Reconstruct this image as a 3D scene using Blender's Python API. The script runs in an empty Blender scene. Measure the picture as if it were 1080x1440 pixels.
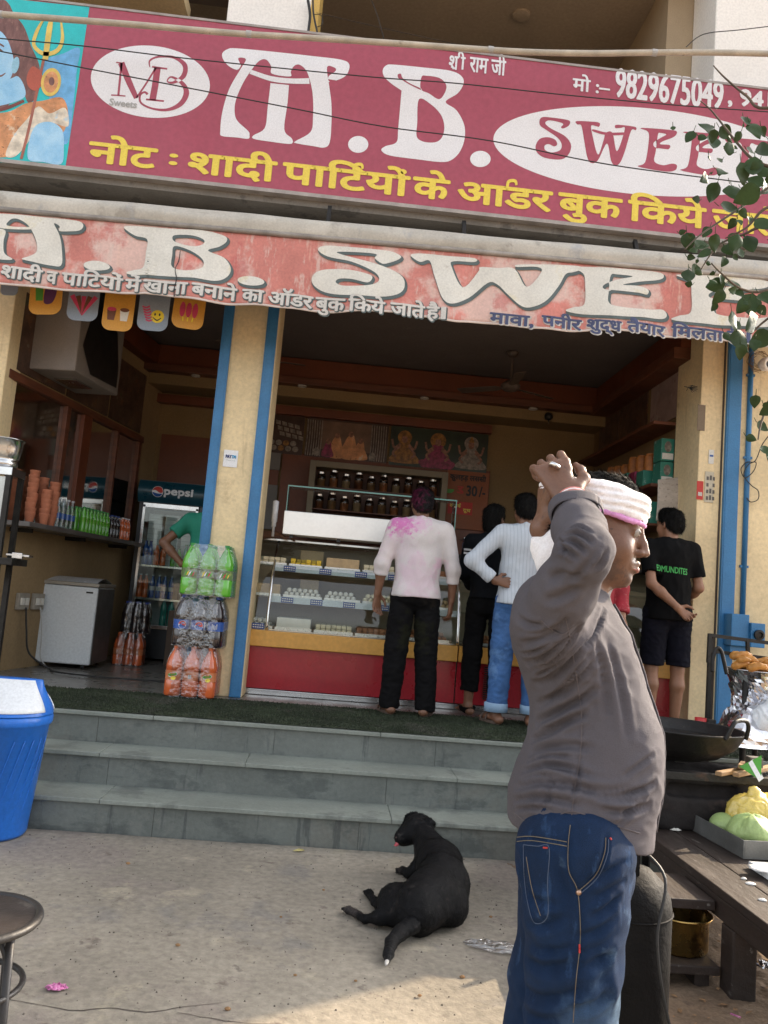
import bpy, bmesh, math, random
import numpy as np
from mathutils import Vector, Matrix, noise as mnoise
from mathutils.bvhtree import BVHTree

# ------------------------------------------------------------------ camera, light, exposure
sc = bpy.context.scene
COL = sc.collection
FPX, PITCH, YAW, ROLL, CZ = 1130.0, 6.2, 3.2, 4.8, 1.40     # focal length in pixels of the 1080 wide photograph
_t, _y, _r = map(math.radians, (PITCH, YAW, ROLL))
FW = Vector((math.sin(_y)*math.cos(_t), math.cos(_y)*math.cos(_t), math.sin(_t)))
_r0 = Vector((math.cos(_y), -math.sin(_y), 0)); _u0 = _r0.cross(FW)
RT = _r0*math.cos(_r) + _u0*math.sin(_r)
UP = _u0*math.cos(_r) - _r0*math.sin(_r)
CAMP = Vector((0, 0, CZ))
cd = bpy.data.cameras.new('camera'); cam = bpy.data.objects.new('camera', cd); COL.objects.link(cam)
M3 = Matrix((RT, UP, -FW)).transposed()
cam.matrix_world = Matrix.Translation(CAMP) @ M3.to_4x4()
cd.sensor_fit = 'AUTO'; cd.sensor_width = 36.0; cd.lens = FPX/1440*36; cd.clip_start = .05; cd.clip_end = 3000
sc.camera = cam

SUN_AZ, SUN_EL = 31.0, 29.0        # degrees from +X towards +Y: low sun behind the end of the shop row
sd = Vector((math.cos(math.radians(SUN_AZ))*math.cos(math.radians(SUN_EL)), math.sin(math.radians(SUN_AZ))*math.cos(math.radians(SUN_EL)), math.sin(math.radians(SUN_EL))))
ld = bpy.data.lights.new('sun', 'SUN'); ld.energy = 2.6; ld.angle = math.radians(.5); ld.color = (1, .80, .56)
lo = bpy.data.objects.new('sun', ld); COL.objects.link(lo); lo.rotation_euler = (-sd).to_track_quat('-Z', 'Y').to_euler(); lo.location = (30, 20, 20)
w = bpy.data.worlds.new('World'); sc.world = w; w.use_nodes = True
nt = w.node_tree; bg = nt.nodes['Background']
sky = nt.nodes.new('ShaderNodeTexSky'); sky.sky_type = 'NISHITA'; sky.sun_disc = False
sky.sun_elevation = math.radians(SUN_EL); sky.sun_rotation = math.radians(90-SUN_AZ)
sky.air_density = 1.0; sky.dust_density = 4.0; sky.ozone_density = .6
hs = nt.nodes.new('ShaderNodeHueSaturation'); hs.inputs['Saturation'].default_value = .28      # hazy, dusty sky
nt.links.new(sky.outputs[0], hs.inputs['Color']); nt.links.new(hs.outputs[0], bg.inputs[0])
bg.inputs[1].default_value = .15
sc.view_settings.view_transform = 'Standard'; sc.view_settings.look = 'None'; sc.view_settings.gamma = 1
sc.view_settings.exposure = 1.75
sc.cycles.max_bounces = 8; sc.cycles.transparent_max_bounces = 16; sc.cycles.sample_clamp_indirect = 6

def px_dir(px, py): return FW + RT*((px-540)/FPX) - UP*((py-720)/FPX)
def at_y(px, py, Y): d = px_dir(px, py); return CAMP + d*(Y/d.y)
def at_z(px, py, Z): d = px_dir(px, py); return CAMP + d*((Z-CZ)/d.z)
def at_x(px, py, X): d = px_dir(px, py); return CAMP + d*(X/d.x)
# ------------------------------------------------------------------ materials
def _n(nt, t): return nt.nodes.new('ShaderNode'+t)
def mat(name, col, rough=.6, metal=0.0, var=.12, vs=4.0, col2=None, bump=0.0, bs=60.0, fine=.06, spots=(), blobs=(), stretch=(1, 1, 1),
        coat=0.0, stripes=None, spec=.5, sheen=0.0, sub=0.0, wave=None):
    m = bpy.data.materials.new(name); m.use_nodes = True; nt = m.node_tree; L = nt.links.new
    b = nt.nodes['Principled BSDF']
    b.inputs['Roughness'].default_value = rough; b.inputs['Metallic'].default_value = metal
    b.inputs['Coat Weight'].default_value = coat; b.inputs['Specular IOR Level'].default_value = spec
    b.inputs['Coat Roughness'].default_value = .08
    if sheen: b.inputs['Sheen Weight'].default_value = sheen
    if sub: b.inputs['Subsurface Weight'].default_value = sub; b.inputs['Subsurface Radius'].default_value = (.02, .01, .006); b.inputs['Subsurface Scale'].default_value = .5
    tc = _n(nt, 'TexCoord'); mp = _n(nt, 'Mapping'); mp.inputs['Scale'].default_value = stretch
    L(tc.outputs['Object'], mp.inputs[0])
    def nz(scale, detail=6, rough_=.6, vec=mp.outputs[0]):
        t = _n(nt, 'TexNoise'); t.inputs['Scale'].default_value = scale; t.inputs['Detail'].default_value = detail
        t.inputs['Roughness'].default_value = rough_; L(vec, t.inputs['Vector']); return t.outputs['Fac']
    def rng(f, a, c, lo=0.0, hi=1.0):
        r = _n(nt, 'MapRange'); r.inputs[1].default_value = a; r.inputs[2].default_value = c; r.inputs[3].default_value = lo; r.inputs[4].default_value = hi
        L(f, r.inputs[0]); return r.outputs[0]
    def mix(f, a, c, mode='MIX'):
        x = _n(nt, 'Mix'); x.data_type = 'RGBA'; x.blend_type = mode
        if isinstance(f, (int, float)): x.inputs[0].default_value = f
        else: L(f, x.inputs[0])
        for s, i in ((a, 6), (c, 7)):
            if isinstance(s, tuple): x.inputs[i].default_value = (*s[:3], 1)
            else: L(s, x.inputs[i])
        return x.outputs[2]
    c2 = col2 or tuple(min(1, c*(1+var)) for c in col)
    c1 = col if col2 else tuple(c*(1-var) for c in col)
    out = mix(rng(nz(vs), .34, .66), tuple(c1), tuple(c2))
    if stripes:                                   # (axis, frequency, colour, width)
        ax, fr, sc_, wd = stripes
        sp = _n(nt, 'SeparateXYZ'); L(tc.outputs['Object'], sp.inputs[0])
        mm = _n(nt, 'Math'); mm.operation = 'MULTIPLY'; mm.inputs[1].default_value = fr; L(sp.outputs[ax], mm.inputs[0])
        fr_ = _n(nt, 'Math'); fr_.operation = 'FRACT'; L(mm.outputs[0], fr_.inputs[0])
        lt = _n(nt, 'Math'); lt.operation = 'LESS_THAN'; lt.inputs[1].default_value = wd; L(fr_.outputs[0], lt.inputs[0])
        out = mix(lt.outputs[0], out, tuple(sc_))
    for sca, th, colr, amt, *st in spots:         # stains and wear with a shape of their own
        vec = mp.outputs[0]
        if st:
            m2 = _n(nt, 'Mapping'); m2.inputs['Scale'].default_value = st[0]; m2.inputs['Location'].default_value = (sca*.37, 1.3, sca*.11); L(tc.outputs['Object'], m2.inputs[0]); vec = m2.outputs[0]
        out = mix(rng(nz(sca, 7, .65, vec), th, th+.07, 0, amt), out, tuple(colr))
    for cen, rad, colr, amt, nsc in blobs:
        vm = _n(nt, 'VectorMath'); vm.operation = 'DISTANCE'; L(tc.outputs['Object'], vm.inputs[0]); vm.inputs[1].default_value = cen
        d = rng(vm.outputs['Value'], 0, rad, 1.0, 0.0)
        nn = rng(nz(nsc, 5), .3, .7, -.5, .5)
        ad = _n(nt, 'Math'); ad.operation = 'MULTIPLY_ADD'; L(nn, ad.inputs[0]); ad.inputs[1].default_value = .9; L(d, ad.inputs[2])
        out = mix(rng(ad.outputs[0], .3, .7, 0, amt), out, tuple(colr))
    if fine:
        f = rng(nz(vs*25 if bs < 100 else bs, 3), .25, .75, 1-fine*2, 1+fine*2)
        x = _n(nt, 'Mix'); x.data_type = 'RGBA'; x.blend_type = 'MULTIPLY'; x.inputs[0].default_value = 1; L(out, x.inputs[6]); L(f, x.inputs[7]); out = x.outputs[2]
    L(out, b.inputs['Base Color'])
    if bump:
        bp = _n(nt, 'Bump'); bp.inputs['Strength'].default_value = min(1, bump); bp.inputs['Distance'].default_value = .01*max(1, bump)
        h = nz(bs, 5)
        if wave:                                  # (axis scale vector, strength): woven or brushed look
            m3 = _n(nt, 'Mapping'); m3.inputs['Scale'].default_value = wave; L(tc.outputs['Object'], m3.inputs[0]); h = nz(1.0, 3, .5, m3.outputs[0])
        L(h, bp.inputs['Height']); L(bp.outputs[0], b.inputs['Normal'])
    if rough < .95:
        L(rng(nz(vs*2.3, 4), .3, .7, max(0.02, rough-.08), min(1, rough+.08)), b.inputs['Roughness'])
    return m

def glass_mat(name, tint=(.95, .98, .97), refl=.9, rough=.02, minr=.05, bump=0.0, bs=30):
    m = bpy.data.materials.new(name); m.use_nodes = True; nt = m.node_tree; L = nt.links.new
    nt.nodes.remove(nt.nodes['Principled BSDF']); o = nt.nodes['Material Output']
    t = _n(nt, 'BsdfTransparent'); t.inputs[0].default_value = (*tint, 1)
    g = _n(nt, 'BsdfGlossy'); g.inputs['Roughness'].default_value = rough
    lw = _n(nt, 'LayerWeight'); lw.inputs[0].default_value = .25
    r = _n(nt, 'MapRange'); r.inputs[3].default_value = minr; r.inputs[4].default_value = refl; L(lw.outputs['Facing'], r.inputs[0])
    if bump:
        tc = _n(nt, 'TexCoord'); n = _n(nt, 'TexNoise'); n.inputs['Scale'].default_value = bs; n.inputs['Detail'].default_value = 4; L(tc.outputs['Object'], n.inputs['Vector'])
        bp = _n(nt, 'Bump'); bp.inputs['Strength'].default_value = bump; bp.inputs['Distance'].default_value = .02; L(n.outputs['Fac'], bp.inputs['Height'])
        L(bp.outputs[0], g.inputs['Normal']); L(bp.outputs[0], lw.inputs['Normal'])
    x = _n(nt, 'MixShader'); L(r.outputs[0], x.inputs[0]); L(t.outputs[0], x.inputs[1]); L(g.outputs[0], x.inputs[2]); L(x.outputs[0], o.inputs[0])
    return m

def emit_mat(name, col, s):
    m = bpy.data.materials.new(name); m.use_nodes = True; b = m.node_tree.nodes['Principled BSDF']
    b.inputs['Base Color'].default_value = (*col, 1); b.inputs['Emission Color'].default_value = (*col, 1); b.inputs['Emission Strength'].default_value = s
    return m

# ------------------------------------------------------------------ mesh builder
class MB:
    def __init__(s): s.v = []; s.f = []; s.m = []
    def add(s, v, f, mi=0):
        o = len(s.v); s.v += [tuple(p) for p in v]; s.f += [tuple(i+o for i in q) for q in f]; s.m += [mi]*len(f); return s
    def box(s, x0, x1, y0, y1, z0, z1, mi=0):
        v = [(x, y, z) for z in (z0, z1) for y in (y0, y1) for x in (x0, x1)]
        return s.add(v, [(0, 2, 3, 1), (4, 5, 7, 6), (0, 1, 5, 4), (2, 6, 7, 3), (0, 4, 6, 2), (1, 3, 7, 5)], mi)
    def obox(s, a, b, wx, wz, side=None, mi=0):      # bar of rectangular section from a to b
        a, b = Vector(a), Vector(b); d = (b-a).normalized()
        sx = Vector(side) if side else (Vector((0, 0, 1)).cross(d) if abs(d.z) < .95 else Vector((1, 0, 0)))
        sx = (sx - d*sx.dot(d)).normalized(); sz = d.cross(sx)
        v = [p + sx*(i*wx/2) + sz*(j*wz/2) for p in (a, b) for (i, j) in ((-1, -1), (1, -1), (1, 1), (-1, 1))]
        return s.add(v, [(0, 3, 2, 1), (4, 5, 6, 7), (0, 1, 5, 4), (1, 2, 6, 5), (2, 3, 7, 6), (3, 0, 4, 7)], mi)
    def tube(s, pts, r, n=10, mi=0, closed=False, caps=True):
        pts = [Vector(p) for p in pts]; k = len(pts); rr = r if isinstance(r, (list, tuple)) else [r]*k
        v = []; u = None
        for i, p in enumerate(pts):
            d = (pts[(i+1) % k]-pts[i-1]) if closed else (pts[min(i+1, k-1)]-pts[max(i-1, 0)])
            d.normalize()
            if u is None: u = d.orthogonal().normalized()
            u = (u-d*u.dot(d)); u = u.normalized() if u.length > 1e-6 else d.orthogonal().normalized(); w_ = d.cross(u)
            v += [p+(u*math.cos(2*math.pi*j/n)+w_*math.sin(2*math.pi*j/n))*rr[i] for j in range(n)]
        f = []
        for i in range(k if closed else k-1):
            a, b = i*n, ((i+1) % k)*n
            f += [(a+j, a+(j+1) % n, b+(j+1) % n, b+j) for j in range(n)]
        if caps and not closed: f += [tuple(range(n-1, -1, -1)), tuple((k-1)*n+j for j in range(n))]
        return s.add(v, f, mi)
    def lathe(s, prof, c=(0, 0, 0), n=24, mi=0, M=None, sx=1, sy=1):
        c = Vector(c); v = []; f = []
        for (r, z) in prof:
            for j in range(n):
                a = 2*math.pi*j/n; p = Vector((r*math.cos(a)*sx, r*math.sin(a)*sy, z)); v.append((M @ p if M else p)+c)
        for i in range(len(prof)-1):
            a, b = i*n, (i+1)*n
            f += [(a+j, a+(j+1) % n, b+(j+1) % n, b+j) for j in range(n)]
        if prof[0][0] > 1e-5: f.append(tuple(range(n-1, -1, -1)))
        if prof[-1][0] > 1e-5: f.append(tuple((len(prof)-1)*n+j for j in range(n)))
        return s.add(v, f, mi)
    def grid(s, fn, nu, nv, mi=0):
        v = [fn(i/nu, j/nv) for j in range(nv+1) for i in range(nu+1)]
        return s.add(v, [(j*(nu+1)+i, j*(nu+1)+i+1, (j+1)*(nu+1)+i+1, (j+1)*(nu+1)+i) for j in range(nv) for i in range(nu)], mi)
    def prism(s, poly, fn, t0, t1, mi=0):            # poly in (u, v); fn(u, v, t) -> point
        n = len(poly); v = [fn(a, b, t) for t in (t0, t1) for a, b in poly]
        f = [tuple(range(n-1, -1, -1)), tuple(range(n, 2*n))] + [(i, (i+1) % n, n+(i+1) % n, n+i) for i in range(n)]
        return s.add(v, f, mi)

WL = {}
def _link(o, parent=None, loc=None):
    COL.objects.link(o)
    if parent is not None: o.parent = parent; WL[o.name] = WL[parent.name]
    else: o.location = loc; WL[o.name] = Vector(loc)
def tag(o, label, cat, group=None, kind=None):
    if label: o['label'] = label
    if cat: o['category'] = cat
    if group: o['group'] = group
    if kind: o['kind'] = kind
    return o
def thing(name, label, cat, loc, group=None):
    o = bpy.data.objects.new(name, None); o.empty_display_size = .05; _link(o, None, Vector(loc)); return tag(o, label, cat, group)
def _mesh(name, mb, mats, off, smooth):
    me = bpy.data.meshes.new(name)
    if isinstance(mb, MB):
        me.from_pydata([(p[0]-off.x, p[1]-off.y, p[2]-off.z) for p in mb.v], [], mb.f); mi = mb.m
    else:
        v, f = mb; me.from_pydata((np.asarray(v)-np.array(off)).tolist(), [], np.asarray(f).tolist() if not isinstance(f, list) else f); mi = None
    ms = mats if isinstance(mats, (list, tuple)) else [mats]
    for m in ms: me.materials.append(m)
    if mi and len(ms) > 1: me.polygons.foreach_set('material_index', mi)
    if smooth: me.polygons.foreach_set('use_smooth', [True]*len(me.polygons))
    me.update(); return me
def finish(o, bevel, thick, sub, smooth, wn=True):
    if thick: md = o.modifiers.new('s', 'SOLIDIFY'); md.thickness = thick; md.offset = 0
    if bevel: md = o.modifiers.new('b', 'BEVEL'); md.width = bevel; md.segments = 2; md.limit_method = 'ANGLE'
    if sub: md = o.modifiers.new('u', 'SUBSURF'); md.levels = sub; md.render_levels = sub
def part(name, mb, mats, parent, smooth=False, bevel=0, thick=0, sub=0, label=None, kind=None):
    o = bpy.data.objects.new(name, _mesh(name, mb, mats, WL[parent.name], smooth)); _link(o, parent)
    finish(o, bevel, thick, sub, smooth); tag(o, label, None, None, kind); return o
def solo(name, mb, mats, label, cat, smooth=False, bevel=0, thick=0, sub=0, group=None, kind=None, loc=None):
    if loc is None:
        a = np.array(mb.v if isinstance(mb, MB) else mb[0]); loc = ((a[:, 0].min()+a[:, 0].max())/2, (a[:, 1].min()+a[:, 1].max())/2, a[:, 2].min())
    loc = Vector([float(c) for c in loc])
    o = bpy.data.objects.new(name, _mesh(name, mb, mats, loc, smooth)); _link(o, None, loc)
    finish(o, bevel, thick, sub, smooth); return tag(o, label, cat, group, kind)
def dup(root, loc, label, group=None):
    r = root.copy(); COL.objects.link(r); r.location = loc; r['label'] = label; WL[r.name] = Vector(loc)
    if group: r['group'] = group
    for ch in list(root.children):
        c = ch.copy(); COL.objects.link(c); c.parent = r
        for g in list(ch.children):
            d = g.copy(); COL.objects.link(d); d.parent = c
    return r

# ------------------------------------------------------------------ lettering
def curve_mesh(cu):
    o = bpy.data.objects.new('tmp', cu); COL.objects.link(o); dg = bpy.context.evaluated_depsgraph_get(); dg.update()
    me = bpy.data.meshes.new_from_object(o.evaluated_get(dg)); bpy.data.objects.remove(o)
    v = [tuple(p.co) for p in me.vertices]; f = [tuple(p.vertices) for p in me.polygons]; bpy.data.meshes.remove(me); bpy.data.curves.remove(cu)
    return v, f
def text_mesh(s, res=3):
    cu = bpy.data.curves.new('tmp', 'FONT'); cu.body = s; cu.size = 1; cu.resolution_u = res; return curve_mesh(cu)
def text_fit(mb, s, fn, u0, u1, v0, v1, bold=0.0, mi=0, marks=(), step=.0004):
    """text s scaled into the box u0..u1, v0..v1; fn(u, v, lift) -> point; bold copies thicken the strokes"""
    v, f = text_mesh(s); a = np.array(v); lo, hi = a.min(0), a.max(0)
    su, sv = (u1-u0)/(hi[0]-lo[0]), (v1-v0)/(hi[1]-lo[1])
    offs = [(0, 0)] if not bold else [(0, 0)]+[(bold*math.cos(i*math.pi/4), bold*math.sin(i*math.pi/4)) for i in range(8)]
    for i, (du, dv) in enumerate(offs):
        mb.add([fn(u0+(p[0]-lo[0])*su+du, v0+(p[1]-lo[1])*sv+dv, i*step) for p in v], f, mi)
    return su, sv, lo
def cr(pts, n=6):
    """closed smooth outline through pts; a point given as (x, y, 1) is a sharp corner"""
    segs = []; k = len(pts); corner = [len(p) > 2 for p in pts]; P = [Vector(p[:2]) for p in pts]; out = []
    for i in range(k):
        p0, p1, p2, p3 = P[i-1], P[i], P[(i+1) % k], P[(i+2) % k]
        if corner[i]: p0 = p1 - (p2-p1)*.5
        if corner[(i+1) % k]: p3 = p2 + (p2-p1)*.5
        for j in range(n):
            t = j/n
            out.append(((2*p1)+(p2-p0)*t+(2*p0-5*p1+4*p2-p3)*t*t+(3*p1-p0-3*p2+p3)*t**3)*.5)
    return [(p.x, p.y) for p in out]
def outline_mesh(loops, dx=0, dy=0):
    cu = bpy.data.curves.new('tmp', 'CURVE'); cu.dimensions = '2D'; cu.fill_mode = 'BOTH'
    for lp in loops:
        sp = cu.splines.new('POLY'); sp.points.add(len(lp)-1); sp.use_cyclic_u = True
        for q, (x, y) in zip(sp.points, lp): q.co = (x+dx, y+dy, 0, 1)
    return curve_mesh(cu)
def ellipse(cx, cy, rx, ry, n=48, rot=0):
    c, s = math.cos(rot), math.sin(rot)
    return [(cx+rx*math.cos(a)*c-ry*math.sin(a)*s, cy+rx*math.cos(a)*s+ry*math.sin(a)*c) for a in (2*math.pi*i/n for i in range(n))]
def stroke(pts, wd, n=8):
    """a closed outline round an open smooth stroke; wd a width or a list of widths"""
    P = [Vector(p) for p in pts]; k = len(P); W_ = wd if isinstance(wd, (list, tuple)) else [wd]*k; c = []; ws = []
    for i in range(k-1):
        p0, p1, p2, p3 = P[max(i-1, 0)], P[i], P[i+1], P[min(i+2, k-1)]
        for j in range(n):
            t = j/n; c.append(((2*p1)+(p2-p0)*t+(2*p0-5*p1+4*p2-p3)*t*t+(3*p1-p0-3*p2+p3)*t**3)*.5); ws.append(W_[i]*(1-t)+W_[i+1]*t)
    c.append(P[-1]); ws.append(W_[-1]); l = []; r = []
    for i, p in enumerate(c):
        d = (c[min(i+1, len(c)-1)]-c[max(i-1, 0)]).normalized(); nn = Vector((-d.y, d.x))*ws[i]/2; l.append(p+nn); r.append(p-nn)
    return [(p.x, p.y) for p in l+r[::-1]]

# ------------------------------------------------------------------ organic shapes: distance fields meshed with surface nets
def _V(a): return np.array(a, np.float32)
class SDF:
    def __init__(s, h): s.h = h; s.p = []; s.lo = _V((9e9,)*3); s.hi = -s.lo
    def _b(s, lo, hi, grow):
        if grow: s.lo = np.minimum(s.lo, lo); s.hi = np.maximum(s.hi, hi)
    def cone(s, a, b, ra, rb, k=.02, flat=None, op='u'):
        a, b = _V(a), _V(b); R = max(ra, rb); s._b(np.minimum(a, b)-R, np.maximum(a, b)+R, op == 'u'); ab = b-a; L2 = float(ab.dot(ab))+1e-12
        ax = None
        if flat: ax = _V(flat[0]); ax = ax/np.linalg.norm(ax); g = 1/flat[1]-1
        def fn(X, Y, Z):
            x, y, z = X-a[0], Y-a[1], Z-a[2]
            t = np.clip((x*ab[0]+y*ab[1]+z*ab[2])/L2, 0, 1)
            x = x-ab[0]*t; y = y-ab[1]*t; z = z-ab[2]*t
            if ax is not None:
                q = (x*ax[0]+y*ax[1]+z*ax[2])*g; x = x+ax[0]*q; y = y+ax[1]*q; z = z+ax[2]*q
            return np.sqrt(x*x+y*y+z*z)-(ra+(rb-ra)*t)
        s.p.append((fn, np.minimum(a, b)-R-k-3*s.h, np.maximum(a, b)+R+k+3*s.h, k, op)); return s
    def path(s, pts, rad, k=.02, flat=None, op='u'):
        for i in range(len(pts)-1): s.cone(pts[i], pts[i+1], rad[i], rad[i+1], k, flat, op)
        return s
    def ell(s, c, r, k=.02, R=None, op='u'):
        c, r = _V(c), _V(r); m = float(max(r)); s._b(c-(m if R is not None else r), c+(m if R is not None else r), op == 'u'); mr = float(min(r))
        Rm = np.array(R, np.float32) if R is not None else None
        def fn(X, Y, Z):
            x, y, z = X-c[0], Y-c[1], Z-c[2]
            if Rm is not None: x, y, z = (Rm[0, i]*x+Rm[1, i]*y+Rm[2, i]*z for i in range(3))
            a2, b2, c2 = x/r[0], y/r[1], z/r[2]; k0 = np.sqrt(a2*a2+b2*b2+c2*c2)
            k1 = np.sqrt((a2/r[0])**2+(b2/r[1])**2+(c2/r[2])**2)+1e-6
            return np.where(k0 < .05, -mr, k0*(k0-1)/k1)
        e = (m if R is not None else r)
        s.p.append((fn, c-e-k-3*s.h, c+e+k+3*s.h, k, op)); return s
    def box(s, c, r, rd=.01, k=.01, R=None, op='u'):
        c, r = _V(c), _V(r); m = float(np.linalg.norm(r)); e = m if R is not None else r; s._b(c-e, c+e, op == 'u'); Rm = np.array(R, np.float32) if R is not None else None
        def fn(X, Y, Z):
            x, y, z = X-c[0], Y-c[1], Z-c[2]
            if Rm is not None: x, y, z = (Rm[0, i]*x+Rm[1, i]*y+Rm[2, i]*z for i in range(3))
            x, y, z = np.abs(x)-r[0]+rd, np.abs(y)-r[1]+rd, np.abs(z)-r[2]+rd
            return np.sqrt(np.maximum(x, 0)**2+np.maximum(y, 0)**2+np.maximum(z, 0)**2)+np.minimum(np.maximum(x, np.maximum(y, z)), 0)-rd
        s.p.append((fn, c-e-k-3*s.h, c+e+k+3*s.h, k, op)); return s
    def cut(s, p, n, rad=None):                    # remove what lies beyond the plane (inside a ball of that radius, if given)
        p, n = _V(p), _V(n); n = n/np.linalg.norm(n)
        def fn(X, Y, Z):
            d = (X-p[0])*n[0]+(Y-p[1])*n[1]+(Z-p[2])*n[2]
            if rad: d = np.where((X-p[0])**2+(Y-p[1])**2+(Z-p[2])**2 < rad*rad, d, -1.)
            return d
        big = 9. if rad is None else rad+.01
        s.p.append((fn, p-big, p+big, 0, 'i')); return s
    def warp(s, fn): s.p.append((fn, None, None, 0, 'd')); return s      # fn(X, Y, Z) added to the distance
    def mesh(s, lo=None, hi=None):
        h = s.h; lo = s.lo-4*h if lo is None else _V(lo); hi = s.hi+4*h if hi is None else _V(hi)
        n = np.ceil((hi-lo)/h).astype(int)+1; ax = [lo[i]+h*np.arange(n[i], dtype=np.float32) for i in range(3)]
        D = np.full(tuple(n), .5, np.float32)
        for fn, l, u, k, op in s.p:
            if l is None: i0 = [0]*3; i1 = list(n)
            else: i0 = [max(0, int((l[i]-lo[i])/h)) for i in range(3)]; i1 = [min(int(n[i]), int((u[i]-lo[i])/h)+2) for i in range(3)]
            if any(i1[i] <= i0[i] for i in range(3)): continue
            sl = tuple(slice(i0[i], i1[i]) for i in range(3))
            d = fn(ax[0][sl[0]][:, None, None], ax[1][sl[1]][None, :, None], ax[2][sl[2]][None, None, :]).astype(np.float32); A = D[sl]
            if op == 'u':
                if k > 0: q = np.maximum(k-np.abs(A-d), 0); D[sl] = np.minimum(A, d)-q*q/(4*k)
                else: D[sl] = np.minimum(A, d)
            elif op == 's':
                d = -d; q = np.maximum(k-np.abs(A-d), 0) if k > 0 else 0; D[sl] = np.maximum(A, d)+(q*q/(4*k) if k > 0 else 0)
            elif op == 'i': D[sl] = np.maximum(A, d)
            else: D[sl] = A+d
        return surf_nets(D, lo, h)
def surf_nets(D, o, h):
    s = D < 0; cs = [(i, j, k) for i in (0, 1) for j in (0, 1) for k in (0, 1)]
    sh = tuple(x-1 for x in D.shape); c = np.zeros(sh, np.uint8)
    for (i, j, k) in cs: c += s[i:i+sh[0], j:j+sh[1], k:k+sh[2]]
    act = (c > 0) & (c < 8); ii = np.argwhere(act); idx = np.full(sh, -1, np.int32); idx[act] = np.arange(len(ii), dtype=np.int32)
    dv = {q: D[ii[:, 0]+q[0], ii[:, 1]+q[1], ii[:, 2]+q[2]] for q in cs}
    pos = np.zeros((len(ii), 3), np.float32); cnt = np.zeros(len(ii), np.float32)
    for a in cs:
        for ax in range(3):
            if a[ax] == 0:
                b = tuple(1 if i == ax else a[i] for i in range(3)); da, db = dv[a], dv[b]; m = (da < 0) != (db < 0)
                t = da/(da-db+1e-20); q = np.zeros((len(ii), 3), np.float32)+np.array(a, np.float32); q[:, ax] = t; pos[m] += q[m]; cnt += m
    v = (ii+pos/np.maximum(cnt, 1)[:, None])*h+np.asarray(o); fs = []
    for ax in range(3):
        u, w_ = (ax+1) % 3, (ax+2) % 3
        sa = [slice(1, -1)]*3; sb = [slice(1, -1)]*3; sa[ax] = slice(0, -1); sb[ax] = slice(1, None)
        A, B = s[tuple(sa)], s[tuple(sb)]; q = np.argwhere(A != B)
        if not len(q): continue
        flip = B[q[:, 0], q[:, 1], q[:, 2]]; q = q.copy(); q[:, u] += 1; q[:, w_] += 1
        def cell(du, dw):
            r = q.copy(); r[:, u] -= du; r[:, w_] -= dw; return idx[r[:, 0], r[:, 1], r[:, 2]]
        f = np.stack([cell(1, 1), cell(0, 1), cell(0, 0), cell(1, 0)], 1); f[flip] = f[flip][:, ::-1]; fs.append(f)
    return v, np.concatenate(fs)
def displace(vf, fn):                              # fn(point) -> offset added along the vertex normal
    v, f = vf; v = np.asarray(v, float); n = np.zeros_like(v); a = np.cross(v[f[:, 2]]-v[f[:, 0]], v[f[:, 3]]-v[f[:, 1]])
    for i in range(4): np.add.at(n, f[:, i], a)
    n /= np.linalg.norm(n, axis=1)[:, None]+1e-12
    return v+n*np.array([fn(p) for p in v])[:, None], f
def relax(vf, it=2, lam=.5):
    v, f = vf; v = np.asarray(v, float); e = np.concatenate([f[:, [0, 1]], f[:, [1, 2]], f[:, [2, 3]], f[:, [3, 0]]])
    for _ in range(it):
        s_ = np.zeros_like(v); c = np.zeros(len(v)); np.add.at(s_, e[:, 0], v[e[:, 1]]); np.add.at(c, e[:, 0], 1); np.add.at(s_, e[:, 1], v[e[:, 0]]); np.add.at(c, e[:, 1], 1)
        v = v+(s_/np.maximum(c, 1)[:, None]-v)*lam
    return v, f
def nz3(p, s=1.0, o=0.0): return mnoise.noise(Vector((p[0]*s+o, p[1]*s+o*.7, p[2]*s-o)))
def fur(vf, n, ln, base, seed, wd=.0009, lift=.30, keep=None):
    """thin separate hairs growing from a surface and combed along a direction"""
    v, f = np.asarray(vf[0], float), vf[1]; rg = np.random.default_rng(seed); q = rg.integers(0, len(f), n); A, B_, C_ = v[f[q, 0]], v[f[q, 1]], v[f[q, 3]]; a, b = rg.random(n)[:, None], rg.random(n)[:, None]
    p = A+(B_-A)*a+(C_-A)*b; nn = np.cross(v[f[q, 2]]-v[f[q, 0]], v[f[q, 3]]-v[f[q, 1]]); nn /= np.linalg.norm(nn, axis=1)[:, None]+1e-12
    d = np.array(base)[None]+rg.normal(0, .35, (n, 3)); d -= nn*(d*nn).sum(1)[:, None]; d /= np.linalg.norm(d, axis=1)[:, None]+1e-9; L_ = ln*(.5+rg.random(n))[:, None]; s_ = np.cross(nn, d)*wd
    return np.stack([p-s_-nn*.001, p+s_-nn*.001, p+d*L_+nn*L_*lift], 1).reshape(-1, 3), np.arange(3*n).reshape(-1, 3)
def bvh(vf): return BVHTree.FromPolygons([tuple(map(float, p)) for p in vf[0]], [tuple(int(i) for i in q) for q in vf[1]])
R_ = random.Random(7)
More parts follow.
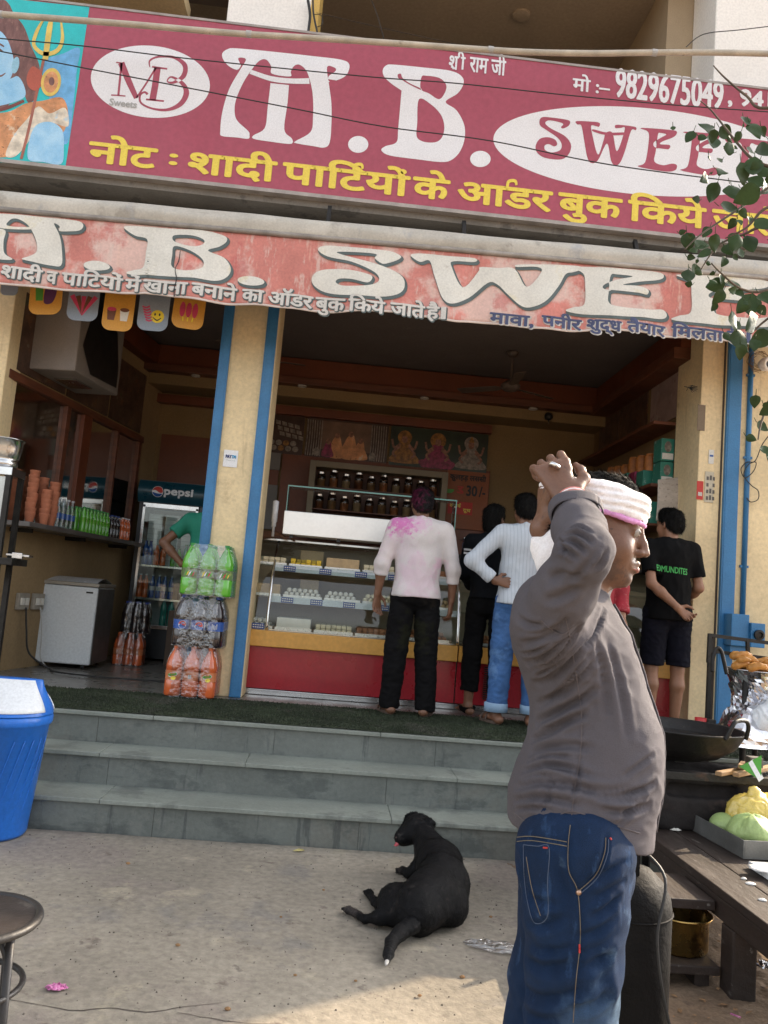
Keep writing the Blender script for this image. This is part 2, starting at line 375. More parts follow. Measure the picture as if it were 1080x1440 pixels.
# ------------------------------------------------------------------ materials of the place
PZ = .56                                                    # shop floor above the apron
m_cream = mat('cream_paint', (.74, .59, .35), .75, var=.10, vs=1.6, bump=.15, bs=25, spots=((2.3, .62, (.42, .30, .16), .45), (14, .67, (.22, .16, .09), .65), (1.1, .6, (.50, .38, .2), .4), (3.0, .6, (.40, .30, .18), .35, (6, 6, .5))))
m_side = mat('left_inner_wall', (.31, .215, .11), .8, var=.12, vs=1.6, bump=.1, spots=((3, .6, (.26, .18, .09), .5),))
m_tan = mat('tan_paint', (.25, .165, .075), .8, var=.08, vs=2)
m_blue = mat('blue_enamel', (.035, .17, .36), .45, var=.14, vs=3, bump=.15, bs=70, spots=((9, .66, (.05, .07, .09), .7), (30, .72, (.3, .28, .24), .6)))
m_white = mat('white_paint', (.87, .85, .80), .75, var=.04, vs=2, spots=((3, .66, (.5, .47, .4), .4),))
m_conc = mat('soffit_concrete', (.20, .185, .165), .9, var=.2, vs=2, bump=.4, bs=20, spots=((4, .55, (.08, .075, .07), .7),))
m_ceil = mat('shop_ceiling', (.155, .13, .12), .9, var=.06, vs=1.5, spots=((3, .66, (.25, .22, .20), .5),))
m_bceil = mat('balcony_ceiling', (.40, .33, .25), .9, var=.06, vs=1.2)
m_orange = mat('orange_laminate', (.15, .038, .014), .5, var=.15, vs=2)
m_wood = mat('brown_wood', (.13, .042, .02), .5, var=.25, vs=3, stretch=(1, 1, 8))
m_floor = mat('shop_floor_stone', (.16, .148, .13), .3, var=.15, vs=2.5, spots=((4, .6, (.16, .15, .13), .6),))
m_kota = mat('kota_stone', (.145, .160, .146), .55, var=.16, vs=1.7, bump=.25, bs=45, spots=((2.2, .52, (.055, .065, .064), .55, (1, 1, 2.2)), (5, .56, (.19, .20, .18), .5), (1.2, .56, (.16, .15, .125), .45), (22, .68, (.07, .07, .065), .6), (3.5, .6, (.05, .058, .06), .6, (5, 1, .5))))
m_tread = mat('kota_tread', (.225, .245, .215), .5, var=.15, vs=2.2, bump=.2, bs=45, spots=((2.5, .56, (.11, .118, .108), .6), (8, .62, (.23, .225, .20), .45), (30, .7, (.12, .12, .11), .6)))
m_dark = mat('dark_metal', (.03, .028, .026), .45, .6, var=.3, vs=8, bump=.2)
m_steel = mat('stainless', (.62, .62, .62), .22, 1, var=.05, vs=3, fine=.02)
m_chrome = mat('chrome', (.75, .75, .75), .1, 1, var=.03, fine=0)
m_black = mat('black_plastic', (.015, .015, .016), .4, var=.2)
m_glass = glass_mat('case_glass', (.90, .95, .93), .85, .02, .06)
m_grey = mat('grey_plastic', (.42, .42, .41), .5, var=.05)
m_wire = mat('wire_rubber', (.02, .02, .02), .6, var=.1)
m_paper = mat('paper', (.68, .66, .60), .8, var=.05)

# ------------------------------------------------------------------ ground
m_ground = mat('street_dirt', (.22, .155, .10), .95, var=.25, vs=.8, bump=.6, bs=9)
g = MB(); g.v = [(-900, -900, -.03), (900, -900, -.03), (900, 900, -.03), (-900, 900, -.03)]; g.f = [(0, 1, 2, 3)]; g.m = [0]
solo('ground', g, m_ground, 'bare brown earth of the street reaching away from the shop', None, kind='structure')
m_apron = mat('apron_concrete', (.265, .234, .187), .9, var=.20, vs=1.1, bump=.5, bs=48, fine=.13,
              spots=((.9, .53, (.205, .17, .15), .6), (3.2, .585, (.35, .305, .225), .65), (5.5, .625, (.12, .092, .078), .8), (2.0, .58, (.185, .17, .155), .65), (13, .645, (.10, .082, .07), .7), (34, .66, (.075, .06, .052), .85), (50, .675, (.52, .48, .40), .65)))
def apz(x, y): return .006*nz3((x, y, 0), 2.2)+.0025*nz3((x, y, 3), 9)
def edge_x(y): return 1.22+.10*nz3((0, y, 5), 1.3)+.03*nz3((0, y, 9), 6)
g = MB(); g.grid(lambda u, v: (lambda y: (lambda x: (x, y, apz(x, y)-(.03 if u > .999 else 0)))(-7+(edge_x(y)+7)*(1-(1-u)**1.8)))(-3+7.66*v), 140, 150)
solo('concrete_apron', g, m_apron, 'worn concrete paving stained brown in front of the steps', None, smooth=True, kind='structure')
# cracks in the apron: thin dark grooves
m_crack = mat('crack_dirt', (.075, .06, .05), .95, var=.2)
def crack(pts, wd):
    g = MB(); o = stroke(pts, wd, 5); n = len(o)//2; o3 = [(x+.006*nz3((x, y, 1), 25), y+.006*nz3((x, y, 7), 25)) for x, y in o]
    g.v = [(x, y, apz(x, y)+.0015) for x, y in o3]; g.f = [(i, i+1, 2*n-2-i, 2*n-1-i) for i in range(n-1)]; g.m = [0]*(n-1); return g
g = MB()
for pts, wd in (([(-.83, 2.83), (-.70, 2.80), (-.60, 2.83), (-.48, 2.82), (-.38, 2.86), (-.30, 2.89), (-.2, 2.93)], [.002, .005, .003, .006, .003, .002, .001]),
                ([(-.38, 2.83), (-.25, 2.80), (-.1, 2.79), (.05, 2.80)], [.002, .004, .002, .001]), ([(-1.1, 2.9), (-.95, 2.86), (-.83, 2.83)], [.001, .003, .003])):
    c = crack(pts, wd); g.add(c.v, c.f)
solo('paving_crack', g, m_crack, 'thin dark crack running across the concrete paving', None, kind='structure')
m_dirt = mat('loose_dirt', (.20, .135, .085), .97, var=.3, vs=3, bump=.8, bs=35, fine=.12, spots=((6, .58, (.09, .06, .045), .7), (40, .66, (.36, .27, .18), .6), (18, .66, (.05, .035, .03), .7)))
def dz(x, y): return -.012+.018*nz3((x, y, 2), 2.5)+.010*nz3((x, y, 5), 11)+.005*nz3((x, y, 8), 30)
g = MB(); g.grid(lambda u, v: (lambda x, y: (x, y, dz(x, y)))(.95+u*4, .6+v*4.3), 200, 210)
solo('dirt_strip', g, m_dirt, 'loose brown dirt under the food vendor bench', None, smooth=True, kind='structure')
# leaf litter and grit on the dirt: nobody could count it
m_lit = mat('dry_litter', (.30, .17, .08), .9, var=.5, vs=20)
g = MB()
for i in range(520):
    x, y = 1.0+R_.random()*1.7, 2.2+R_.random()*2.2
    if x < edge_x(y)-.02 and R_.random() < .9: continue
    s, a = .008+.02*R_.random()**2, R_.random()*6.3; z = dz(x, y)+.006; c, n_ = math.cos(a)*s, math.sin(a)*s; h = s*.5*R_.random()
    g.add([(x-c, y-n_, z), (x+n_*.5, y-c*.5, z+h), (x+c, y+n_, z+h*.4), (x-n_*.5, y+c*.5, z)], [(0, 1, 2, 3)])
solo('leaf_litter', g, m_lit, 'scattered dry leaf bits and grit lying on the dirt', None, kind='stuff')

g = MB()
for i in range(1500):
    x, y = -1.9+2.9*R_.random(), 2.35+2.28*R_.random()**.8; r_ = .0018+.005*R_.random()**3; z = apz(x, y); a = R_.random()*6
    g.add([(x+r_*math.cos(a+q*2.1), y+r_*math.sin(a+q*2.1), z-.001) for q in range(3)]+[(x, y, z+r_*.9)], [(0, 1, 3), (1, 2, 3), (2, 0, 3)])
solo('ground_grit', g, mat('grit_dark', (.12, .10, .085), .95, var=.6, vs=30), 'fine dark grit and crumbs strewn over the concrete', None, kind='stuff')
# ------------------------------------------------------------------ steps and platform
st = thing('stone_steps', 'three grey green stone steps leading up to the sweet shop', 'steps', (0, 4.9, 0))
XL, XR = -3.6, 4.7
fr = [4.655, 4.95, 5.225]; zz = [0, .185, .372, PZ]
joints = [[-2.9, -1.9, -.87, .27, 1.35, 2.4, 3.5], [-2.5, -1.22, .43, 1.7, 2.9, 3.9], [-2.9, -1.38, -.28, .75, 1.9, 3.1]]
for k in range(3):
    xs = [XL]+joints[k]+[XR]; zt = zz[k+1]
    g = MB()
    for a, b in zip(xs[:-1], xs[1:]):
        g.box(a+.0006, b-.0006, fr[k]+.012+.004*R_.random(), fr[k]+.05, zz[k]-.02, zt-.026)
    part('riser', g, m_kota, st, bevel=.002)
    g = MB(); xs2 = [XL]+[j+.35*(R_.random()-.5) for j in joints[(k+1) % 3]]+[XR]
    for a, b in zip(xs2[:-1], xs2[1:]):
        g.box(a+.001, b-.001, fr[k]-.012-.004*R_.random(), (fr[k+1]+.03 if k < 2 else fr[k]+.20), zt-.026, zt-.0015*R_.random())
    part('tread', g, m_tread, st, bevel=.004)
g = MB(); g.box(XL, XR, fr[0]+.05, 9.9, -.05, zz[1]-.03); g.box(XL, XR, fr[1]+.05, 9.9, zz[1]-.03, zz[2]-.03); g.box(XL, XR, fr[2]+.05, 9.9, zz[2]-.03, PZ-.027)
part('core', g, m_conc, st)
g = MB()
yy = [5.426, 6.2, 6.9, 7.6, 8.3, 9.0, 9.6]
for i in range(6):
    x = XL
    while x < XR: g.box(x+.001, min(x+.9, XR)-.001, yy[i]+.001, yy[i+1]-.001, PZ-.03, PZ-.001); x += .9
solo('floor', g, m_floor, 'polished stone floor tiles inside the shop', None, kind='structure')
# turf mat with its pile
m_turf = mat('turf_green', (.030, .040, .020), .95, var=.35, vs=2.5, fine=.15, spots=((1.4, .55, (.06, .058, .045), .7), (9, .62, (.018, .022, .012), .6)))
tm = thing('turf_mat', 'dark green artificial turf mat laid along the top step', 'mat', (.6, 5.75, PZ))
def turf_y1(x): return 6.22+.03*math.sin(x*2)+(-.10 if x < -1.75 else 0)
g = MB(); g.grid(lambda u, v: (lambda x: (x, 5.235+v*(turf_y1(x)-5.235)+.012*nz3((x, 0, v), 4)*(1-v), PZ+.004+.004*nz3((x, v*2, 0), 3)))(-2.6+5.9*u), 120, 24)
part('backing', g, m_turf, tm)
rng = np.random.default_rng(3); N = 60000
x = -2.6+5.9*rng.random(N); yv = rng.random(N); y = 5.235+yv*(6.22+.03*np.sin(x*2)-5.235)-np.where(x < -1.75, .1*yv, 0)
a = rng.random(N)*6.283; hgt = .006+.008*rng.random(N); wd = .0035
t1 = np.stack([x-np.cos(a)*wd, y-np.sin(a)*wd, np.full(N, PZ+.004)], 1); t2 = np.stack([x+np.cos(a)*wd, y+np.sin(a)*wd, np.full(N, PZ+.004)], 1)
t3 = np.stack([x+(rng.random(N)-.5)*.014, y+(rng.random(N)-.5)*.014, PZ+.004+hgt], 1)
vv = np.stack([t1, t2, t3], 1).reshape(-1, 3); part('pile', (vv, np.arange(3*N).reshape(-1, 3)), m_turf, tm)

# ------------------------------------------------------------------ the shop building
sh = thing('shop_building', 'two storey cream shop building with a wide open shopfront', 'building', (0, 6.5, 0))
CE = 4.05                                                    # shop ceiling
WA, WB = Vector((-2.75, 6.36, 0)), Vector((-2.20, 9.42, 0))  # the left wall runs slightly inwards
wd_ = (WB-WA).normalized(); wn_ = Vector((wd_.y, -wd_.x, 0))
def lw(t, off, z): p = WA+wd_*t+wn_*off; return Vector((p.x, p.y, z))    # along, out of, up the left wall
g = MB()
g.prism([(WA.x, WA.y), (WB.x, WB.y), (WB.x-.3, WB.y), (WA.x-.3, WA.y)], lambda u, v, t: (u, v, t), PZ-.02, CE+.1)
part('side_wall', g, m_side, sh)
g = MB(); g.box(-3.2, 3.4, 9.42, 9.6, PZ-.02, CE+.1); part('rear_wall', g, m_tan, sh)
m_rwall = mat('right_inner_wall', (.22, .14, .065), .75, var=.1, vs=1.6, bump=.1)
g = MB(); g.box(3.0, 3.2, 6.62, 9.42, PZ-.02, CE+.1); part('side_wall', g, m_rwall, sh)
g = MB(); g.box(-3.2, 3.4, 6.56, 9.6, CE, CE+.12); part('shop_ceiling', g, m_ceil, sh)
# pillars
g = MB(); g.box(-1.05, -.62, 6.365, 6.80, PZ-.001, 4.35); part('pillar', g, m_cream, sh, bevel=.008)
g = MB(); g.box(-3.6, -2.70, 6.33, 6.62, PZ-.001, 4.35); part('pillar', g, m_cream, sh, bevel=.008)
g = MB(); g.box(2.915, 3.105, 6.38, 6.62, PZ-.001, 4.35); g.box(2.93, 3.105, 6.60, 6.9, PZ-.001, 4.35); part('pillar', g, m_cream, sh, bevel=.006)
g = MB(); g.box(3.112, 5.78, 6.36, 6.62, PZ-.3, 4.35); part('front_wall', g, m_cream, sh, bevel=.004)
g = MB(); g.box(3.10, 3.114, 6.37, 6.60, PZ, 4.3); part('joint_gap', g, m_crackd if 'm_crackd' in globals() else m_crack, sh)
# blue shutter rails
for x0, x1, yf in ((-1.065, -.985, 6.335), (-.715, -.628, 6.335), (3.118, 3.238, 6.33)):
    g = MB(); g.box(x0, x1, yf, yf+.06, PZ+.002, 4.33); g.box(x0+.012, x1-.012, yf-.004, yf, PZ+.01, 4.3)
    part('shutter_rail', g, m_blue, sh, bevel=.004)
# lintel, slab, beams
g = MB(); g.box(-3.6, 5.78, 6.37, 6.62, CE-.02, 4.36); part('lintel', g, m_cream, sh)
g = MB(); g.box(-3.6, 5.78, 5.96, 9.6, 4.36, 4.56); part('balcony_slab', g, m_conc, sh)
g = MB(); g.box(-2.6, 2.99, 9.0, 9.42, 3.60, 3.78); part('rear_beam', g, m_tan, sh, bevel=.006)
g = MB(); g.box(-2.6, 2.98, 8.92, 9.06, 3.80, 4.03)
part('cornice', g, m_orange, sh, bevel=.006)
g = MB(); g.box(2.84, 2.98, 6.65, 8.92, 3.80, 4.03); part('cornice', g, m_orange, sh, bevel=.006)
g = MB(); g.box(-2.6, 2.98, 8.86, 9.02, 3.72, 3.80); g.box(2.78, 2.99, 6.65, 8.9, 3.70, 3.80); part('cornice_lip', g, m_wood, sh, bevel=.006)
g = MB(); g.obox(lw(.3, .07, 3.9), lw(2.6, .07, 3.9), .14, .22); part('cornice', g, m_orange, sh, bevel=.006)
g = MB(); g.box(-2.6, 1.72, 9.30, 9.42, 3.46, 3.56); part('picture_rail', g, m_orange, sh, bevel=.005)
# small downlights in the lip
m_lamp = mat('unlit_lamp', (.55, .52, .48), .3, var=.03)
for px, py in ((425, 541), (597, 558), (750, 570), (275, 530)):
    c = at_y(px, py, 8.93); g = MB(); g.lathe([(.05, 0), (.05, -.012), (.03, -.014), (.03, -.004), (0, -.004)], (c.x, 8.94, 3.72), 16); part('downlight', g, m_lamp, sh, smooth=False)
# upper floor: pillars, ceiling, side wall, parapet
g = MB(); g.box(-1.30, -.62, 6.30, 6.75, 4.56, 7.4); part('upper_pillar', g, m_white, sh, bevel=.01)
g = MB(); g.box(-.62, -.55, 6.36, 6.7, 4.56, 7.4); part('upper_pillar', g, mat('yellow_wall', (.62, .42, .12), .8), sh)
g = MB(); g.box(2.86, 5.78, 6.28, 6.75, 4.56, 7.4); part('upper_pillar', g, m_white, sh, bevel=.01)
g = MB(); g.box(-3.6, 5.78, 6.2, 10.5, 7.4, 7.6); part('upper_ceiling', g, m_bceil, sh)
g = MB(); g.box(2.62, 2.9, 6.76, 10.5, 4.56, 7.4); part('upper_wall', g, mat('upper_tan', (.42, .33, .22), .85, var=.05), sh)
g = MB(); g.box(-3.6, 5.78, 9.6, 9.8, 4.56, 7.4); part('upper_wall', g, m_bceil, sh)
g = MB(); g.box(-3.6, -1.31, 7.2, 7.45, 7.05, 7.4); part('upper_beam', g, mat('upper_dark', (.13, .105, .09), .9), sh)
g = MB(); g.box(-3.5, -1.7, 6.4, 6.7, 6.3, 6.42); part('upper_lintel', g, m_cream, sh)
c = at_z(733, 22, 7.39); g = MB(); g.lathe([(.09, 0), (.09, -.02), (.06, -.03), (0, -.035)], (c.x, c.y, 7.4), 16); part('ceiling_rose', g, m_bceil, sh)
# the rest of the row, out of frame to the right: its end casts the shade that covers the shopfront
g = MB(); g.box(3.13, 5.78, 6.63, 12, PZ-.3, 7.4); g.box(-9, -3.62, 6.4, 12, 0, 7.6); part('row_wall', g, m_cream, sh)
g = MB(); g.box(-9, 5.78, 6.2, 12, 7.6, 9.4); part('roof_parapet', g, m_cream, sh)

# ------------------------------------------------------------------ fittings on the front
# conduit, meter box, small notices
g = MB(); x = 3.315
g.tube([(x, 6.345, 1.50), (x, 6.345, 4.3)], .022, 12)
pc = thing('conduit_pipe', 'thin blue conduit pipe running up the cream wall', 'pipe', (x, 6.345, 1.5)); part('tube', g, m_blue, pc, smooth=True)
for z in (1.9, 2.8, 3.5): g = MB(); g.box(x-.034, x+.034, 6.335, 6.359, z, z+.02); part('clip', g, m_blue, pc)
mb_ = thing('meter_box', 'blue metal switch box with a round dial at the foot of the conduit', 'switch box', (3.28, 6.28, 1.2))
g = MB(); g.box(3.155, 3.30, 6.20, 6.355, 1.27, 1.52); part('case', g, m_blue, mb_, bevel=.006)
g = MB(); g.box(3.30, 3.415, 6.17, 6.355, 1.27, 1.46); part('side_case', g, m_blue, mb_, bevel=.006)
g = MB(); g.lathe([(.0, 0), (.035, 0), (.04, .01), (.04, .03), (.024, .034), (.022, .02), (0, .02)], (3.355, 6.17, 1.37), 20, M=Matrix.Rotation(math.pi/2, 3, 'X')); part('dial', g, m_dark, mb_, smooth=False)
g = MB(); g.box(3.17, 3.33, 6.24, 6.355, 1.20, 1.27); part('base', g, m_blue, mb_, bevel=.004)
def px_plate(x0, y0, x1, y1, Y, t=.004):
    a, b = at_y(x0, y1, Y), at_y(x1, y0, Y); g = MB(); g.box(a.x, b.x, Y-t, Y, a.z, b.z); return g, a, b
def ytext(Y): return lambda u, v, l: (u, Y-l, v)
g, a, b = px_plate(313, 634, 335.5, 656, 6.362)
ps = thing('payment_sign', 'small white square payment sign on the cream pillar', 'sign', ((a.x+b.x)/2, 6.36, a.z)); part('plate', g, mat('plate_white', (.78, .78, .78), .4, var=.02), ps, bevel=.002)
t = MB(); w_ = b.x-a.x; h_ = b.z-a.z; text_fit(t, 'PAY', ytext(6.3575), a.x+w_*.16, a.x+w_*.55, a.z+h_*.52, a.z+h_*.70, .0016); part('lettering', t, mat('ink_navy', (.01, .03, .16), .5), ps)
t = MB(); text_fit(t, 'TM', ytext(6.3575), a.x+w_*.58, a.x+w_*.86, a.z+h_*.52, a.z+h_*.70, .0016); part('lettering', t, mat('ink_cyan', (.02, .32, .6), .5), ps)
t = MB(); text_fit(t, 'Accepted here', ytext(6.3575), a.x+w_*.18, a.x+w_*.82, a.z+h_*.34, a.z+h_*.44, 0); part('lettering', t, m_grey, ps)
m_red = mat('notice_red', (.5, .04, .03), .6, var=.1)
m_ink = mat('ink_black', (.02, .02, .02), .6)
g, a, b = px_plate(979, 677, 989, 702, 6.377); ns = thing('red_notice', 'small red and white notice on the right pillar', 'notice', (a.x, 6.37, a.z)); part('sheet', g, m_red, ns)
t = MB(); text_fit(t, 'ooo', ytext(6.372), a.x+.012, b.x-.01, a.z+.03, a.z+.06, .002); part('print', t, m_paper, ns)
g, a, b = px_plate(990, 664, 1004, 706, 6.377); ns = thing('black_print_notice', 'white paper notice printed in black beside the red notice', 'notice', (a.x, 6.37, a.z)); part('sheet', g, mat('notice_paper', (.52, .47, .36), .8, var=.08), ns)
g = MB()
for i in range(3):
    for j in range(4): 
        if (i, j) != (1, 2): g.box(a.x+.012+i*.026, a.x+.03+i*.026, 6.3715, 6.3722, a.z+.02+j*.055, a.z+.05+j*.055+.01*(i % 2))
part('print', g, mat('faded_ink', (.12, .11, .10), .8), ns)
g, a, b = px_plate(996, 633, 1004, 652, 6.377); ns = thing('blue_sticker', 'tiny white and blue sticker above the paper notice', 'sticker', (a.x, 6.37, a.z)); part('sheet', g, m_paper, ns)
g = MB(); g.box(a.x+.008, b.x-.006, 6.3715, 6.3722, a.z+.06, a.z+.075); part('print', g, mat('ink_blue', (.03, .1, .35), .6), ns)
g, a, b = px_plate(980, 570, 992, 605, 6.377); solo('wall_plate', g, mat('brown_plate', (.20, .15, .10), .7), 'brown blank plate fixed high on the right pillar', 'plate')
# wall camera / horn fitting near the conduit
c = at_y(1068, 516, 6.34); hc = thing('wall_fitting', 'round white camera fitting tangled in dry straw beside the conduit', 'camera', (c.x, 6.34, c.z))
Mx = Matrix.Rotation(math.radians(100), 3, 'X') @ Matrix.Rotation(.3, 3, 'Y')
g = MB(); g.lathe([(.03, -.04), (.055, .0), (.06, .05), (.05, .06), (.032, .055), (.028, .03), (0, .03)], (c.x, 6.27, c.z), 24, M=Mx); part('housing', g, m_white, hc, smooth=True)
g = MB(); g.lathe([(.0, .045), (.026, .045), (.0, .046)], (c.x, 6.262, c.z), 20, M=Mx); part('lens', g, m_black, hc)
g = MB()
for i in range(26):
    a_ = R_.random()*6.3; b_ = a_+1+R_.random()*1.5; r_ = .05+.05*R_.random()
    g.tube([(c.x-.03+r_*math.cos(a_+(b_-a_)*k/5), 6.32-.05*R_.random(), c.z+.03+r_*math.sin(a_+(b_-a_)*k/5)) for k in range(6)], .0018, 4)
part('straw', g, mat('straw', (.24, .14, .06), .9, var=.3), hc)
# loose wire loop
def px_line(pts, Y): return [at_y(x, y, Y) for x, y in pts]
def smooth_path(P, n=6):
    P = [Vector(p) for p in P]; out = []
    for i in range(len(P)-1):
        p0, p1, p2, p3 = P[max(i-1, 0)], P[i], P[i+1], P[min(i+2, len(P)-1)]
        for j in range(n):
            t = j/n; out.append(((2*p1)+(p2-p0)*t+(2*p0-5*p1+4*p2-p3)*t*t+(3*p1-p0-3*p2+p3)*t**3)*.5)
    return out+[P[-1]]
g = MB()
g.tube(smooth_path(px_line([(1085, 608), (1072, 625), (1062, 648), (1050, 650), (1042, 660), (1048, 672), (1060, 662), (1063, 650), (1052, 654), (1046, 668), (1056, 682), (1066, 690), (1066, 702), (1056, 706), (1050, 700)], 6.315)), .004, 6)
solo('loose_wire', g, m_wire, 'loose black wire looped round the blue conduit', 'wire')
c = at_y(972, 546, 6.37); g = MB()
for i in range(10): 
    a_ = R_.random()*6.3; g.tube(smooth_path([(c.x-.02, 6.368, c.z), (c.x+.03*math.cos(a_), 6.35, c.z+.02*math.sin(a_)), (c.x+.05*math.cos(a_+.6), 6.36, c.z+.03*math.sin(a_+.8)-.01)], 4), .0022, 5)
g.tube(smooth_path([(c.x-.06, 6.37, c.z+.01), (c.x, 6.36, c.z), (c.x+.05, 6.37, c.z+.02)]), .003, 5)
solo('wire_ends', g, m_wire, 'bunch of bare wire ends sticking out of the right pillar', 'wires')
g = MB(); g.tube(smooth_path([(2.9, 6.30, 1.22), (3.05, 6.24, 1.20), (3.2, 6.22, 1.20)]), .004, 6)
# pole and cables in front of the sign
g = MB(); P = [at_y(x, y, 5.55) for x, y in ((-60, 13), (0, 20), (180, 34), (330, 47), (430, 53), (540, 60), (640, 67), (735, 73), (830, 75), (920, 74), (1000, 74), (1090, 76), (1200, 82))]
g.tube(smooth_path(P), .022, 12)
pl = thing('balcony_pole', 'long pale weathered pole strung across the top of the sign', 'pole', P[5]); part('pole', g, mat('pale_pole', (.48, .43, .35), .7, var=.2, vs=6, spots=((12, .62, (.2, .16, .12), .7),)), pl, smooth=True)
for x, y in ((0, 20), (350, 48), (690, 70), (920, 74)):
    c = at_y(x, y, 5.55); g = MB(); g.tube([(c.x-.02, c.y, c.z), (c.x+.02, c.y, c.z)], .025, 12); part('joint', g, m_grey, pl)
for lab, pts in (('upper thin black cable sagging across the signboard', [(-20, 50), (0, 54), (120, 65), (270, 83), (520, 108), (640, 117), (800, 134), (940, 147), (1090, 158)]),
                 ('lower thin black cable sagging across the signboard', [(-20, 68), (0, 72), (110, 94), (225, 116), (410, 152), (540, 178), (690, 198), (860, 232), (1090, 262)])):
    g = MB(); P = smooth_path(px_line(pts, 5.62)); g.tube(P, .0045, 6)
    solo('overhead_cable', g, m_wire, lab, 'cable', group='cables in front of the sign', loc=P[len(P)//2])
g = MB(); g.tube(smooth_path(px_line([(440, 0), (441, 20), (446, 45)], 6.25)), .008, 6); g.tube(smooth_path(px_line([(433, 0), (436, 22), (433, 48)], 6.25)), .012, 6)
g.tube(smooth_path(px_line([(440, 20), (452, 22), (453, 34), (446, 38)], 6.2)), .003, 5)
solo('drain_wires', g, m_wire, 'frayed wires hanging down the white upper pillar', 'wires')
g = MB(); g.tube(smooth_path(px_line([(520, -5), (530, 20), (540, 55)], 6.2)), .003, 5); g.tube(smooth_path(px_line([(445, 18), (540, 40), (640, 62)], 6.2)), .002, 5)
solo('thin_upper_wires', g, m_wire, 'fine black wires crossing the dark upper floor recess', 'wires'); g = MB()
g.tube(smooth_path(px_line([(965, 66), (990, 48), (1040, 42), (1090, 36)], 6.0)), .004, 5)
solo('thin_upper_wire', g, m_wire, 'single fine wire across the white upper pillar on the right', 'wire')
# ------------------------------------------------------------------ signboard
SY = 5.90
m_sign = mat('maroon_flex', (.37, .066, .105), .5, var=.05, vs=.9, bump=.06, bs=5, spots=((30, .73, (.5, .3, .3), .5),))
m_swhite = mat('sign_white', (.78, .78, .80), .5, var=.02)
m_syel = mat('sign_yellow', (.80, .62, .08), .5, var=.04)
m_steal = mat('sign_teal', (.03, .48, .52), .5, var=.06, vs=3)
def S(px, py, l=0.0): p = at_y(px, py, SY); return Vector((p.x, SY-.002-l, p.z))
sx0, sx1, sz0, sz1 = -3.3, 4.2, 4.44, 5.74
sg = thing('shop_signboard', 'big maroon shop signboard with white and yellow lettering above the awning', 'signboard', (0, SY, sz0))
g = MB(); g.grid(lambda u, v: (sx0+(sx1-sx0)*u, SY+.004*nz3((u*9, v*3, 0), 1.0)*0, sz0+(sz1-sz0)*v+.0), 2, 2)
g = MB(); g.box(sx0, sx1, SY, SY+.05, sz0, sz1); part('panel', g, m_sign, sg)
g = MB(); g.box(sx0, sx1, SY-.006, SY+.06, sz0-.03, sz0-.001); g.box(sx0, sx1, SY-.006, SY+.06, sz1+.001, sz1+.02); part('frame', g, mat('alu_frame', (.35, .31, .28), .5, .3, var=.2, vs=5), sg)
def s_shape(name, loops, m, l=.001, parent=None):
    """loops drawn in photograph pixels on the sign plane"""
    conv = [[(S(x, y).x, S(x, y).z) for x, y in lp] for lp in loops]
    v, f = outline_mesh(conv); g = MB(); g.add([(p[0], SY-l, p[1]) for p in v], f); return part(name, g, m, parent or sg)
def zr(pts, x0, y0, s): return [(x0+p[0]/s, y0+p[1]/s, *p[2:]) for p in pts]
# M (two outer legs, centre stem, crossbar) with a serif bar across the top
zM = lambda p: cr(zr(p, 300, 60, 4.909), 5)
M1 = zM([(62, 75), (100, 45), (160, 40), (400, 62), (700, 95), (880, 118), (938, 150), (925, 215), (880, 250), (806, 270), (795, 235), (845, 195), (835, 172), (785, 170), (800, 300), (815, 420), (815, 560), (803, 690), (765, 725), (690, 715), (572, 695), (568, 680), (670, 618), (688, 520), (685, 350), (650, 210), (600, 155), (560, 160), (535, 200), (530, 234), (405, 215), (400, 165), (365, 118), (320, 125), (270, 180), (205, 280), (155, 400), (148, 490), (170, 545), (240, 610), (250, 640), (240, 664), (160, 655), (60, 645), (48, 610), (62, 480), (110, 320), (190, 180), (225, 120), (200, 104), (172, 110), (185, 145), (190, 160), (165, 188), (110, 165), (70, 120)])
M2 = zM([(395, 280, 1), (522, 294, 1), (512, 420), (490, 600), (540, 660), (548, 690), (520, 700), (400, 685), (280, 665), (278, 640), (355, 590), (375, 450)])
M3 = zM([(262, 188, 1), (400, 232), (540, 248), (662, 246, 1), (664, 286, 1), (540, 284), (400, 268), (250, 216, 1)])
s_shape('lettering', [M1], m_swhite, .0015); s_shape('lettering', [M2], m_swhite, .0018); s_shape('lettering', [M3], m_swhite, .0022)
s_shape('lettering', [ellipse(300+1000/4.909, 60+703/4.909, 14.2, 11.8)], m_swhite, .0015)
zB = lambda p: cr(zr(p, 520, 80, 6.0), 5)
B1 = zB([(110, 110), (140, 72), (200, 66), (450, 90), (680, 118), (775, 165), (790, 230), (740, 310), (640, 380), (730, 450), (795, 570), (800, 690), (760, 800), (690, 870), (600, 888), (400, 865), (170, 833), (98, 790), (130, 755), (225, 720), (240, 600), (268, 285, 1), (180, 225), (120, 165)])
Bh1 = zB([(437, 170), (480, 160), (590, 180), (645, 240), (630, 310), (582, 358), (500, 310), (430, 272)])
Bh2 = zB([(415, 358), (520, 405), (600, 490), (628, 580), (618, 660), (580, 710), (520, 724), (440, 712), (395, 670), (400, 560)])
Bh3 = zB([(236, 150), (262, 144), (278, 180), (340, 225), (432, 268), (425, 278), (330, 232), (265, 192), (240, 178)])
s_shape('lettering', [B1, Bh1, Bh2, Bh3], m_swhite, .0015)
s_shape('lettering', [ellipse(520+933/6, 80+862/6, 14.4, 11.4)], m_swhite, .0015)
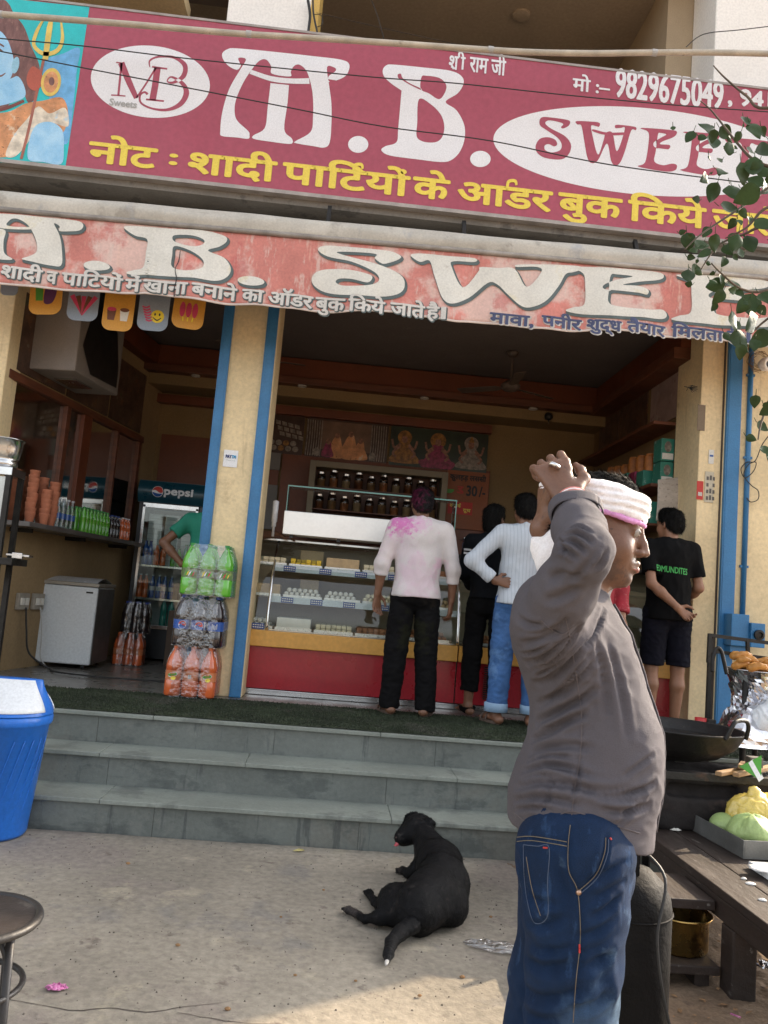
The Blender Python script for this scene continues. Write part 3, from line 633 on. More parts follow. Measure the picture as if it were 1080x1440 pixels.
# oval emblem on the left
s_shape('emblem_oval', [ellipse(211.5, 115, 84, 50.5, 72, .10)], m_swhite, .0015)
zz3 = lambda p: zr(p, 0, 0, 3.273)
def st3(p, w_): return stroke([(a/3.273, b/3.273) for a, b in p], [c/3.273 for c in w_])
for sh_ in (st3([(560, 290), (553, 360), (545, 440)], [10, 10, 10]), st3([(535, 288), (560, 291)], [6, 6]), st3([(512, 438), (545, 440), (578, 443)], [6, 6, 6]), st3([(558, 290), (595, 380), (628, 452)], [30, 28, 22]),
            st3([(628, 452), (670, 390), (718, 312)], [8, 8, 8]), st3([(725, 312), (715, 390), (702, 462)], [30, 30, 30]), st3([(700, 308), (770, 318)], [8, 8]), st3([(672, 458), (755, 466)], [8, 8]),
            st3([(690, 310), (690, 280), (730, 262), (800, 265), (850, 300), (845, 350), (800, 380), (770, 375), (790, 355), (840, 385), (858, 430), (830, 480), (770, 506), (700, 500), (650, 475), (645, 440), (665, 425), (680, 435)],
                [4, 8, 9, 12, 22, 22, 12, 5, 8, 18, 26, 22, 13, 9, 9, 9, 9, 12])):
    s_shape('emblem_stroke', [sh_], m_sign, .0025)
def s_text(name, s, pa, pb, m, bold, l=.0015, zspan=None):
    a, b = S(*pa), S(*pb); g = MB(); text_fit(g, s, lambda u, v, q: (u, SY-l-q, v), a.x, b.x, a.z, b.z, bold); return part(name, g, m, sg)
s_text('lettering', 'Sweets', (154, 148), (193, 143), m_grey, .002, .0025)
# white oval with SWEETS
s_shape('oval', [ellipse(905, 213, 212, 61, 90, .088)], m_swhite, .0012)
zs = lambda p: cr(zr(p, 740, 150, 3.176), 5)
s_shape('lettering', [zs([(60, 60), (75, 47), (120, 50), (175, 58), (195, 66), (190, 85), (165, 98), (155, 92), (165, 78), (140, 68), (100, 62), (85, 75), (110, 98), (170, 130), (198, 165), (196, 200), (175, 228), (140, 237), (80, 228), (48, 205), (42, 175), (60, 145), (95, 137), (128, 148), (138, 168), (125, 178), (100, 168), (82, 175), (85, 195), (115, 205), (150, 195), (158, 170), (140, 140), (90, 105), (62, 85)])], m_sign, .0022)
s_shape('lettering', [zs([(222, 66), (270, 66), (325, 72), (325, 90), (312, 88), (290, 86), (296, 130), (320, 215), (345, 150), (355, 118), (385, 118), (405, 200), (440, 100), (420, 96), (398, 96), (400, 82), (440, 84), (488, 92), (488, 106), (468, 108), (440, 200), (418, 252), (395, 262), (378, 240), (360, 165), (320, 240), (290, 252), (272, 225), (258, 150), (246, 86), (228, 80)]),], m_sign, .0022)
s_shape('lettering', [zs([(300, 102), (360, 116), (440, 116), (440, 126), (360, 128), (300, 112)])], m_sign, .0026)
def E_at(dx, dy): return zs([(510+dx, 98+dy), (540+dx, 96+dy), (640+dx, 104+dy), (672+dx, 112+dy), (660+dx, 135+dy), (610+dx, 155+dy), (598+dx, 168+dy), (640+dx, 172+dy), (636+dx, 190+dy), (605+dx, 190+dy), (572+dx, 180+dy), (570+dx, 160+dy), (600+dx, 140+dy), (625+dx, 125+dy), (600+dx, 118+dy), (588+dx, 125+dy), (578+dx, 200+dy), (572+dx, 245+dy), (610+dx, 262+dy), (650+dx, 255+dy), (672+dx, 262+dy), (665+dx, 284+dy), (620+dx, 290+dy), (500+dx, 268+dy), (530+dx, 250+dy), (545+dx, 170+dy), (545+dx, 115+dy)])
s_shape('lettering', [E_at(0, 0)], m_sign, .0022); s_shape('lettering', [E_at(190, 17)], m_sign, .0022)
s_shape('lettering', [zs([(900, 140), (1075, 155), (1078, 178), (1030, 172), (1000, 170), (990, 260), (985, 310), (950, 305), (962, 170), (905, 165)])], m_sign, .0022)
s_shape('lettering', [zs([(1180, 165), (1240, 172), (1235, 200), (1200, 190), (1185, 205), (1240, 250), (1235, 300), (1180, 310), (1150, 290), (1160, 275), (1200, 290), (1215, 270), (1160, 220), (1155, 185)])], m_sign, .0022)
# Hindi and number lines
s_text('lettering', 'मो :–', (805, 127), (858, 110), m_swhite, .004)
s_text('lettering', '9829675049', (865, 136), (1017, 115), m_swhite, .007)
s_text('lettering', ', 941', (1024, 150), (1084, 131), m_swhite, .007)
s_text('lettering', 'श', (631, 97), (645, 80), m_swhite, .0035); s_text('lettering', 'ी', (643, 97), (655, 74), m_swhite, .0035)
s_shape('lettering', [stroke([(634, 94), (641, 97)], [2, 3])], m_swhite, .002)
s_text('lettering', 'राम जी', (660, 101), (712, 78), m_swhite, .0035)
_nv = np.array(text_mesh('न')[0])[:, 1]; N_LO, N_HI = float(_nv.min()), float(_nv.max())
def line_text(g, s, fn, u0, u1, zb, zt, bold, step=.0004):
    """a word between u0 and u1 whose baseline and headline sit at zb and zt, signs above and below keep their place"""
    v, f = text_mesh(s); a = np.array(v); sv = (zt-zb)/(N_HI-N_LO); su = (u1-u0)/(a[:, 0].max()-a[:, 0].min())
    for i, (du, dv) in enumerate([(0, 0)]+[(bold*math.cos(k*math.pi/4), bold*.7*math.sin(k*math.pi/4)) for k in range(8)]): g.add([fn(u0+(p[0]-a[:, 0].min())*su+du, zb+(p[1]-N_LO)*sv+dv, i*step) for p in v], f)
def words(pl, m, bold):
    for s, x0, y0, x1, y1 in pl:
        ln = lambda x: 200+(x-125)*.1085
        if s == ':': s_text('lettering', s, (x0, y0), (x1, y1), m, .006); continue
        xm = (x0+x1)/2; g = MB(); line_text(g, s, lambda u, v, q: (u, SY-.0015-q, v), S(x0, ln(x0)).x, S(x1, ln(x1)).x, S(xm, ln(xm)+27).z, S(xm, ln(xm)).z, bold); part('lettering', g, m, sg)
words([('नोट', 128, 232, 221, 196), (':', 238, 231, 250, 218), ('शादी', 268, 252, 389, 214), ('पािटयों', 400, 283, 576, 226), ('के', 583, 276, 632, 244), ('आडर', 646, 300, 776, 268), ('बुक', 787, 311, 874, 276), ('िकये', 885, 317, 992, 277), ('जाते', 1003, 330, 1100, 292), ('है', 1112, 334, 1150, 296)], m_syel, .011)
for x, y in ((500, 241), (716, 264)):
    s_shape('lettering', [stroke([(x-3, y+2), (x-1, y-8), (x+8, y-9), (x+10, y-3)], [3.5, 4.5, 4.5, 3])], m_syel, .006)
# painted god panel at the left end: plain generic figure in blue and teal with a trident
pp = lambda name, loops, m, l: s_shape(name, loops, m, l)
tl, bl = (124, -6), (90, 236)
pp('portrait_ground', [[(-160, -20), (126, 10), (92, 236), (-160, 216)]], mat('portrait_teal', (.02, .50, .52), .5, var=.1, vs=5), .0012)
m_pb = mat('portrait_blue', (.24, .52, .78), .5, var=.14, vs=7, col2=(.42, .68, .88)); m_pd = mat('portrait_hair', (.19, .09, .08), .6, var=.3, vs=9, stretch=(3, 1, 1), spots=((14, .58, (.36, .19, .15), .6),))
m_pg = mat('portrait_gold', (.72, .52, .12), .5, var=.15, vs=12); m_po = mat('portrait_orange', (.62, .28, .12), .5, var=.3, vs=10, spots=((26, .60, (.10, .04, .02), .9), (9, .58, (.75, .62, .45), .7)))
pp('portrait_cloud', [cr([(60, 90), (90, 75), (112, 68), (108, 100), (104, 140), (96, 200), (80, 190), (70, 140)], 5)], mat('portrait_cloud', (.15, .42, .72), .5, var=.25, vs=8), .0018)
pp('portrait_hair', [cr([(-40, 10), (0, 0), (12, 5), (20, 20), (34, 38), (44, 65), (56, 95), (54, 130), (40, 145), (28, 120), (10, 150), (-40, 160)], 5)], m_pd, .0022)
pp('portrait_face', [cr([(-40, 40), (-5, 42), (8, 52), (16, 70), (20, 92), (14, 112), (2, 124), (-40, 128)], 5)], m_pb, .0026)
pp('portrait_neck', [cr([(-40, 118), (10, 112), (26, 108), (36, 128), (30, 140), (-5, 150), (-40, 152)], 5)], m_pb, .0024)
pp('portrait_beads', [stroke([(-20, 160), (10, 152), (34, 142)], [4, 5, 4])], mat('portrait_bead', (.20, .05, .04), .5), .0033)
pp('portrait_cloth', [cr([(-40, 165), (10, 158), (36, 146), (60, 142), (88, 138), (96, 165), (84, 190), (58, 165), (40, 175), (24, 218), (-40, 214)], 5)], m_po, .0030)
pp('portrait_fur', [cr([(54, 150), (70, 160), (92, 152), (96, 178), (70, 172), (52, 178), (40, 200), (22, 220), (8, 218), (20, 190), (38, 168)], 5)], mat('portrait_fur', (.70, .62, .50), .6, var=.3, vs=14, spots=((9, .58, (.45, .62, .75), .8),)), .0034)
pp('portrait_arm', [cr([(40, 224), (42, 195), (52, 176), (72, 172), (88, 184), (90, 210), (86, 231), (60, 228)], 5)], m_pb, .0038)
pp('portrait_staff', [stroke([(62, 82), (52, 130), (40, 185), (30, 224)], [4, 4, 4, 4])], mat('portrait_staff', (.36, .12, .08), .5), .0042)
pp('trident', [stroke([(74, 24), (70, 40), (64, 84)], [3, 8, 8])], m_pg, .0046)
pp('trident', [stroke([(62, 27), (52, 45), (48, 64), (62, 76), (80, 72), (88, 56), (86, 30)], [2.5, 5, 5, 6, 6, 5, 2.5])], m_pg, .0046)
pp('drum', [cr([(38, 108), (46, 94), (58, 102), (60, 118), (50, 128), (40, 122)], 5)], mat('portrait_drum', (.45, .10, .06), .5), .0046)
pp('drum', [ellipse(72, 116, 14, 20, 32, .15)], m_pg, .0048); pp('drum', [ellipse(72, 116, 10, 15, 32, .15)], m_po, .0052); pp('drum', [ellipse(73, 115, 4, 6, 24)], m_pd, .0056)
pp('portrait_eye', [stroke([(-8, 74), (-2, 70), (4, 73)], [2, 4, 2])], m_pd, .0032); pp('portrait_brow', [stroke([(-10, 66), (-2, 62), (6, 66)], [2, 3, 2])], m_pd, .0032); pp('portrait_ear', [ellipse(22, 92, 5, 12, 24, .2)], mat('portrait_earring', (.30, .55, .70), .5), .0034)
pp('portrait_smile', [stroke([(-6, 108), (2, 107), (8, 103)], [2, 2.5, 1])], m_pd, .0032)

# ------------------------------------------------------------------ awning
m_banner = mat('awning_red', (.58, .215, .18), .75, var=.16, vs=2.2, bump=.2, bs=9, spots=((1.6, .48, (.68, .50, .44), .85), (6.5, .56, (.66, .52, .46), .6, (3, 1, .7)), (3.0, .57, (.50, .12, .11), .6), (5, .6, (.70, .48, .38), .45, (5, 1, .6)), (20, .68, (.42, .25, .18), .5)))
m_fab = mat('awning_fabric', (.50, .47, .41), .85, var=.14, vs=2.5, bump=.3, bs=12, spots=((3.2, .56, (.30, .27, .23), .6), (2.2, .58, (.33, .34, .36), .5, (2.5, 1, 1)), (9, .66, (.18, .15, .12), .5)))
m_bl = mat('banner_cream', (.70, .685, .62), .75, var=.08, vs=3, spots=((3, .58, (.62, .55, .32), .5), (9, .66, (.45, .40, .33), .5)))
m_bo = mat('banner_shadow', (.10, .13, .13), .75, var=.15, vs=6)
m_btxt = mat('banner_small', (.62, .60, .56), .75, var=.05); m_bnavy = mat('banner_navy', (.07, .085, .17), .75, var=.15)
AY = 5.76
def vtop(x): return 4.02+.0185*x+.006*math.sin(2.3*x)
def vbot(x): return 3.475+.0265*x+.012*math.sin(3.1*x+.6)+.008*math.sin(7.3*x)-.018*math.exp(-((x-.72)/.10)**2)
def vy(x, z):                                              # hanging cloth: soft vertical waves that grow towards the hem
    t = (vtop(x)-z)/.55
    return AY-.012-.028*t*(.6*math.sin(4.1*x)+.5*math.sin(9.7*x+1)+.3*math.sin(17*x+2.2))-.012*t*nz3((x, z, 0), 6)-.02*t-.012*t*math.exp(-((x+1.54)/.03)**2)
aw = thing('awning', 'faded red shop awning banner hanging from a rolled grey fabric cover', 'awning', (0, AY, 3.5))
ax0, ax1 = -3.15, 3.75
g = MB(); g.grid(lambda u, v: (lambda x: (lambda z: (x, vy(x, z), z))(vbot(x)+(vtop(x)-vbot(x))*v))(ax0+(ax1-ax0)*u), 460, 14)
part('banner', g, m_banner, aw, smooth=True, thick=.003)
g = MB(); g.grid(lambda u, v: (lambda x: (lambda z: (x, vy(x, z)-.003, z))(vbot(x)-.004+.016*v))(ax0+(ax1-ax0)*u), 460, 1); part('hem', g, mat('hem_pale', (.62, .52, .46), .8, var=.1, vs=8), aw, smooth=True, thick=.004)
def rollc(x): return 4.085+.0185*x
def roll(u, v):
    x = ax0+(ax1-ax0)*u; a = -2.2+5.2*v; r = .092+.006*nz3((x*1.5, v*4, 0), 1.3)+.003*math.sin(30*v+4*nz3((x, 0, 0), 1.2))
    return (x, AY+.05-r*math.cos(a)*.9, rollc(x)+r*math.sin(a)*1.08)
g = MB(); g.grid(roll, 200, 26); part('rolled_cover', g, m_fab, aw, smooth=True, thick=.004)
g = MB(); g.grid(lambda u, v: (lambda x: (x, AY+.02+v*.52, rollc(x)+.085+v*.16+.01*nz3((x*2, v, 0), 2)))(ax0+(ax1-ax0)*u), 100, 6); part('cover_flap', g, m_fab, aw, smooth=True, thick=.004)
g = MB(); g.tube([(ax0, AY-.02, vtop(ax0)+.006), (0, AY-.02, vtop(0)+.006), (ax1, AY-.02, vtop(ax1)+.006)], .020, 10); part('front_bar', g, mat('awning_bar', (.30, .27, .24), .6, .2, var=.25, vs=6), aw, smooth=True)
for px, py in ((464, 297), (650, 322), (888, 342)):
    c = at_y(px, py, 6.0); g = MB(); g.obox((c.x, 5.93, 4.36), (c.x, 5.83, rollc(c.x)+.05), .03, .03); part('bracket', g, m_dark, aw)
def W_(px, py):                                              # a photograph point carried onto the banner
    p = at_y(px, py, AY-.03); return p.x, p.z
def b_pt(u, v, l): return (u, vy(u, v)-.004-l, v)
def subdiv(v, f, mx=.05):
    """cut long faces so flat lettering can follow the waves of the cloth"""
    bm = bmesh.new(); vs = [bm.verts.new(p) for p in v]
    for q in f:
        try: bm.faces.new([vs[i] for i in q])
        except ValueError: pass
    bmesh.ops.triangulate(bm, faces=bm.faces[:])
    for _ in range(5):
        e = [e for e in bm.edges if e.calc_length() > mx]
        if not e: break
        bmesh.ops.subdivide_edges(bm, edges=e, cuts=1); bmesh.ops.triangulate(bm, faces=[f_ for f_ in bm.faces if len(f_.verts) > 3])
    bm.verts.index_update(); out = [tuple(x.co) for x in bm.verts], [tuple(x.index for x in f_.verts) for f_ in bm.faces]; bm.free(); return out
def b_shape(loops, line=True):
    conv = [[W_(x, y) for x, y in lp] for lp in loops]
    for k, (m, dx, dy, l, grow, nm) in enumerate(((m_bo, .012, -.014, .0015, .010, 'title_shadow'), (m_bl, 0, 0, .006, 0, 'title_lettering'))):
        g = MB()
        for (ox, oy) in ([(dx+grow*math.cos(i*math.pi/3), dy+grow*math.sin(i*math.pi/3)) for i in range(6)] if grow else [(0, 0)]):
            v, f = outline_mesh(conv, ox, oy); v, f = subdiv(v, f); g.add([b_pt(p[0], p[1], l) for p in v], f); l += .0005
        part(nm, g, m, aw)
z4 = lambda p: cr(zr(p, 0, 290, 3.176), 5)
b_shape([z4([(-180, 30), (60, 34), (200, 48), (340, 62), (370, 82), (355, 105), (300, 110), (262, 108), (265, 88), (240, 76), (265, 130), (275, 200), (272, 262), (230, 265), (150, 250), (100, 238), (140, 222), (165, 200), (160, 150), (130, 90), (90, 60), (55, 55), (30, 78), (28, 95), (-60, 85), (-180, 70)])])
b_shape([z4([(25, 110), (20, 160), (25, 215), (60, 240), (30, 246), (-40, 240), (-90, 236), (-50, 220), (-40, 180), (-30, 108)])])
b_shape([z4([(0, 80), (60, 92), (140, 92), (140, 102), (60, 104), (0, 98)])])
b_shape([ellipse(136, 374, 19, 6.8, 32, .12)])
b_shape([z4([(552, 92), (600, 86), (760, 98), (900, 105), (1000, 130), (1012, 155), (980, 180), (930, 200), (1000, 230), (1030, 275), (1015, 315), (960, 338), (850, 325), (700, 312), (580, 302), (566, 290), (600, 282), (640, 270), (652, 200), (655, 145), (600, 128)]),
         z4([(780, 128), (860, 130), (910, 150), (905, 172), (860, 180), (800, 165), (772, 150)]), z4([(780, 178), (850, 200), (905, 240), (908, 275), (870, 290), (810, 288), (768, 270), (770, 220)])])
b_shape([ellipse(353, 395.5, 19, 6.6, 32, .12)])
z5 = lambda p: cr(zr(p, 330, 320, 2.919), 5)
b_shape([z5([(342, 88), (370, 72), (450, 76), (560, 86), (640, 96), (682, 116), (670, 132), (620, 148), (600, 145), (575, 125), (580, 108), (500, 100), (420, 98), (460, 115), (600, 155), (680, 195), (698, 235), (680, 270), (620, 285), (480, 280), (370, 262), (318, 225), (330, 185), (380, 168), (460, 172), (540, 190), (565, 205), (545, 228), (480, 212), (430, 208), (415, 222), (450, 238), (540, 240), (590, 222), (575, 185), (480, 140), (380, 115)])])
b_shape([z5([(722, 112), (770, 105), (880, 116), (985, 124), (985, 140), (900, 138), (890, 160), (935, 248), (1000, 180), (1010, 160), (1080, 164), (1150, 168), (1200, 242), (1260, 180), (1240, 160), (1160, 160), (1166, 150), (1280, 150), (1410, 156), (1425, 170), (1390, 182), (1360, 190), (1330, 240), (1280, 300), (1230, 324), (1180, 322), (1120, 270), (1080, 232), (1040, 225), (960, 290), (890, 318), (850, 290), (820, 200), (800, 135), (760, 140)])])
z6 = lambda p: cr(zr(p, 700, 340, 2.842), 5)
def bE(dx, dy): return z6([(290+dx, 100+dy), (340+dx, 98+dy), (480+dx, 104+dy), (640+dx, 120+dy), (665+dx, 138+dy), (640+dx, 152+dy), (560+dx, 160+dy), (500+dx, 172+dy), (560+dx, 176+dy), (600+dx, 192+dy), (595+dx, 212+dy), (560+dx, 204+dy), (480+dx, 196+dy), (425+dx, 190+dy), (425+dx, 172+dy), (480+dx, 150+dy), (540+dx, 138+dy), (480+dx, 130+dy), (452+dx, 134+dy), (442+dx, 200+dy), (440+dx, 245+dy), (480+dx, 262+dy), (600+dx, 272+dy), (660+dx, 270+dy), (678+dx, 292+dy), (655+dx, 308+dy), (560+dx, 304+dy), (400+dx, 296+dy), (275+dx, 278+dy), (300+dx, 262+dy), (345+dx, 250+dy), (350+dx, 180+dy), (342+dx, 125+dy)])
b_shape([bE(0, 0)]); b_shape([bE(425, 32)])
b_shape([z6([(1180, 172), (1430, 190), (1430, 220), (1360, 210), (1350, 330), (1270, 325), (1280, 205), (1180, 198)])])
def b_words(pl, m, bold, edge, ln, hgt):
    for nm, mm, off, bd, l0 in (('small_outline', edge, (.005, -.005), bold+.006, .0012), ('small_lettering', m, (0, 0), bold, .005)):
        g = MB()
        for s, x0, y0, x1, y1 in pl:
            xm = (x0+x1)/2; q = MB(); line_text(q, s, lambda u, v, l: (u+off[0], l, v+off[1]), W_(x0, ln(x0))[0], W_(x1, ln(x1))[0], W_(xm, ln(xm)+hgt)[1], W_(xm, ln(xm))[1], bd, step=.0003)
            g.add([b_pt(p[0], p[2], l0+p[1]) for p in q.v], q.f)
        part(nm, g, mm, aw)
b_words([('में', -40, 392, -2, 366), ('शादी', 6, 393, 60, 374), ('व', 67, 394, 80, 383), ('पािटयों', 88, 404, 172, 378), ('में', 177, 408, 198, 389), ('खाना', 203, 413, 265, 396), ('बनाने', 272, 421, 333, 398), ('का', 342, 424, 371, 408), ('ऑडर', 379, 431, 440, 409), ('बुक', 445, 436, 485, 418), ('िकये', 491, 438, 541, 416), ('जाते', 550, 443, 597, 424), ('है', 601, 446, 617, 426), ('।', 621, 447, 626, 430)], m_btxt, .0055, m_bo, lambda x: 375.5+(x-6)*.0945, 16.5)
b_words([('मावा,', 690, 454, 750, 438), ('पनीर', 762, 462, 818, 442), ('शुद्ध', 826, 468, 872, 449), ('तैयार', 881, 470, 936, 446), ('िमलता', 946, 477, 1018, 452), ('है', 1024, 478, 1046, 456), ('।', 1051, 480, 1055, 462)], m_bnavy, .0055, m_btxt, lambda x: 440.5+(x-700)*.0765, 14)
for x, y in ((138, 384), (419, 412)): pass
g = MB(); tear = [W_(x, y) for x, y in ((254, 353), (252, 368), (247, 380), (249, 394), (246, 408), (246, 419))]; o_ = stroke(tear, [.004, .008, .005, .008, .006, .010], 6); vv_, ff_ = outline_mesh([o_]); vv_, ff_ = subdiv(vv_, ff_); g.add([b_pt(p[0], p[1], .0125) for p in vv_], ff_); part('tear', g, m_ink, aw)
# printed cards hanging in a row under the awning
m_co = mat('card_orange', (.62, .30, .04), .55, var=.05); m_cg = mat('card_grey', (.25, .30, .36), .55, var=.05)
m_pk = mat('print_pink', (.55, .05, .12), .5, var=.2); m_br = mat('print_brown', (.16, .06, .03), .5); m_yl = mat('print_yellow', (.8, .6, .03), .5); m_gn = mat('print_green', (.08, .3, .04), .5)
cards = [('bluish hanging card half hidden behind the left end of the awning', 12, 414, 24, 46, m_cg, 'none'), ('orange hanging card printed with a purple and green drink', 62, 440, 45, 60, m_co, 'drink'), ('grey hanging card printed with a red fan of ice lollies', 114, 449, 43, 58, m_cg, 'fan'),
         ('orange hanging card printed with two cups', 163, 463, 43, 68, m_co, 'cups'), ('grey hanging card printed with a yellow smiley face', 213, 463, 43, 60, m_cg, 'smile'), ('orange hanging card printed with pink lollies', 262, 460, 45, 62, m_co, 'lolly')]
for i, (lab, px, pyb, w_, h_, m, pic) in enumerate(cards):
    Y = 5.99; a = at_y(px-w_/2, pyb, Y); wx = w_*Y/FPX; hx = (h_+34)*Y/FPX; cx = a.x+wx/2; z0 = a.z; r = wx*.28; til = (.06, .10, .02, .0, .02, -.05)[i]
    def fn(u, v, t): return (cx+u*math.cos(til)-v*math.sin(til)*.5, Y+t+.15*v*.2, z0+v+u*math.sin(til))
    poly = [(-wx/2, hx), (-wx/2, r)]+[(-wx/2+r-r*math.cos(k*math.pi/12), r-r*math.sin(k*math.pi/12)) for k in range(1, 7)]+[(wx/2-r+r*math.sin(k*math.pi/12), r-r*math.cos(k*math.pi/12)) for k in range(7)]+[(wx/2, hx)]
    t = thing('hanging_card', lab, 'card', (cx, Y, z0), 'printed cards hanging under the awning'); g = MB(); g.prism(poly, fn, -.002, .002); part('card', g, m, t)
    def pr(loops, mm, l):
        v, f = outline_mesh(loops); g = MB(); g.add([fn(p[0], p[1], -.002-l) for p in v], f); part('print', g, mm, t)
    s = wx
    if pic == 'smile':
        pr([ellipse(.14*s, .50*s, .22*s, .22*s)], m_yl, .001); pr([ellipse(.06*s, .57*s, .03*s, .05*s, 12)], m_ink, .0015); pr([ellipse(.21*s, .57*s, .03*s, .05*s, 12)], m_ink, .0015); pr([stroke([(0, .46*s), (.14*s, .37*s), (.27*s, .46*s)], [.02*s, .05*s, .02*s])], m_ink, .0015)
        for k in range(6): pr([stroke([(-.38*s+.03*k*s, .82*s-.09*k*s), (-.26*s+.03*k*s, .78*s-.09*k*s), (-.14*s+.03*k*s, .84*s-.09*k*s)], .055*s)], m_pk, .001)
    elif pic == 'fan':
        for k in range(5): x_ = (k-2)*.17*s; pr([stroke([(0, .18*s), (x_*.5, .5*s), (x_*1.15, .85*s)], [.02*s, .1*s, .16*s])], (m_pk, m_br)[k % 2] if k in (1, 3) else m_pk, .001+.0003*k)
    elif pic == 'cups':
        for x_, mm in ((-.22*s, m_br), (.2*s, m_paper)): pr([[(x_-.11*s, .35*s), (x_+.11*s, .35*s), (x_+.15*s, .72*s), (x_-.15*s, .72*s)]], mm, .001); pr([ellipse(x_, .73*s, .15*s, .07*s, 20)], m_pk if mm is m_br else m_br, .0015)
    elif pic == 'lolly':
        for k in range(3): x_ = (k-1)*.2*s; pr([ellipse(x_, .62*s, .09*s, .25*s, 20)], m_pk, .001); pr([stroke([(x_*.8, .38*s), (x_*.7, .24*s)], .04*s)], m_yl, .001)
    elif pic == 'drink':
        pr([[(-.3*s, .45*s), (-.08*s, .45*s), (-.1*s, .95*s), (-.34*s, .95*s)]], m_gn, .001); pr([cr([(-.05*s, .40*s), (.2*s, .38*s), (.32*s, .7*s), (.28*s, 1.0*s), (0, .98*s)], 4)], mat('print_purple', (.10, .03, .10), .5), .001)
# ------------------------------------------------------------------ left bay: mirror wall, ledge, goods
m_mirror = mat('mirror_silver', (.72, .74, .72), .03, 1, var=.01, fine=0)
mw = thing('wall_mirror', 'long wall mirror framed in orange and brown wood above the side ledge', 'mirror', lw(1.5, .02, 1.8))
LEN = (WB-WA).length
def wall_box(g, t0, t1, o0, o1, z0, z1, mi=0):
    v = [lw(t, o, z) for z in (z0, z1) for o in (o0, o1) for t in (t0, t1)]
    return g.add(v, [(0, 2, 3, 1), (4, 5, 7, 6), (0, 1, 5, 4), (2, 6, 7, 3), (0, 4, 6, 2), (1, 3, 7, 5)], mi)
g = MB(); wall_box(g, .1, 2.62, .004, .012, 1.79, 2.90); part('mirror_glass', g, m_mirror, mw)
for nm, t0, t1, z0, z1, m in (('rail', .05, 2.66, 2.90, 2.97, m_wood), ('post', .98, 1.05, 1.79, 2.90, m_wood), ('board', 1.30, 1.46, 1.79, 2.90, m_orange), ('post', 2.02, 2.06, 1.79, 2.9, m_wood), ('post', 2.55, 2.62, 1.79, 2.9, m_wood)):
    g = MB(); wall_box(g, t0, t1, .010, .05, z0, z1); part(nm, g, m, mw, bevel=.004)
m_poster = mat('food_poster', (.09, .05, .035), .45, var=.5, vs=7, spots=((9, .55, (.18, .08, .035), .7), (16, .6, (.2, .17, .13), .7), (7, .6, (.05, .08, .04), .7)))
for t0, t1, lab in ((.15, .95, 'dark food poster above the mirror nearest the street'), (1.0, 1.8, 'dark food poster in the middle above the mirror'), (1.85, 2.6, 'dark food poster above the mirror nearest the drinks cooler')):
    g = MB(); wall_box(g, t0, t1, .004, .02, 3.0, 3.65); solo('wall_poster', g, m_poster, lab, 'poster', group='food posters high on the left wall')
wc = thing('wall_cabinet', 'white boxy cabinet with a dark side panel under the ceiling on the left', 'cabinet', lw(.75, .2, 3.05))
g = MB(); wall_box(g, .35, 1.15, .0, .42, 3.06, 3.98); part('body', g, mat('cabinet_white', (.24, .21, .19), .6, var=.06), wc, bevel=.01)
g = MB(); g.add([lw(t, .424, z) for t, z in ((.42, 3.3), (.52, 3.62), (.60, 3.9), (.75, 3.92), (.82, 3.75), (1.0, 3.60), (1.1, 3.30), (1.1, 3.12), (.60, 3.10))], [tuple(range(9))]); part('side_panel', g, m_black, wc)
g = MB(); wall_box(g, .6, .9, .1, .3, 3.045, 3.058); part('lamp_cover', g, m_steel, wc)
lg = thing('side_ledge', 'narrow dark stone ledge along the left wall', 'ledge', lw(1.4, .15, 1.7))
m_ledge = mat('ledge_stone', (.09, .08, .075), .35, var=.25, vs=3)
g = MB(); wall_box(g, .12, 2.30, .005, .34, 1.735, 1.775); part('slab', g, m_ledge, lg, bevel=.004)
for t in (.4, 1.3, 2.2): g = MB(); wall_box(g, t, t+.02, .005, .20, 1.70, 1.735); part('bracket', g, m_dark, lg)
# clay cups in stacks
m_clay = mat('clay_cup', (.42, .15, .08), .8, var=.15, vs=12, bump=.2, bs=60)
cg = MB(); cg.lathe([(.026, 0), (.030, .004), (.042, .085), (.044, .095), (.040, .095), (.036, .08), (.024, .01), (0, .01)], (0, 0, 0), 20)
lbs = ['clay cup stack nearest the urn on the ledge', 'tallest clay cup stack in the middle of the ledge group', 'clay cup stack beside the water bottles', 'short clay cup stack in front of the tall one', 'clay cup stack standing at the rear of the group']
for i, (t, o, n) in enumerate(((.42, .15, 8), (.52, .09, 10), (.66, .10, 9), (.47, .25, 6), (.60, .24, 8))):
    p = lw(t, o, 1.776); root = thing('cup_stack', lbs[i], 'clay cups', p, 'stacks of clay cups on the ledge')
    for k in range(n):
        g = MB(); g.v = [(v[0]+p.x+.003*math.sin(k*2.1+i), v[1]+p.y+.003*math.cos(k*1.7+i), v[2]+p.z+k*.040) for v in cg.v]; g.f = cg.f; g.m = cg.m; part('cup', g, m_clay, root, smooth=True)
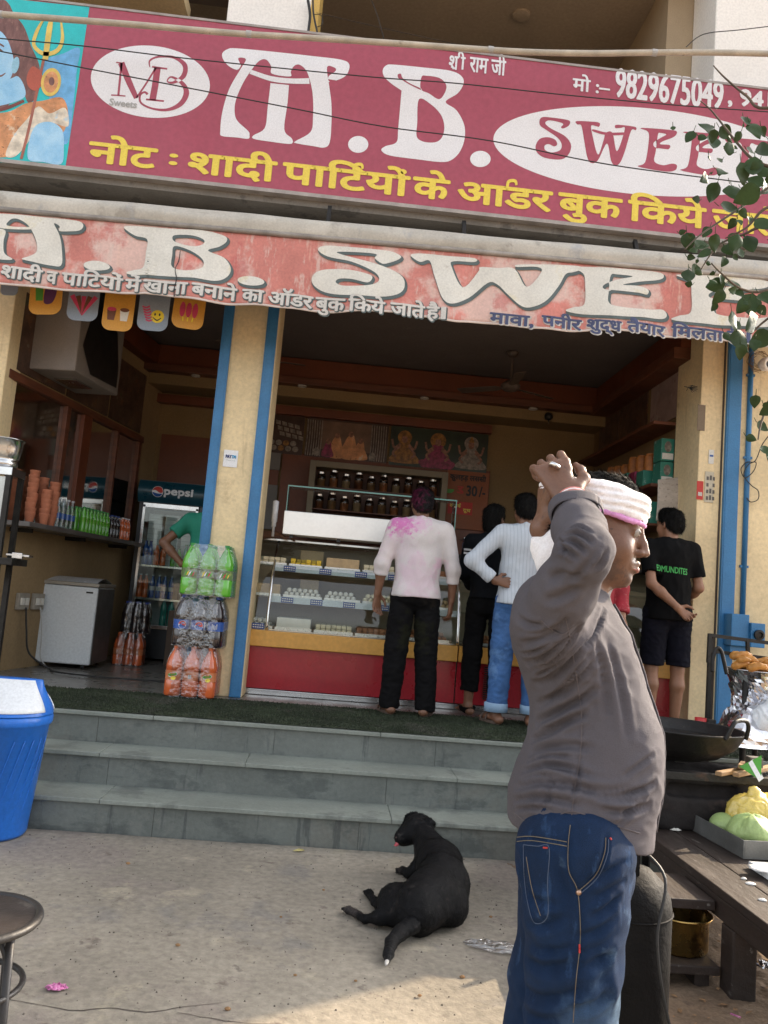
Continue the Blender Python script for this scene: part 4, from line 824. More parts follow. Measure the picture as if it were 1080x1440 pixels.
# bottles
def bottle_prof(H, R, neck=.013): return [(0, 0), (R*.8, 0), (R*.96, H*.02), (R, H*.05), (R, H*.30), (R*.955, H*.32), (R*.955, H*.52), (R, H*.54), (R*.98, H*.62), (R*.80, H*.74), (R*.45, H*.86), (neck, H*.92), (neck, H*.95)]
def cap_prof(H, neck=.013): return [(neck+.003, H*.945), (neck+.003, H*.995), (neck+.001, H), (0, H)]
def liquid(name, c, rough=.12): return mat(name, c, rough, var=.10, vs=6, coat=.6, fine=0, spec=.6)
m_lgreen = liquid('lime_soda', (.10, .42, .03)); m_lcola = liquid('cola', (.02, .014, .016)); m_lor = liquid('orange_soda', (.62, .13, .04)); m_lblue = liquid('blue_label', (.03, .10, .35)); m_lteal = liquid('teal_bottle', (.06, .32, .27))
m_clear = glass_mat('clear_bottle', (.80, .86, .88), .8, .05, .12, .3, 40); m_capw = mat('cap_white', (.6, .6, .62), .4, var=.03); m_capg = mat('cap_green', (.03, .25, .05), .4); m_capb = mat('cap_blue', (.02, .05, .25), .4)
def bottle(kind, lab, p, H, R, mb_, mc, ml, grp, n=16):
    t = thing(kind, lab, 'bottle', p, grp)
    g = MB(); g.lathe(bottle_prof(H, R), p, n); part('body', g, mb_, t, smooth=True)
    g = MB(); g.lathe(cap_prof(H), p, 10); part('cap', g, mc, t, smooth=False)
    if ml: g = MB(); g.lathe([(R*.965, H*.33), (R*.965, H*.51)], p, n); g.f = [f for f in g.f if len(f) == 4]; g.m = g.m[:len(g.f)]; part('label', g, ml, t, smooth=True)
    return t
b0 = bottle('water_bottle', 'clear water bottle in the rows on the ledge beside the clay cups', lw(.82, .08, 1.776), .27, .034, m_clear, m_capw, m_lblue, 'water bottles on the ledge')
q = 0
for j in range(2):
    for i in range(4):
        if i or j: dup(b0, lw(.82+i*.08, .08+j*.09, 1.776), 'clear water bottle in the rows on the ledge beside the clay cups', 'water bottles on the ledge')
b1 = bottle('green_bottle', 'small green soda bottle in the row on the ledge', lw(1.20, .06, 1.776), .24, .030, m_lgreen, m_capg, None, 'green bottles on the ledge', 12)
for j in range(3):
    for i in range(8):
        if i or j: dup(b1, lw(1.20+i*.068, .06+j*.075, 1.776), 'small green soda bottle in the row on the ledge', 'green bottles on the ledge')
b1['label'] = 'small green soda bottle in the row on the ledge'
b2 = bottle('cola_bottle', 'small dark cola bottle on the ledge after the green rows', lw(1.78, .06, 1.776), .23, .029, m_lcola, m_capb, None, 'dark bottles on the ledge', 12)
for j in range(3):
    for i in range(3):
        if i or j: dup(b2, lw(1.78+i*.066, .06+j*.075, 1.776), 'small dark cola bottle on the ledge after the green rows', 'dark bottles on the ledge')
b3 = bottle('orange_bottle', 'small orange soda bottle at the far end of the ledge', lw(2.02, .06, 1.776), .23, .029, m_lor, m_capw, None, 'orange bottles on the ledge', 12)
for j in range(3):
    for i in range(3):
        if i or j: dup(b3, lw(2.02+i*.066, .06+j*.075, 1.776), 'small orange soda bottle at the far end of the ledge', 'orange bottles on the ledge')
# sockets and cable
so = thing('socket_board', 'pair of grimy wall sockets low on the left wall', 'socket', lw(.75, .02, 1.06))
for t in (.62, .86):
    g = MB(); wall_box(g, t, t+.17, .003, .035, 1.06, 1.20); part('plate', g, mat('socket_grey', (.32, .29, .24), .6, var=.2, vs=10), so, bevel=.006)
    for k in range(2): g = MB(); wall_box(g, t+.025+k*.07, t+.07+k*.07, .035, .05, 1.10, 1.16); part('switch', g, m_paper, so, bevel=.003)
g = MB(); g.tube(smooth_path([lw(.72, .05, 1.08), lw(.70, .09, .9), lw(.74, .12, .70), lw(.85, .25, .58), (-2.2, 6.95, .575), (-1.7, 6.85, .575), (-1.1, 6.95, .575)], 8), .008, 6); solo('floor_cable', g, m_wire, 'black cable from the wall socket trailing over the shop floor', 'cable')
g = MB(); g.tube(smooth_path([lw(.95, .05, 1.08), lw(.97, .08, .85), lw(.96, .1, .66), lw(1.0, .14, .575)], 8), .006, 6); solo('white_cable', g, m_grey, 'pale cable hanging from the wall socket behind the freezer', 'cable')
# chest freezer
fz = thing('chest_freezer', 'pale grey chest freezer on small castors against the left wall', 'freezer', (-2.33, 7.6, PZ))
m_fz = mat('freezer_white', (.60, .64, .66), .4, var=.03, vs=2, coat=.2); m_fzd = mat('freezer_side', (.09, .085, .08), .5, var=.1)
g = MB(); g.box(-2.60, -2.09, 7.40, 7.95, PZ+.04, 1.29); part('cabinet', g, [m_fz], fz, bevel=.012)
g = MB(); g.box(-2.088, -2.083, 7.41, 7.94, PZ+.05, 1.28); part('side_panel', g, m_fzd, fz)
g = MB(); g.box(-2.605, -2.08, 7.39, 7.96, 1.293, 1.325); part('lid_frame', g, mat('freezer_rim', (.30, .27, .22), .5), fz, bevel=.006)
g = MB(); g.grid(lambda u, v: (-2.57+.46*u, 7.42+.5*v, 1.327+.045*math.sin(math.pi*v)), 6, 12); part('glass_lid', g, mat('lid_white', (.6, .62, .63), .2), fz, smooth=True)
g = MB(); g.box(-2.19, -2.13, 7.396, 7.40, 1.235, 1.25); part('badge', g, m_dark, fz)
for x, y in ((-2.52, 7.46), (-2.16, 7.46), (-2.52, 7.88), (-2.16, 7.88)): g = MB(); g.lathe([(.0, -.012), (.022, -.012), (.022, .012), (0, .012)], (x, y, PZ+.022), 12, M=Matrix.Rotation(math.pi/2, 3, 'Y')); part('castor', g, m_black, fz)
# drinks cooler
ck = thing('drinks_cooler', 'tall glass door drinks cooler with a dark blue header against the rear wall', 'cooler', (-1.80, 9.0, PZ))
cx0, cx1, cy0, cy1, cz1 = -2.14, -1.46, 8.70, 9.30, 2.47
m_ckd = mat('cooler_dark', (.035, .04, .045), .4, var=.1); m_cki = mat('cooler_liner', (.50, .52, .52), .5, var=.04)
g = MB(); g.box(cx0, cx0+.04, cy0+.02, cy1, PZ+.02, 2.22); g.box(cx1-.04, cx1, cy0+.02, cy1, PZ+.02, 2.22); g.box(cx0, cx1, cy1-.04, cy1-.001, PZ+.03, 2.21); g.box(cx0+.001, cx1-.001, cy0+.03, cy1-.04, PZ+.02, PZ+.33); part('body', g, m_ckd, ck, bevel=.004)
g = MB(); g.box(cx0+.041, cx1-.041, cy1-.05, cy1-.041, PZ+.34, 2.2); part('liner', g, m_cki, ck)
m_head = mat('header_blue', (.006, .040, .070), .3, var=.25, vs=2, col2=(.010, .07, .10))
g = MB(); g.grid(lambda u, v: (cx0-.02+(cx1-cx0+.04)*u, cy0+.02-.05*math.sin(math.pi*v), 2.23+.23*v), 12, 10); part('header', g, m_head, ck, smooth=True); g = MB(); g.box(cx0-.02, cx1+.02, cy0+.021, cy1, 2.225, 2.465); part('header_box', g, m_ckd, ck)
def hy(z): return cy0+.02-.05*math.sin(math.pi*(z-2.23)/.23)
hp = lambda u, v, l: (u, hy(v)-.003-l, v)
g = MB(); text_fit(g, 'pepsi', hp, cx0+.26, cx0+.56, 2.295, 2.395, .005); part('lettering', g, mat('header_white', (.72, .75, .78), .4, var=.02), ck)
def globe(parent, fnp, cx, cz, r, names=('emblem',)):
    red = [(r*math.cos(a), r*math.sin(a)) for a in np.linspace(math.radians(-8), math.radians(172), 20)]; red += [(r*(-.98+1.96*t), r*(.14-.28*t+.30*math.sin(t*2*math.pi)*.6)) for t in np.linspace(0, 1, 10)]
    blu = [(r*math.cos(a), r*math.sin(a)) for a in np.linspace(math.radians(188), math.radians(340), 20)]; blu += [(r*(.90-1.8*t), r*(-.36+.20*t-.25*math.sin(t*math.pi)*.5)) for t in np.linspace(0, 1, 10)]
    for lp, m, l in (([(1.08*r*math.cos(a), 1.08*r*math.sin(a)) for a in np.linspace(0, 2*math.pi, 28, endpoint=False)], m_swhite, 0), (red, m_red, .001), (blu, m_lblue, .0012)):
        v, f = outline_mesh([lp]); g = MB(); g.add([fnp(cx+p[0], cz+p[1], l) for p in v], f); part('emblem', g, m, parent)
globe(ck, hp, cx0+.19, 2.345, .055)
g = MB()
for a in (cx0+.045, cx1-.075): g.box(a, a+.03, cy0, cy0+.02, PZ+.34, 2.2)
g.box(cx0+.045, cx1-.045, cy0, cy0+.02, 2.17, 2.22); g.box(cx0+.045, cx1-.045, cy0, cy0+.02, PZ+.33, PZ+.37); part('door_frame', g, m_steel, ck, bevel=.003)
g = MB(); g.box(cx0+.075, cx1-.075, cy0+.006, cy0+.012, PZ+.37, 2.17); part('door_glass', g, m_glass, ck)
shz = [PZ+.36, 1.21, 1.56]
for z in shz: g = MB(); g.box(cx0+.045, cx1-.045, cy0+.06, cy1-.05, z-.02, z); part('shelf', g, m_steel, ck)
m_cart = mat('carton_white', (.62, .64, .66), .5, var=.05, stripes=(2, 18, (.40, .43, .46), .12))
for x in (cx0+.08, cx0+.26, cx0+.45): solo('white_carton', (lambda g: g.box(x, x+.15, cy0+.20, cy0+.45, 1.565, 2.12))(MB()), m_cart, 'white ribbed carton on the top cooler shelf', 'carton', group='white cartons in the cooler')
grp = 'bottles inside the drinks cooler'
for (xs, z, H, R, mb2, mc, lab) in (([cx0+.10, cx0+.15], shz[2], .26, .032, m_lblue, m_capb, 'blue bottle standing on the top cooler shelf'), ([cx0+.22, cx0+.29], shz[2], .23, .032, m_lor, m_capw, 'orange bottle standing on the top cooler shelf'), ([cx0+.40, cx0+.46], shz[2], .20, .03, m_lgreen, m_capg, 'green bottle standing on the top cooler shelf'), ([cx0+.53, cx0+.59], shz[2], .25, .03, m_lteal, m_capg, 'teal bottle standing on the top cooler shelf'),
        ([cx0+.08, cx0+.14], shz[1], .25, .030, m_lor, m_capw, 'dim orange bottle on the middle cooler shelf'), ([cx0+.21, cx0+.28, cx0+.34, cx0+.41], shz[1], .25, .030, m_lblue, m_capw, 'blue labelled bottle on the middle cooler shelf'), ([cx0+.52], shz[1], .17, .032, m_clear, m_capw, 'clear tumbler bottle on the middle cooler shelf'),
        ([cx0+.09], shz[0], .30, .04, m_clear, m_capw, 'clear bottle alone at the left of the bottom cooler shelf'), ([cx0+.36, cx0+.44, cx0+.52, cx0+.59], shz[0], .29, .036, m_lteal, m_capg, 'teal bottle on the bottom cooler shelf')):
    b = None
    for x in xs:
        p = Vector((x, cy0+.12, z+.001)); b = dup(b, p, lab, grp) if b else bottle('cooled_bottle', lab, p, H, R, mb2, mc, m_capw if 'blue labelled' in lab else None, grp, 12)
# bottle packs in shrink wrap
m_wrap = glass_mat('shrink_wrap', (.93, .94, .96), .75, .16, .16, .8, 26)
def pack(name, lab, x0, y0, z0, nx, ny, H, R, ml, mc, mlab, art, wrapm=None, dz=0.0):
    t = thing(name, lab, 'bottle pack', (x0+R*nx, y0+R*ny, z0), 'shrink wrapped bottle packs')
    for j in range(ny):
        for i in range(nx):
            p = Vector((x0+R+2*R*i, y0+R+2*R*j, z0+.003)); g = MB(); g.lathe(bottle_prof(H, R*.99, .016), p, 20); b = part('bottle', g, ml, t, smooth=True)
            g = MB(); g.lathe(cap_prof(H, .016), p, 12); part('cap', g, mc, b)
            g = MB(); g.lathe([(R*.975, H*.33), (R*.975, H*.51)], p, 20); g.f = [f for f in g.f if len(f) == 4]; g.m = [0]*len(g.f); part('label', g, mlab, b, smooth=True)
            if j == 0:
                def cyl(u, v, l, p=p): a = u/R; return (p.x+(R*.98+l)*math.sin(a), p.y-(R*.98+l)*math.cos(a), v)
                art(t, cyl, z0+H*.42, R, i)
    # film pulled round the pack, sucked in between the bottles, loose at the shoulder
    W_2, D2 = R*nx, R*ny; cxp, cyp = x0+W_2, y0+D2
    def film(u, v):
        a = u*2*math.pi; z = -.002+v*(H*1.0); e = 7
        c, s_ = math.cos(a), math.sin(a); d = (abs(c)**e+abs(s_)**e)**(-1/e); X, Y = c*d*W_2, s_*d*D2
        t_ = v; shrink = 1.0 if t_ < .62 else 1-.22*((t_-.62)/.38)**1.5
        dip = .010*(.5-.5*math.cos(2*math.pi*X/(2*R)))*(abs(s_)**2)*(1 if nx % 2 == 0 else 1) if False else .010*(.5+.5*math.cos(2*math.pi*(X+ (0 if nx % 2 == 0 else R))/(2*R)))*(abs(s_) > .6)
        k = 1.006-dip/max(W_2, D2)
        wr = .004*nz3((X*1, Y, z), 22, 3)
        return (cxp+X*shrink*k+wr*c, cyp+Y*shrink*k+(dip*(-1 if s_ > 0 else 1))*.8+wr*s_, z0+z)
    g = MB(); g.grid(film, 96, 22); part('wrap', g, wrapm or m_wrap, t, smooth=True)
    return t
def art_none(*a): pass
def art_cola(t, cyl, z, R, i):
    if i < 2: globe(t, lambda u, v, l: cyl(u+(.012 if i else .016), v, .002+l), 0, z, .027)
    else:
        g = MB()
        for k in range(4): g.box(-.02+k*.011, -.013+k*.011, 0, .001, z-.022+.004*(k % 2), z+.02-.005*(k % 3))
        g.v = [cyl(v[0], v[2], .0025) for v in g.v]; part('print', g, m_swhite, t)
    if i == 1: g = MB(); text_fit(g, 'pepsi', lambda u, v, l: cyl(.036-(v-z)*.9+.018, z+(u)*1.0, .003+l), -.030, .030, z-.010, z+.010, .001, step=.0002); part('print', g, m_swhite, t)
def art_lime(t, cyl, z, R, i):
    for k in range(5):
        x = -.03+k*.014; v, f = outline_mesh([[(x, -.025+.006*(k % 2)), (x+.012, -.012), (x+.022, .022-.004*(k % 3)), (x+.008, .004)]]); g = MB(); g.add([cyl(p[0], z+p[1], .0025+.0002*k) for p in v], f); part('print', g, (m_lgreen, m_syel, m_swhite, m_gn, m_red)[(k+i) % 5], t)
def art_orange(t, cyl, z, R, i):
    if i == 1: g = MB(); g.add([cyl(u, v, .002) for u, v in ((-.012, z-.015), (.012, z-.015), (.012, z+.012), (-.012, z+.012))], [(0, 1, 2, 3)]); part('print', g, m_grey, t); return
    v, f = outline_mesh([cr([(-.034, .000), (-.018, .018), (.02, .026), (.036, .010), (.02, -.004), (-.02, -.012)], 4)]); g = MB(); g.add([cyl(p[0], z+p[1], .002) for p in v], f); part('print', g, m_swhite, t)
    v, f = outline_mesh([ellipse(.008, -.018, .018, .014, 20)]); g = MB(); g.add([cyl(p[0], z+p[1], .0024) for p in v], f); part('print', g, m_syel, t)
    g = MB(); text_fit(g, 'Mirinda', lambda u, v, l: cyl(u, z+v+u*.25, .0034+l), -.030, .030, -.002, .018, .001, step=.0002); part('print', g, m_gn, t)
m_llime = mat('lime_label', (.12, .20, .07), .35, var=.4, vs=18, spots=((22, .60, (.55, .60, .20), .8), (30, .62, (.30, .10, .06), .7)))
m_llab = mat('cola_label', (.025, .09, .34), .3, var=.15, vs=8); m_lol = mat('orange_label', (.60, .20, .08), .35, var=.2, vs=12)
px0 = -1.16
pack('bottle_pack', 'shrink wrapped pack of orange soda bottles at the bottom of the stack', px0-.005, 6.03, PZ+.012, 3, 3, .365, .0625, m_lor, m_lor, m_lol, art_orange)
pack('bottle_pack', 'shrink wrapped pack of dark cola bottles in the middle of the stack', px0+.01, 6.04, PZ+.378, 3, 3, .375, .0625, m_lcola, m_capb, m_llab, art_cola)
pack('bottle_pack', 'shrink wrapped pack of lime green soda bottles on top of the stack', px0+.03, 6.03, PZ+.755, 3, 3, .385, .064, m_lgreen, m_capg, m_llime, art_lime)
pack('bottle_pack', 'dim pack of orange soda bottles on the floor behind the freezer', -2.06, 8.0, PZ+.002, 3, 2, .31, .048, m_lor, m_lor, m_lol, art_none)
pack('bottle_pack', 'dim dark pack of bottles balanced above the orange one behind the freezer', -2.02, 8.02, PZ+.315, 3, 2, .30, .045, m_lcola, m_capb, m_lcola, art_none)
g = MB(); g.box(-1.62, -1.42, 8.3, 8.6, PZ+.001, PZ+.55); solo('dark_carton', g, mat('carton_brown', (.10, .07, .05), .8, var=.1), 'dark cardboard carton beside the drinks cooler', 'carton', bevel=.004)
# steel urn on a stand at the far left
un = thing('steel_urn', 'stainless tea urn standing on a glass and steel stand at the left edge', 'urn', (-2.38, 5.75, PZ))
c = (-2.40, 5.8, 2.10)
g = MB(); g.lathe([(.0, 0), (.085, 0), (.095, .02), (.095, .05), (.088, .055), (.10, .07), (.108, .13), (.112, .19), (.125, .20), (.128, .205), (.108, .207), (.10, .12), (0, .10)], c, 32); part('pot', g, m_steel, un, smooth=True)
g = MB(); g.box(-2.52, -2.285, 5.68, 5.93, 2.04, 2.098); part('top_plate', g, m_steel, un, bevel=.004)
for x, y in ((-2.31, 5.70), (-2.31, 5.91), (-2.50, 5.70), (-2.50, 5.91)): g = MB(); g.box(x-.015, x+.02, y-.018, y+.018, PZ+.006, 2.04); part('leg', g, m_dark, un)
g = MB(); g.box(-2.49, -2.33, 5.695, 5.70, 1.35, 2.03); part('glass_panel', g, mat('stand_panel', (.5, .5, .48), .2, .4, var=.05), un)
g = MB(); g.box(-2.53, -2.20, 5.67, 5.95, 1.42, 1.47); part('tray', g, m_dark, un, bevel=.004)
g = MB(); g.box(-2.27, -2.11, 5.72, 5.80, 1.485, 1.50); g.box(-2.22, -2.15, 5.70, 5.72, 1.47, 1.51); solo('steel_strainer', g, m_steel, 'small steel strainer lying on the urn stand tray', 'strainer', bevel=.003)

# ------------------------------------------------------------------ display counter
m_redl = mat('red_laminate', (.33, .014, .024), .3, var=.10, vs=1.5, spots=((6, .70, (.45, .10, .08), .5), (2, .62, (.22, .012, .02), .5)), coat=.15)
m_band = mat('counter_band', (.66, .34, .07), .4, var=.08, vs=1.2, spots=((7, .68, (.45, .22, .05), .5),))
dc = thing('display_counter', 'curved glass sweet display counter with red base and orange band', 'counter', (1.2, 6.85, PZ))
CY = 6.60
def seg_front(x0, x1):
    g = MB(); g.box(x0, x1, CY+.03, CY+.05, PZ+.05, .945); part('base_panel', g, m_redl, dc, bevel=.003)
    g = MB(); g.box(x0, x1, CY-.01, CY+.05, .946, 1.075); part('band', g, m_band, dc, bevel=.006)
for x0, x1 in ((-.70, 1.065), (1.075, 2.10), (2.11, 3.0)): seg_front(x0, x1)
g = MB(); g.box(-.70, 3.0, CY+.02, CY+.06, PZ+.002, PZ+.045); part('plinth', g, m_steel, dc, bevel=.003)
g = MB(); g.box(-.69, 2.99, CY+.051, CY+.70, PZ+.05, .94); part('carcass', g, m_dark, dc)
for i in range(2):
    x0 = (1.30, 1.62)[i]; g = MB()
    for k in range(16): g.box(x0, x0+.20, CY+.018, CY+.03, .66+k*.017, .669+k*.017)
    part('grille', g, m_black, dc)
def glass_y(z): t = max(0, min(1, (z-1.08)/.74)); return CY+.02+.40*t**2.4       # the pane leans back in a curve
def glass_seg(x0, x1):
    g = MB(); g.grid(lambda u, v: (x0+(x1-x0)*u, glass_y(1.078+.745*v), 1.078+.745*v), 2, 20); part('curved_glass', g, m_glass, dc, smooth=True)
glass_seg(-.50, 1.05); glass_seg(1.08, 2.98)
g = MB(); g.grid(lambda u, v: (-.70+.19*u, glass_y(1.078+.745*v)+.0, 1.078+.745*v), 2, 20); part('curved_glass', g, m_glass, dc, smooth=True)
for x in (-.50, 1.06):
    g = MB(); g.tube([(x, glass_y(1.078+.745*k/20)-.006, 1.078+.745*k/20) for k in range(21)], .012, 8); part('glass_rib', g, m_chrome, dc, smooth=True)
g = MB(); g.grid(lambda u, v: (2.985, glass_y(1.078+.745*v)+u*(CY+.62-glass_y(1.078+.745*v)), 1.078+.745*v), 6, 16); part('end_glass', g, m_glass, dc)
g = MB(); g.tube([(2.985, glass_y(1.078+.745*k/20)-.003, 1.078+.745*k/20) for k in range(21)], .009, 8); part('glass_rib', g, m_black, dc, smooth=True)
g = MB(); g.box(-.71, 1.06, CY+.38, CY+.74, 1.824, 1.85); part('top_slab', g, m_steel, dc, bevel=.006)
g = MB(); g.box(1.08, 3.0, CY+.38, CY+.74, 1.824, 1.85); part('top_slab', g, m_dark, dc, bevel=.006)
g = MB(); g.box(-.70, 3.0, CY+.70, CY+.72, .95, 1.82); part('back_doors', g, mat('back_door_tan', (.30, .24, .16), .5, var=.1), dc)
g = MB(); g.box(-.70, 3.0, CY+.06, CY+.69, 1.076, 1.085); part('deck', g, m_steel, dc)
for z, d0 in ((1.34, .10), (1.60, .20)):
    g = MB(); g.box(-.69, 1.05, CY+d0, CY+.66, z, z+.012); part('shelf', g, m_glass, dc)
    g = MB(); g.box(-.50, 1.05, CY+d0-.012, CY+d0-.001, z-.035, z+.015); part('shelf_edge', g, mat('edge_pale', (.52, .58, .60), .35, var=.05), dc)
    g = MB(); g.box(1.09, 2.97, CY+d0, CY+.66, z, z+.012); part('shelf', g, m_glass, dc)
m_blab = mat('label_navy', (.03, .06, .22), .5)
for z, d0, xs in ((1.325, .10, (-.41, -.17, .10, .38, .66)), (1.585, .20, (-.42, -.12, .18, .46, .72)), (1.10, .02, (-.62,))):
    for x in xs:
        t = MB(); t.box(x, x+.10, CY+d0-.017, CY+d0-.0125, z-.018, z+.028); o = part('price_label', t, m_blab, dc)
        t = MB()
        for r in range(2):
            for k in range(5): t.box(x+.008+k*.018, x+.02+k*.018, CY+d0-.0185, CY+d0-.0172, z-.008+r*.018, z+.0+r*.018)
        part('label_print', t, m_paper, o)
# sweets on trays: blocks and balls
m_tray = mat('sweet_tray', (.62, .63, .62), .3, .5, var=.05)
m_swt = [mat('sweet_cream', (.62, .54, .36), .7, var=.12, vs=14), mat('sweet_yellow', (.66, .44, .03), .65, var=.15, vs=14), mat('sweet_brown', (.28, .12, .05), .6, var=.25, vs=14), mat('sweet_white', (.68, .65, .58), .7, var=.06, vs=14), mat('sweet_tan', (.46, .32, .17), .7, var=.15, vs=14)]
def tray(lab, x0, x1, y0, y1, z, kind, mi):
    t = thing('sweet_tray', lab, 'tray', ((x0+x1)/2, (y0+y1)/2, z), 'trays of sweets in the display counter')
    g = MB(); g.box(x0, x1, y0, y1, z, z+.006); g.box(x0, x1, y0, y0+.004, z+.006, z+.022); g.box(x0, x1, y1-.004, y1, z+.006, z+.022); g.box(x0, x0+.004, y0+.004, y1-.004, z+.006, z+.022); g.box(x1-.004, x1, y0+.004, y1-.004, z+.006, z+.022); part('tray', g, m_tray, t)
    g = MB()
    if kind == 'block':
        nx, ny = max(2, int((x1-x0)/.045)), max(2, int((y1-y0)/.05)); 
        for l in range(2):
            for i in range(nx):
                for j in range(ny):
                    if l and R_.random() < .15: continue
                    sx, sy = (x1-x0-.02)/nx, (y1-y0-.02)/ny; a, b = x0+.01+i*sx, y0+.01+j*sy; e = .0015+.002*R_.random(); g.box(a+e, a+sx-e, b+e, b+sy-e, z+.0065+l*.031, z+.036+l*.031)
        part('sweets', g, m_swt[mi], t, bevel=.003)
    elif kind == 'slab':
        g.box(x0+.01, x1-.01, y0+.01, y1-.01, z+.0065, z+.10); part('sweets', g, m_swt[mi], t, bevel=.006)
    else:
        nx, ny = int((x1-x0)/.044), int((y1-y0)/.044)
        for l in range(2):
            for i in range(nx-l):
                for j in range(ny-l):
                    g.lathe([(0, -.021), (.015, -.015), (.021, 0), (.015, .015), (0, .021)], (x0+.024+(i+l*.5)*.044, y0+.024+(j+l*.5)*.044, z+.029+l*.032), 8)
        part('sweets', g, m_swt[mi], t, smooth=True)
places = ('beside the column', 'second from the column', 'third from the column', 'fourth from the column', 'hidden nearest the counter joint')
rows = (('upper shelf', 1.613, CY+.21, CY+.42, ((-.66, -.40, 'block', 0), (-.38, -.10, 'block', 1), (-.08, .22, 'slab', 4), (.24, .52, 'block', 0), (.54, 1.0, 'block', 2))),
        ('middle shelf', 1.353, CY+.11, CY+.40, ((-.67, -.42, 'slab', 4), (-.40, -.08, 'ball', 3), (-.06, .24, 'ball', 3), (.26, .54, 'ball', 0), (.56, 1.0, 'ball', 4))),
        ('bottom deck', 1.086, CY+.075, CY+.42, ((-.66, -.46, 'ball', 3), (-.44, -.14, 'slab', 3), (-.12, .20, 'block', 0), (.22, .52, 'block', 2), (.54, 1.0, 'ball', 2))))
nm = ('cream barfi blocks', 'bright yellow barfi blocks', 'brown sweets', 'white sweets', 'tan sweets')
for rn, z, y0, y1, its in rows:
    for k, (x0, x1, kd, mi) in enumerate(its): tray('tray of %s on the %s, %s' % (nm[mi], rn, places[k]), x0, x1, y0, y1, z, kd, mi)
for x0, mi, lab in ((1.25, 2, 'tray of brown sweets in the right counter section behind the boy'), (1.75, 0, 'tray of cream sweets in the right counter section behind the jeans'), (2.5, 3, 'pale sweets under wrap near the end glass of the counter')): tray(lab, x0, x0+.4, CY+.10, CY+.4, 1.086, 'ball', mi)
g = MB(); g.box(-.30, -.10, CY+.45, CY+.60, 1.62, 1.77); g.box(-.28, -.12, CY+.45, CY+.60, 1.36, 1.52); solo('cardboard_box', g, mat('box_buff', (.55, .42, .26), .8, var=.06), 'buff cardboard sweet boxes stored inside the counter', 'boxes', bevel=.003)
# stainless service box and glass shelf on top
sb = thing('steel_service_box', 'bright stainless steel box standing on top of the display counter', 'steel box', (-.04, 6.95, 1.852))
m_brush = mat('brushed_steel', (.74, .72, .69), .34, 1, var=.04, vs=1.5, fine=.02, bump=.05, bs=2)
g = MB(); g.box(-.46, .52, 6.76, 7.02, 1.875, 2.075); part('case', g, m_brush, sb, bevel=.005)
for x in (-.40, .0, .45): g = MB(); g.box(x, x+.03, 6.79, 6.83, 1.8505, 1.875); part('foot', g, m_black, sb)
gs = thing('glass_shelf', 'raised green edged glass shelf above the steel box', 'glass shelf', (.2, 6.95, 2.076))
m_gedge = mat('glass_edge', (.10, .24, .20), .15, var=.1, coat=.4)
g = MB(); g.box(-.45, 1.00, 6.80, 7.01, 2.288, 2.296); part('shelf', g, m_glass, gs)
g = MB(); g.box(-.45, 1.00, 6.795, 6.7995, 2.286, 2.298); part('shelf_edge', g, m_gedge, gs)
for x in (-.45, .99): g = MB(); g.box(x, x+.008, 6.80, 7.01, 2.0765 if x < .5 else 1.8505, 2.287); part('side_glass', g, m_glass, gs); g = MB(); g.box(x, x+.008, 6.795, 6.799, 2.0765 if x < .5 else 1.8505, 2.287); part('side_edge', g, m_gedge, gs)
# white stick lamp / scoop handle, scale
g = MB(); g.lathe([(0, 0), (.012, 0), (.012, .08), (.02, .085), (.02, .12), (.025, .125), (.025, .30), (.0, .31)], (-.54, 6.82, 1.851), 14); solo('white_ladle', g, m_capw, 'white handled ladle standing upright on the counter end', 'ladle', smooth=True)
ws = thing('weighing_scale', 'dark navy weighing scale with a pale top on the counter', 'scale', (1.22, 7.0, 1.851))
g = MB(); g.box(1.13, 1.33, 6.99, 7.2, 1.852, 1.98); part('case', g, mat('scale_navy', (.03, .035, .09), .4), ws, bevel=.02); g = MB(); g.box(1.11, 1.35, 6.97, 7.22, 1.982, 2.0); part('platform', g, m_steel, ws, bevel=.004); g = MB(); g.box(1.15, 1.31, 6.984, 6.9895, 1.89, 1.95); part('screen', g, m_grey, ws)

# ------------------------------------------------------------------ rear wall
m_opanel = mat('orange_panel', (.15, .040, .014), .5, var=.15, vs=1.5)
g = MB(); g.box(-.72, 1.75, 9.385, 9.42, PZ, 3.02); solo('orange_wall_panel', g, m_opanel, 'orange laminate panel covering the lower rear wall', 'panel')
g = MB(); g.box(-2.14, -.75, 9.385, 9.42, 2.4, 3.1); solo('orange_wall_panel', g, m_opanel, 'orange laminate panel on the rear wall above the cooler', 'panel')
g = MB(); g.box(-.98, -.74, 9.37, 9.42, 2.10, 2.62); g.box(-.98, -.74, 9.36, 9.42, 2.8, 3.0); solo('rear_opening', g, mat('grey_board', (.18, .17, .16), .7), 'grey board on the rear wall beside the column', 'board')
def poster(lab, x0, x1, z0, z1, base, Y=9.38):
    t = thing('wall_poster', lab, 'poster', ((x0+x1)/2, Y, z0), 'posters across the rear wall'); g = MB(); g.box(x0, x1, Y, Y+.02, z0, z1); part('print_ground', g, base, t); return t
def pshape(t, loops, m, l, Y=9.38):
    v, f = outline_mesh(loops); g = MB(); g.add([(p[0], Y-l, p[1]) for p in v], f); part('print', g, m, t)
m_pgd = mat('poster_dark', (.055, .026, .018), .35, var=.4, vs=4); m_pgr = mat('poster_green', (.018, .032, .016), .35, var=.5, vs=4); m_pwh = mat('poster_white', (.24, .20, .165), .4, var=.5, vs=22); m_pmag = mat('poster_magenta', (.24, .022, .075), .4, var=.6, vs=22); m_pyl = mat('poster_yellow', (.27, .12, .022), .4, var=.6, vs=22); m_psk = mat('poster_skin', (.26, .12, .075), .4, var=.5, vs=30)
t = poster('rear wall poster of square white sweets and round laddoos', -1.05, -.50, 3.0, 3.46, m_pgd)
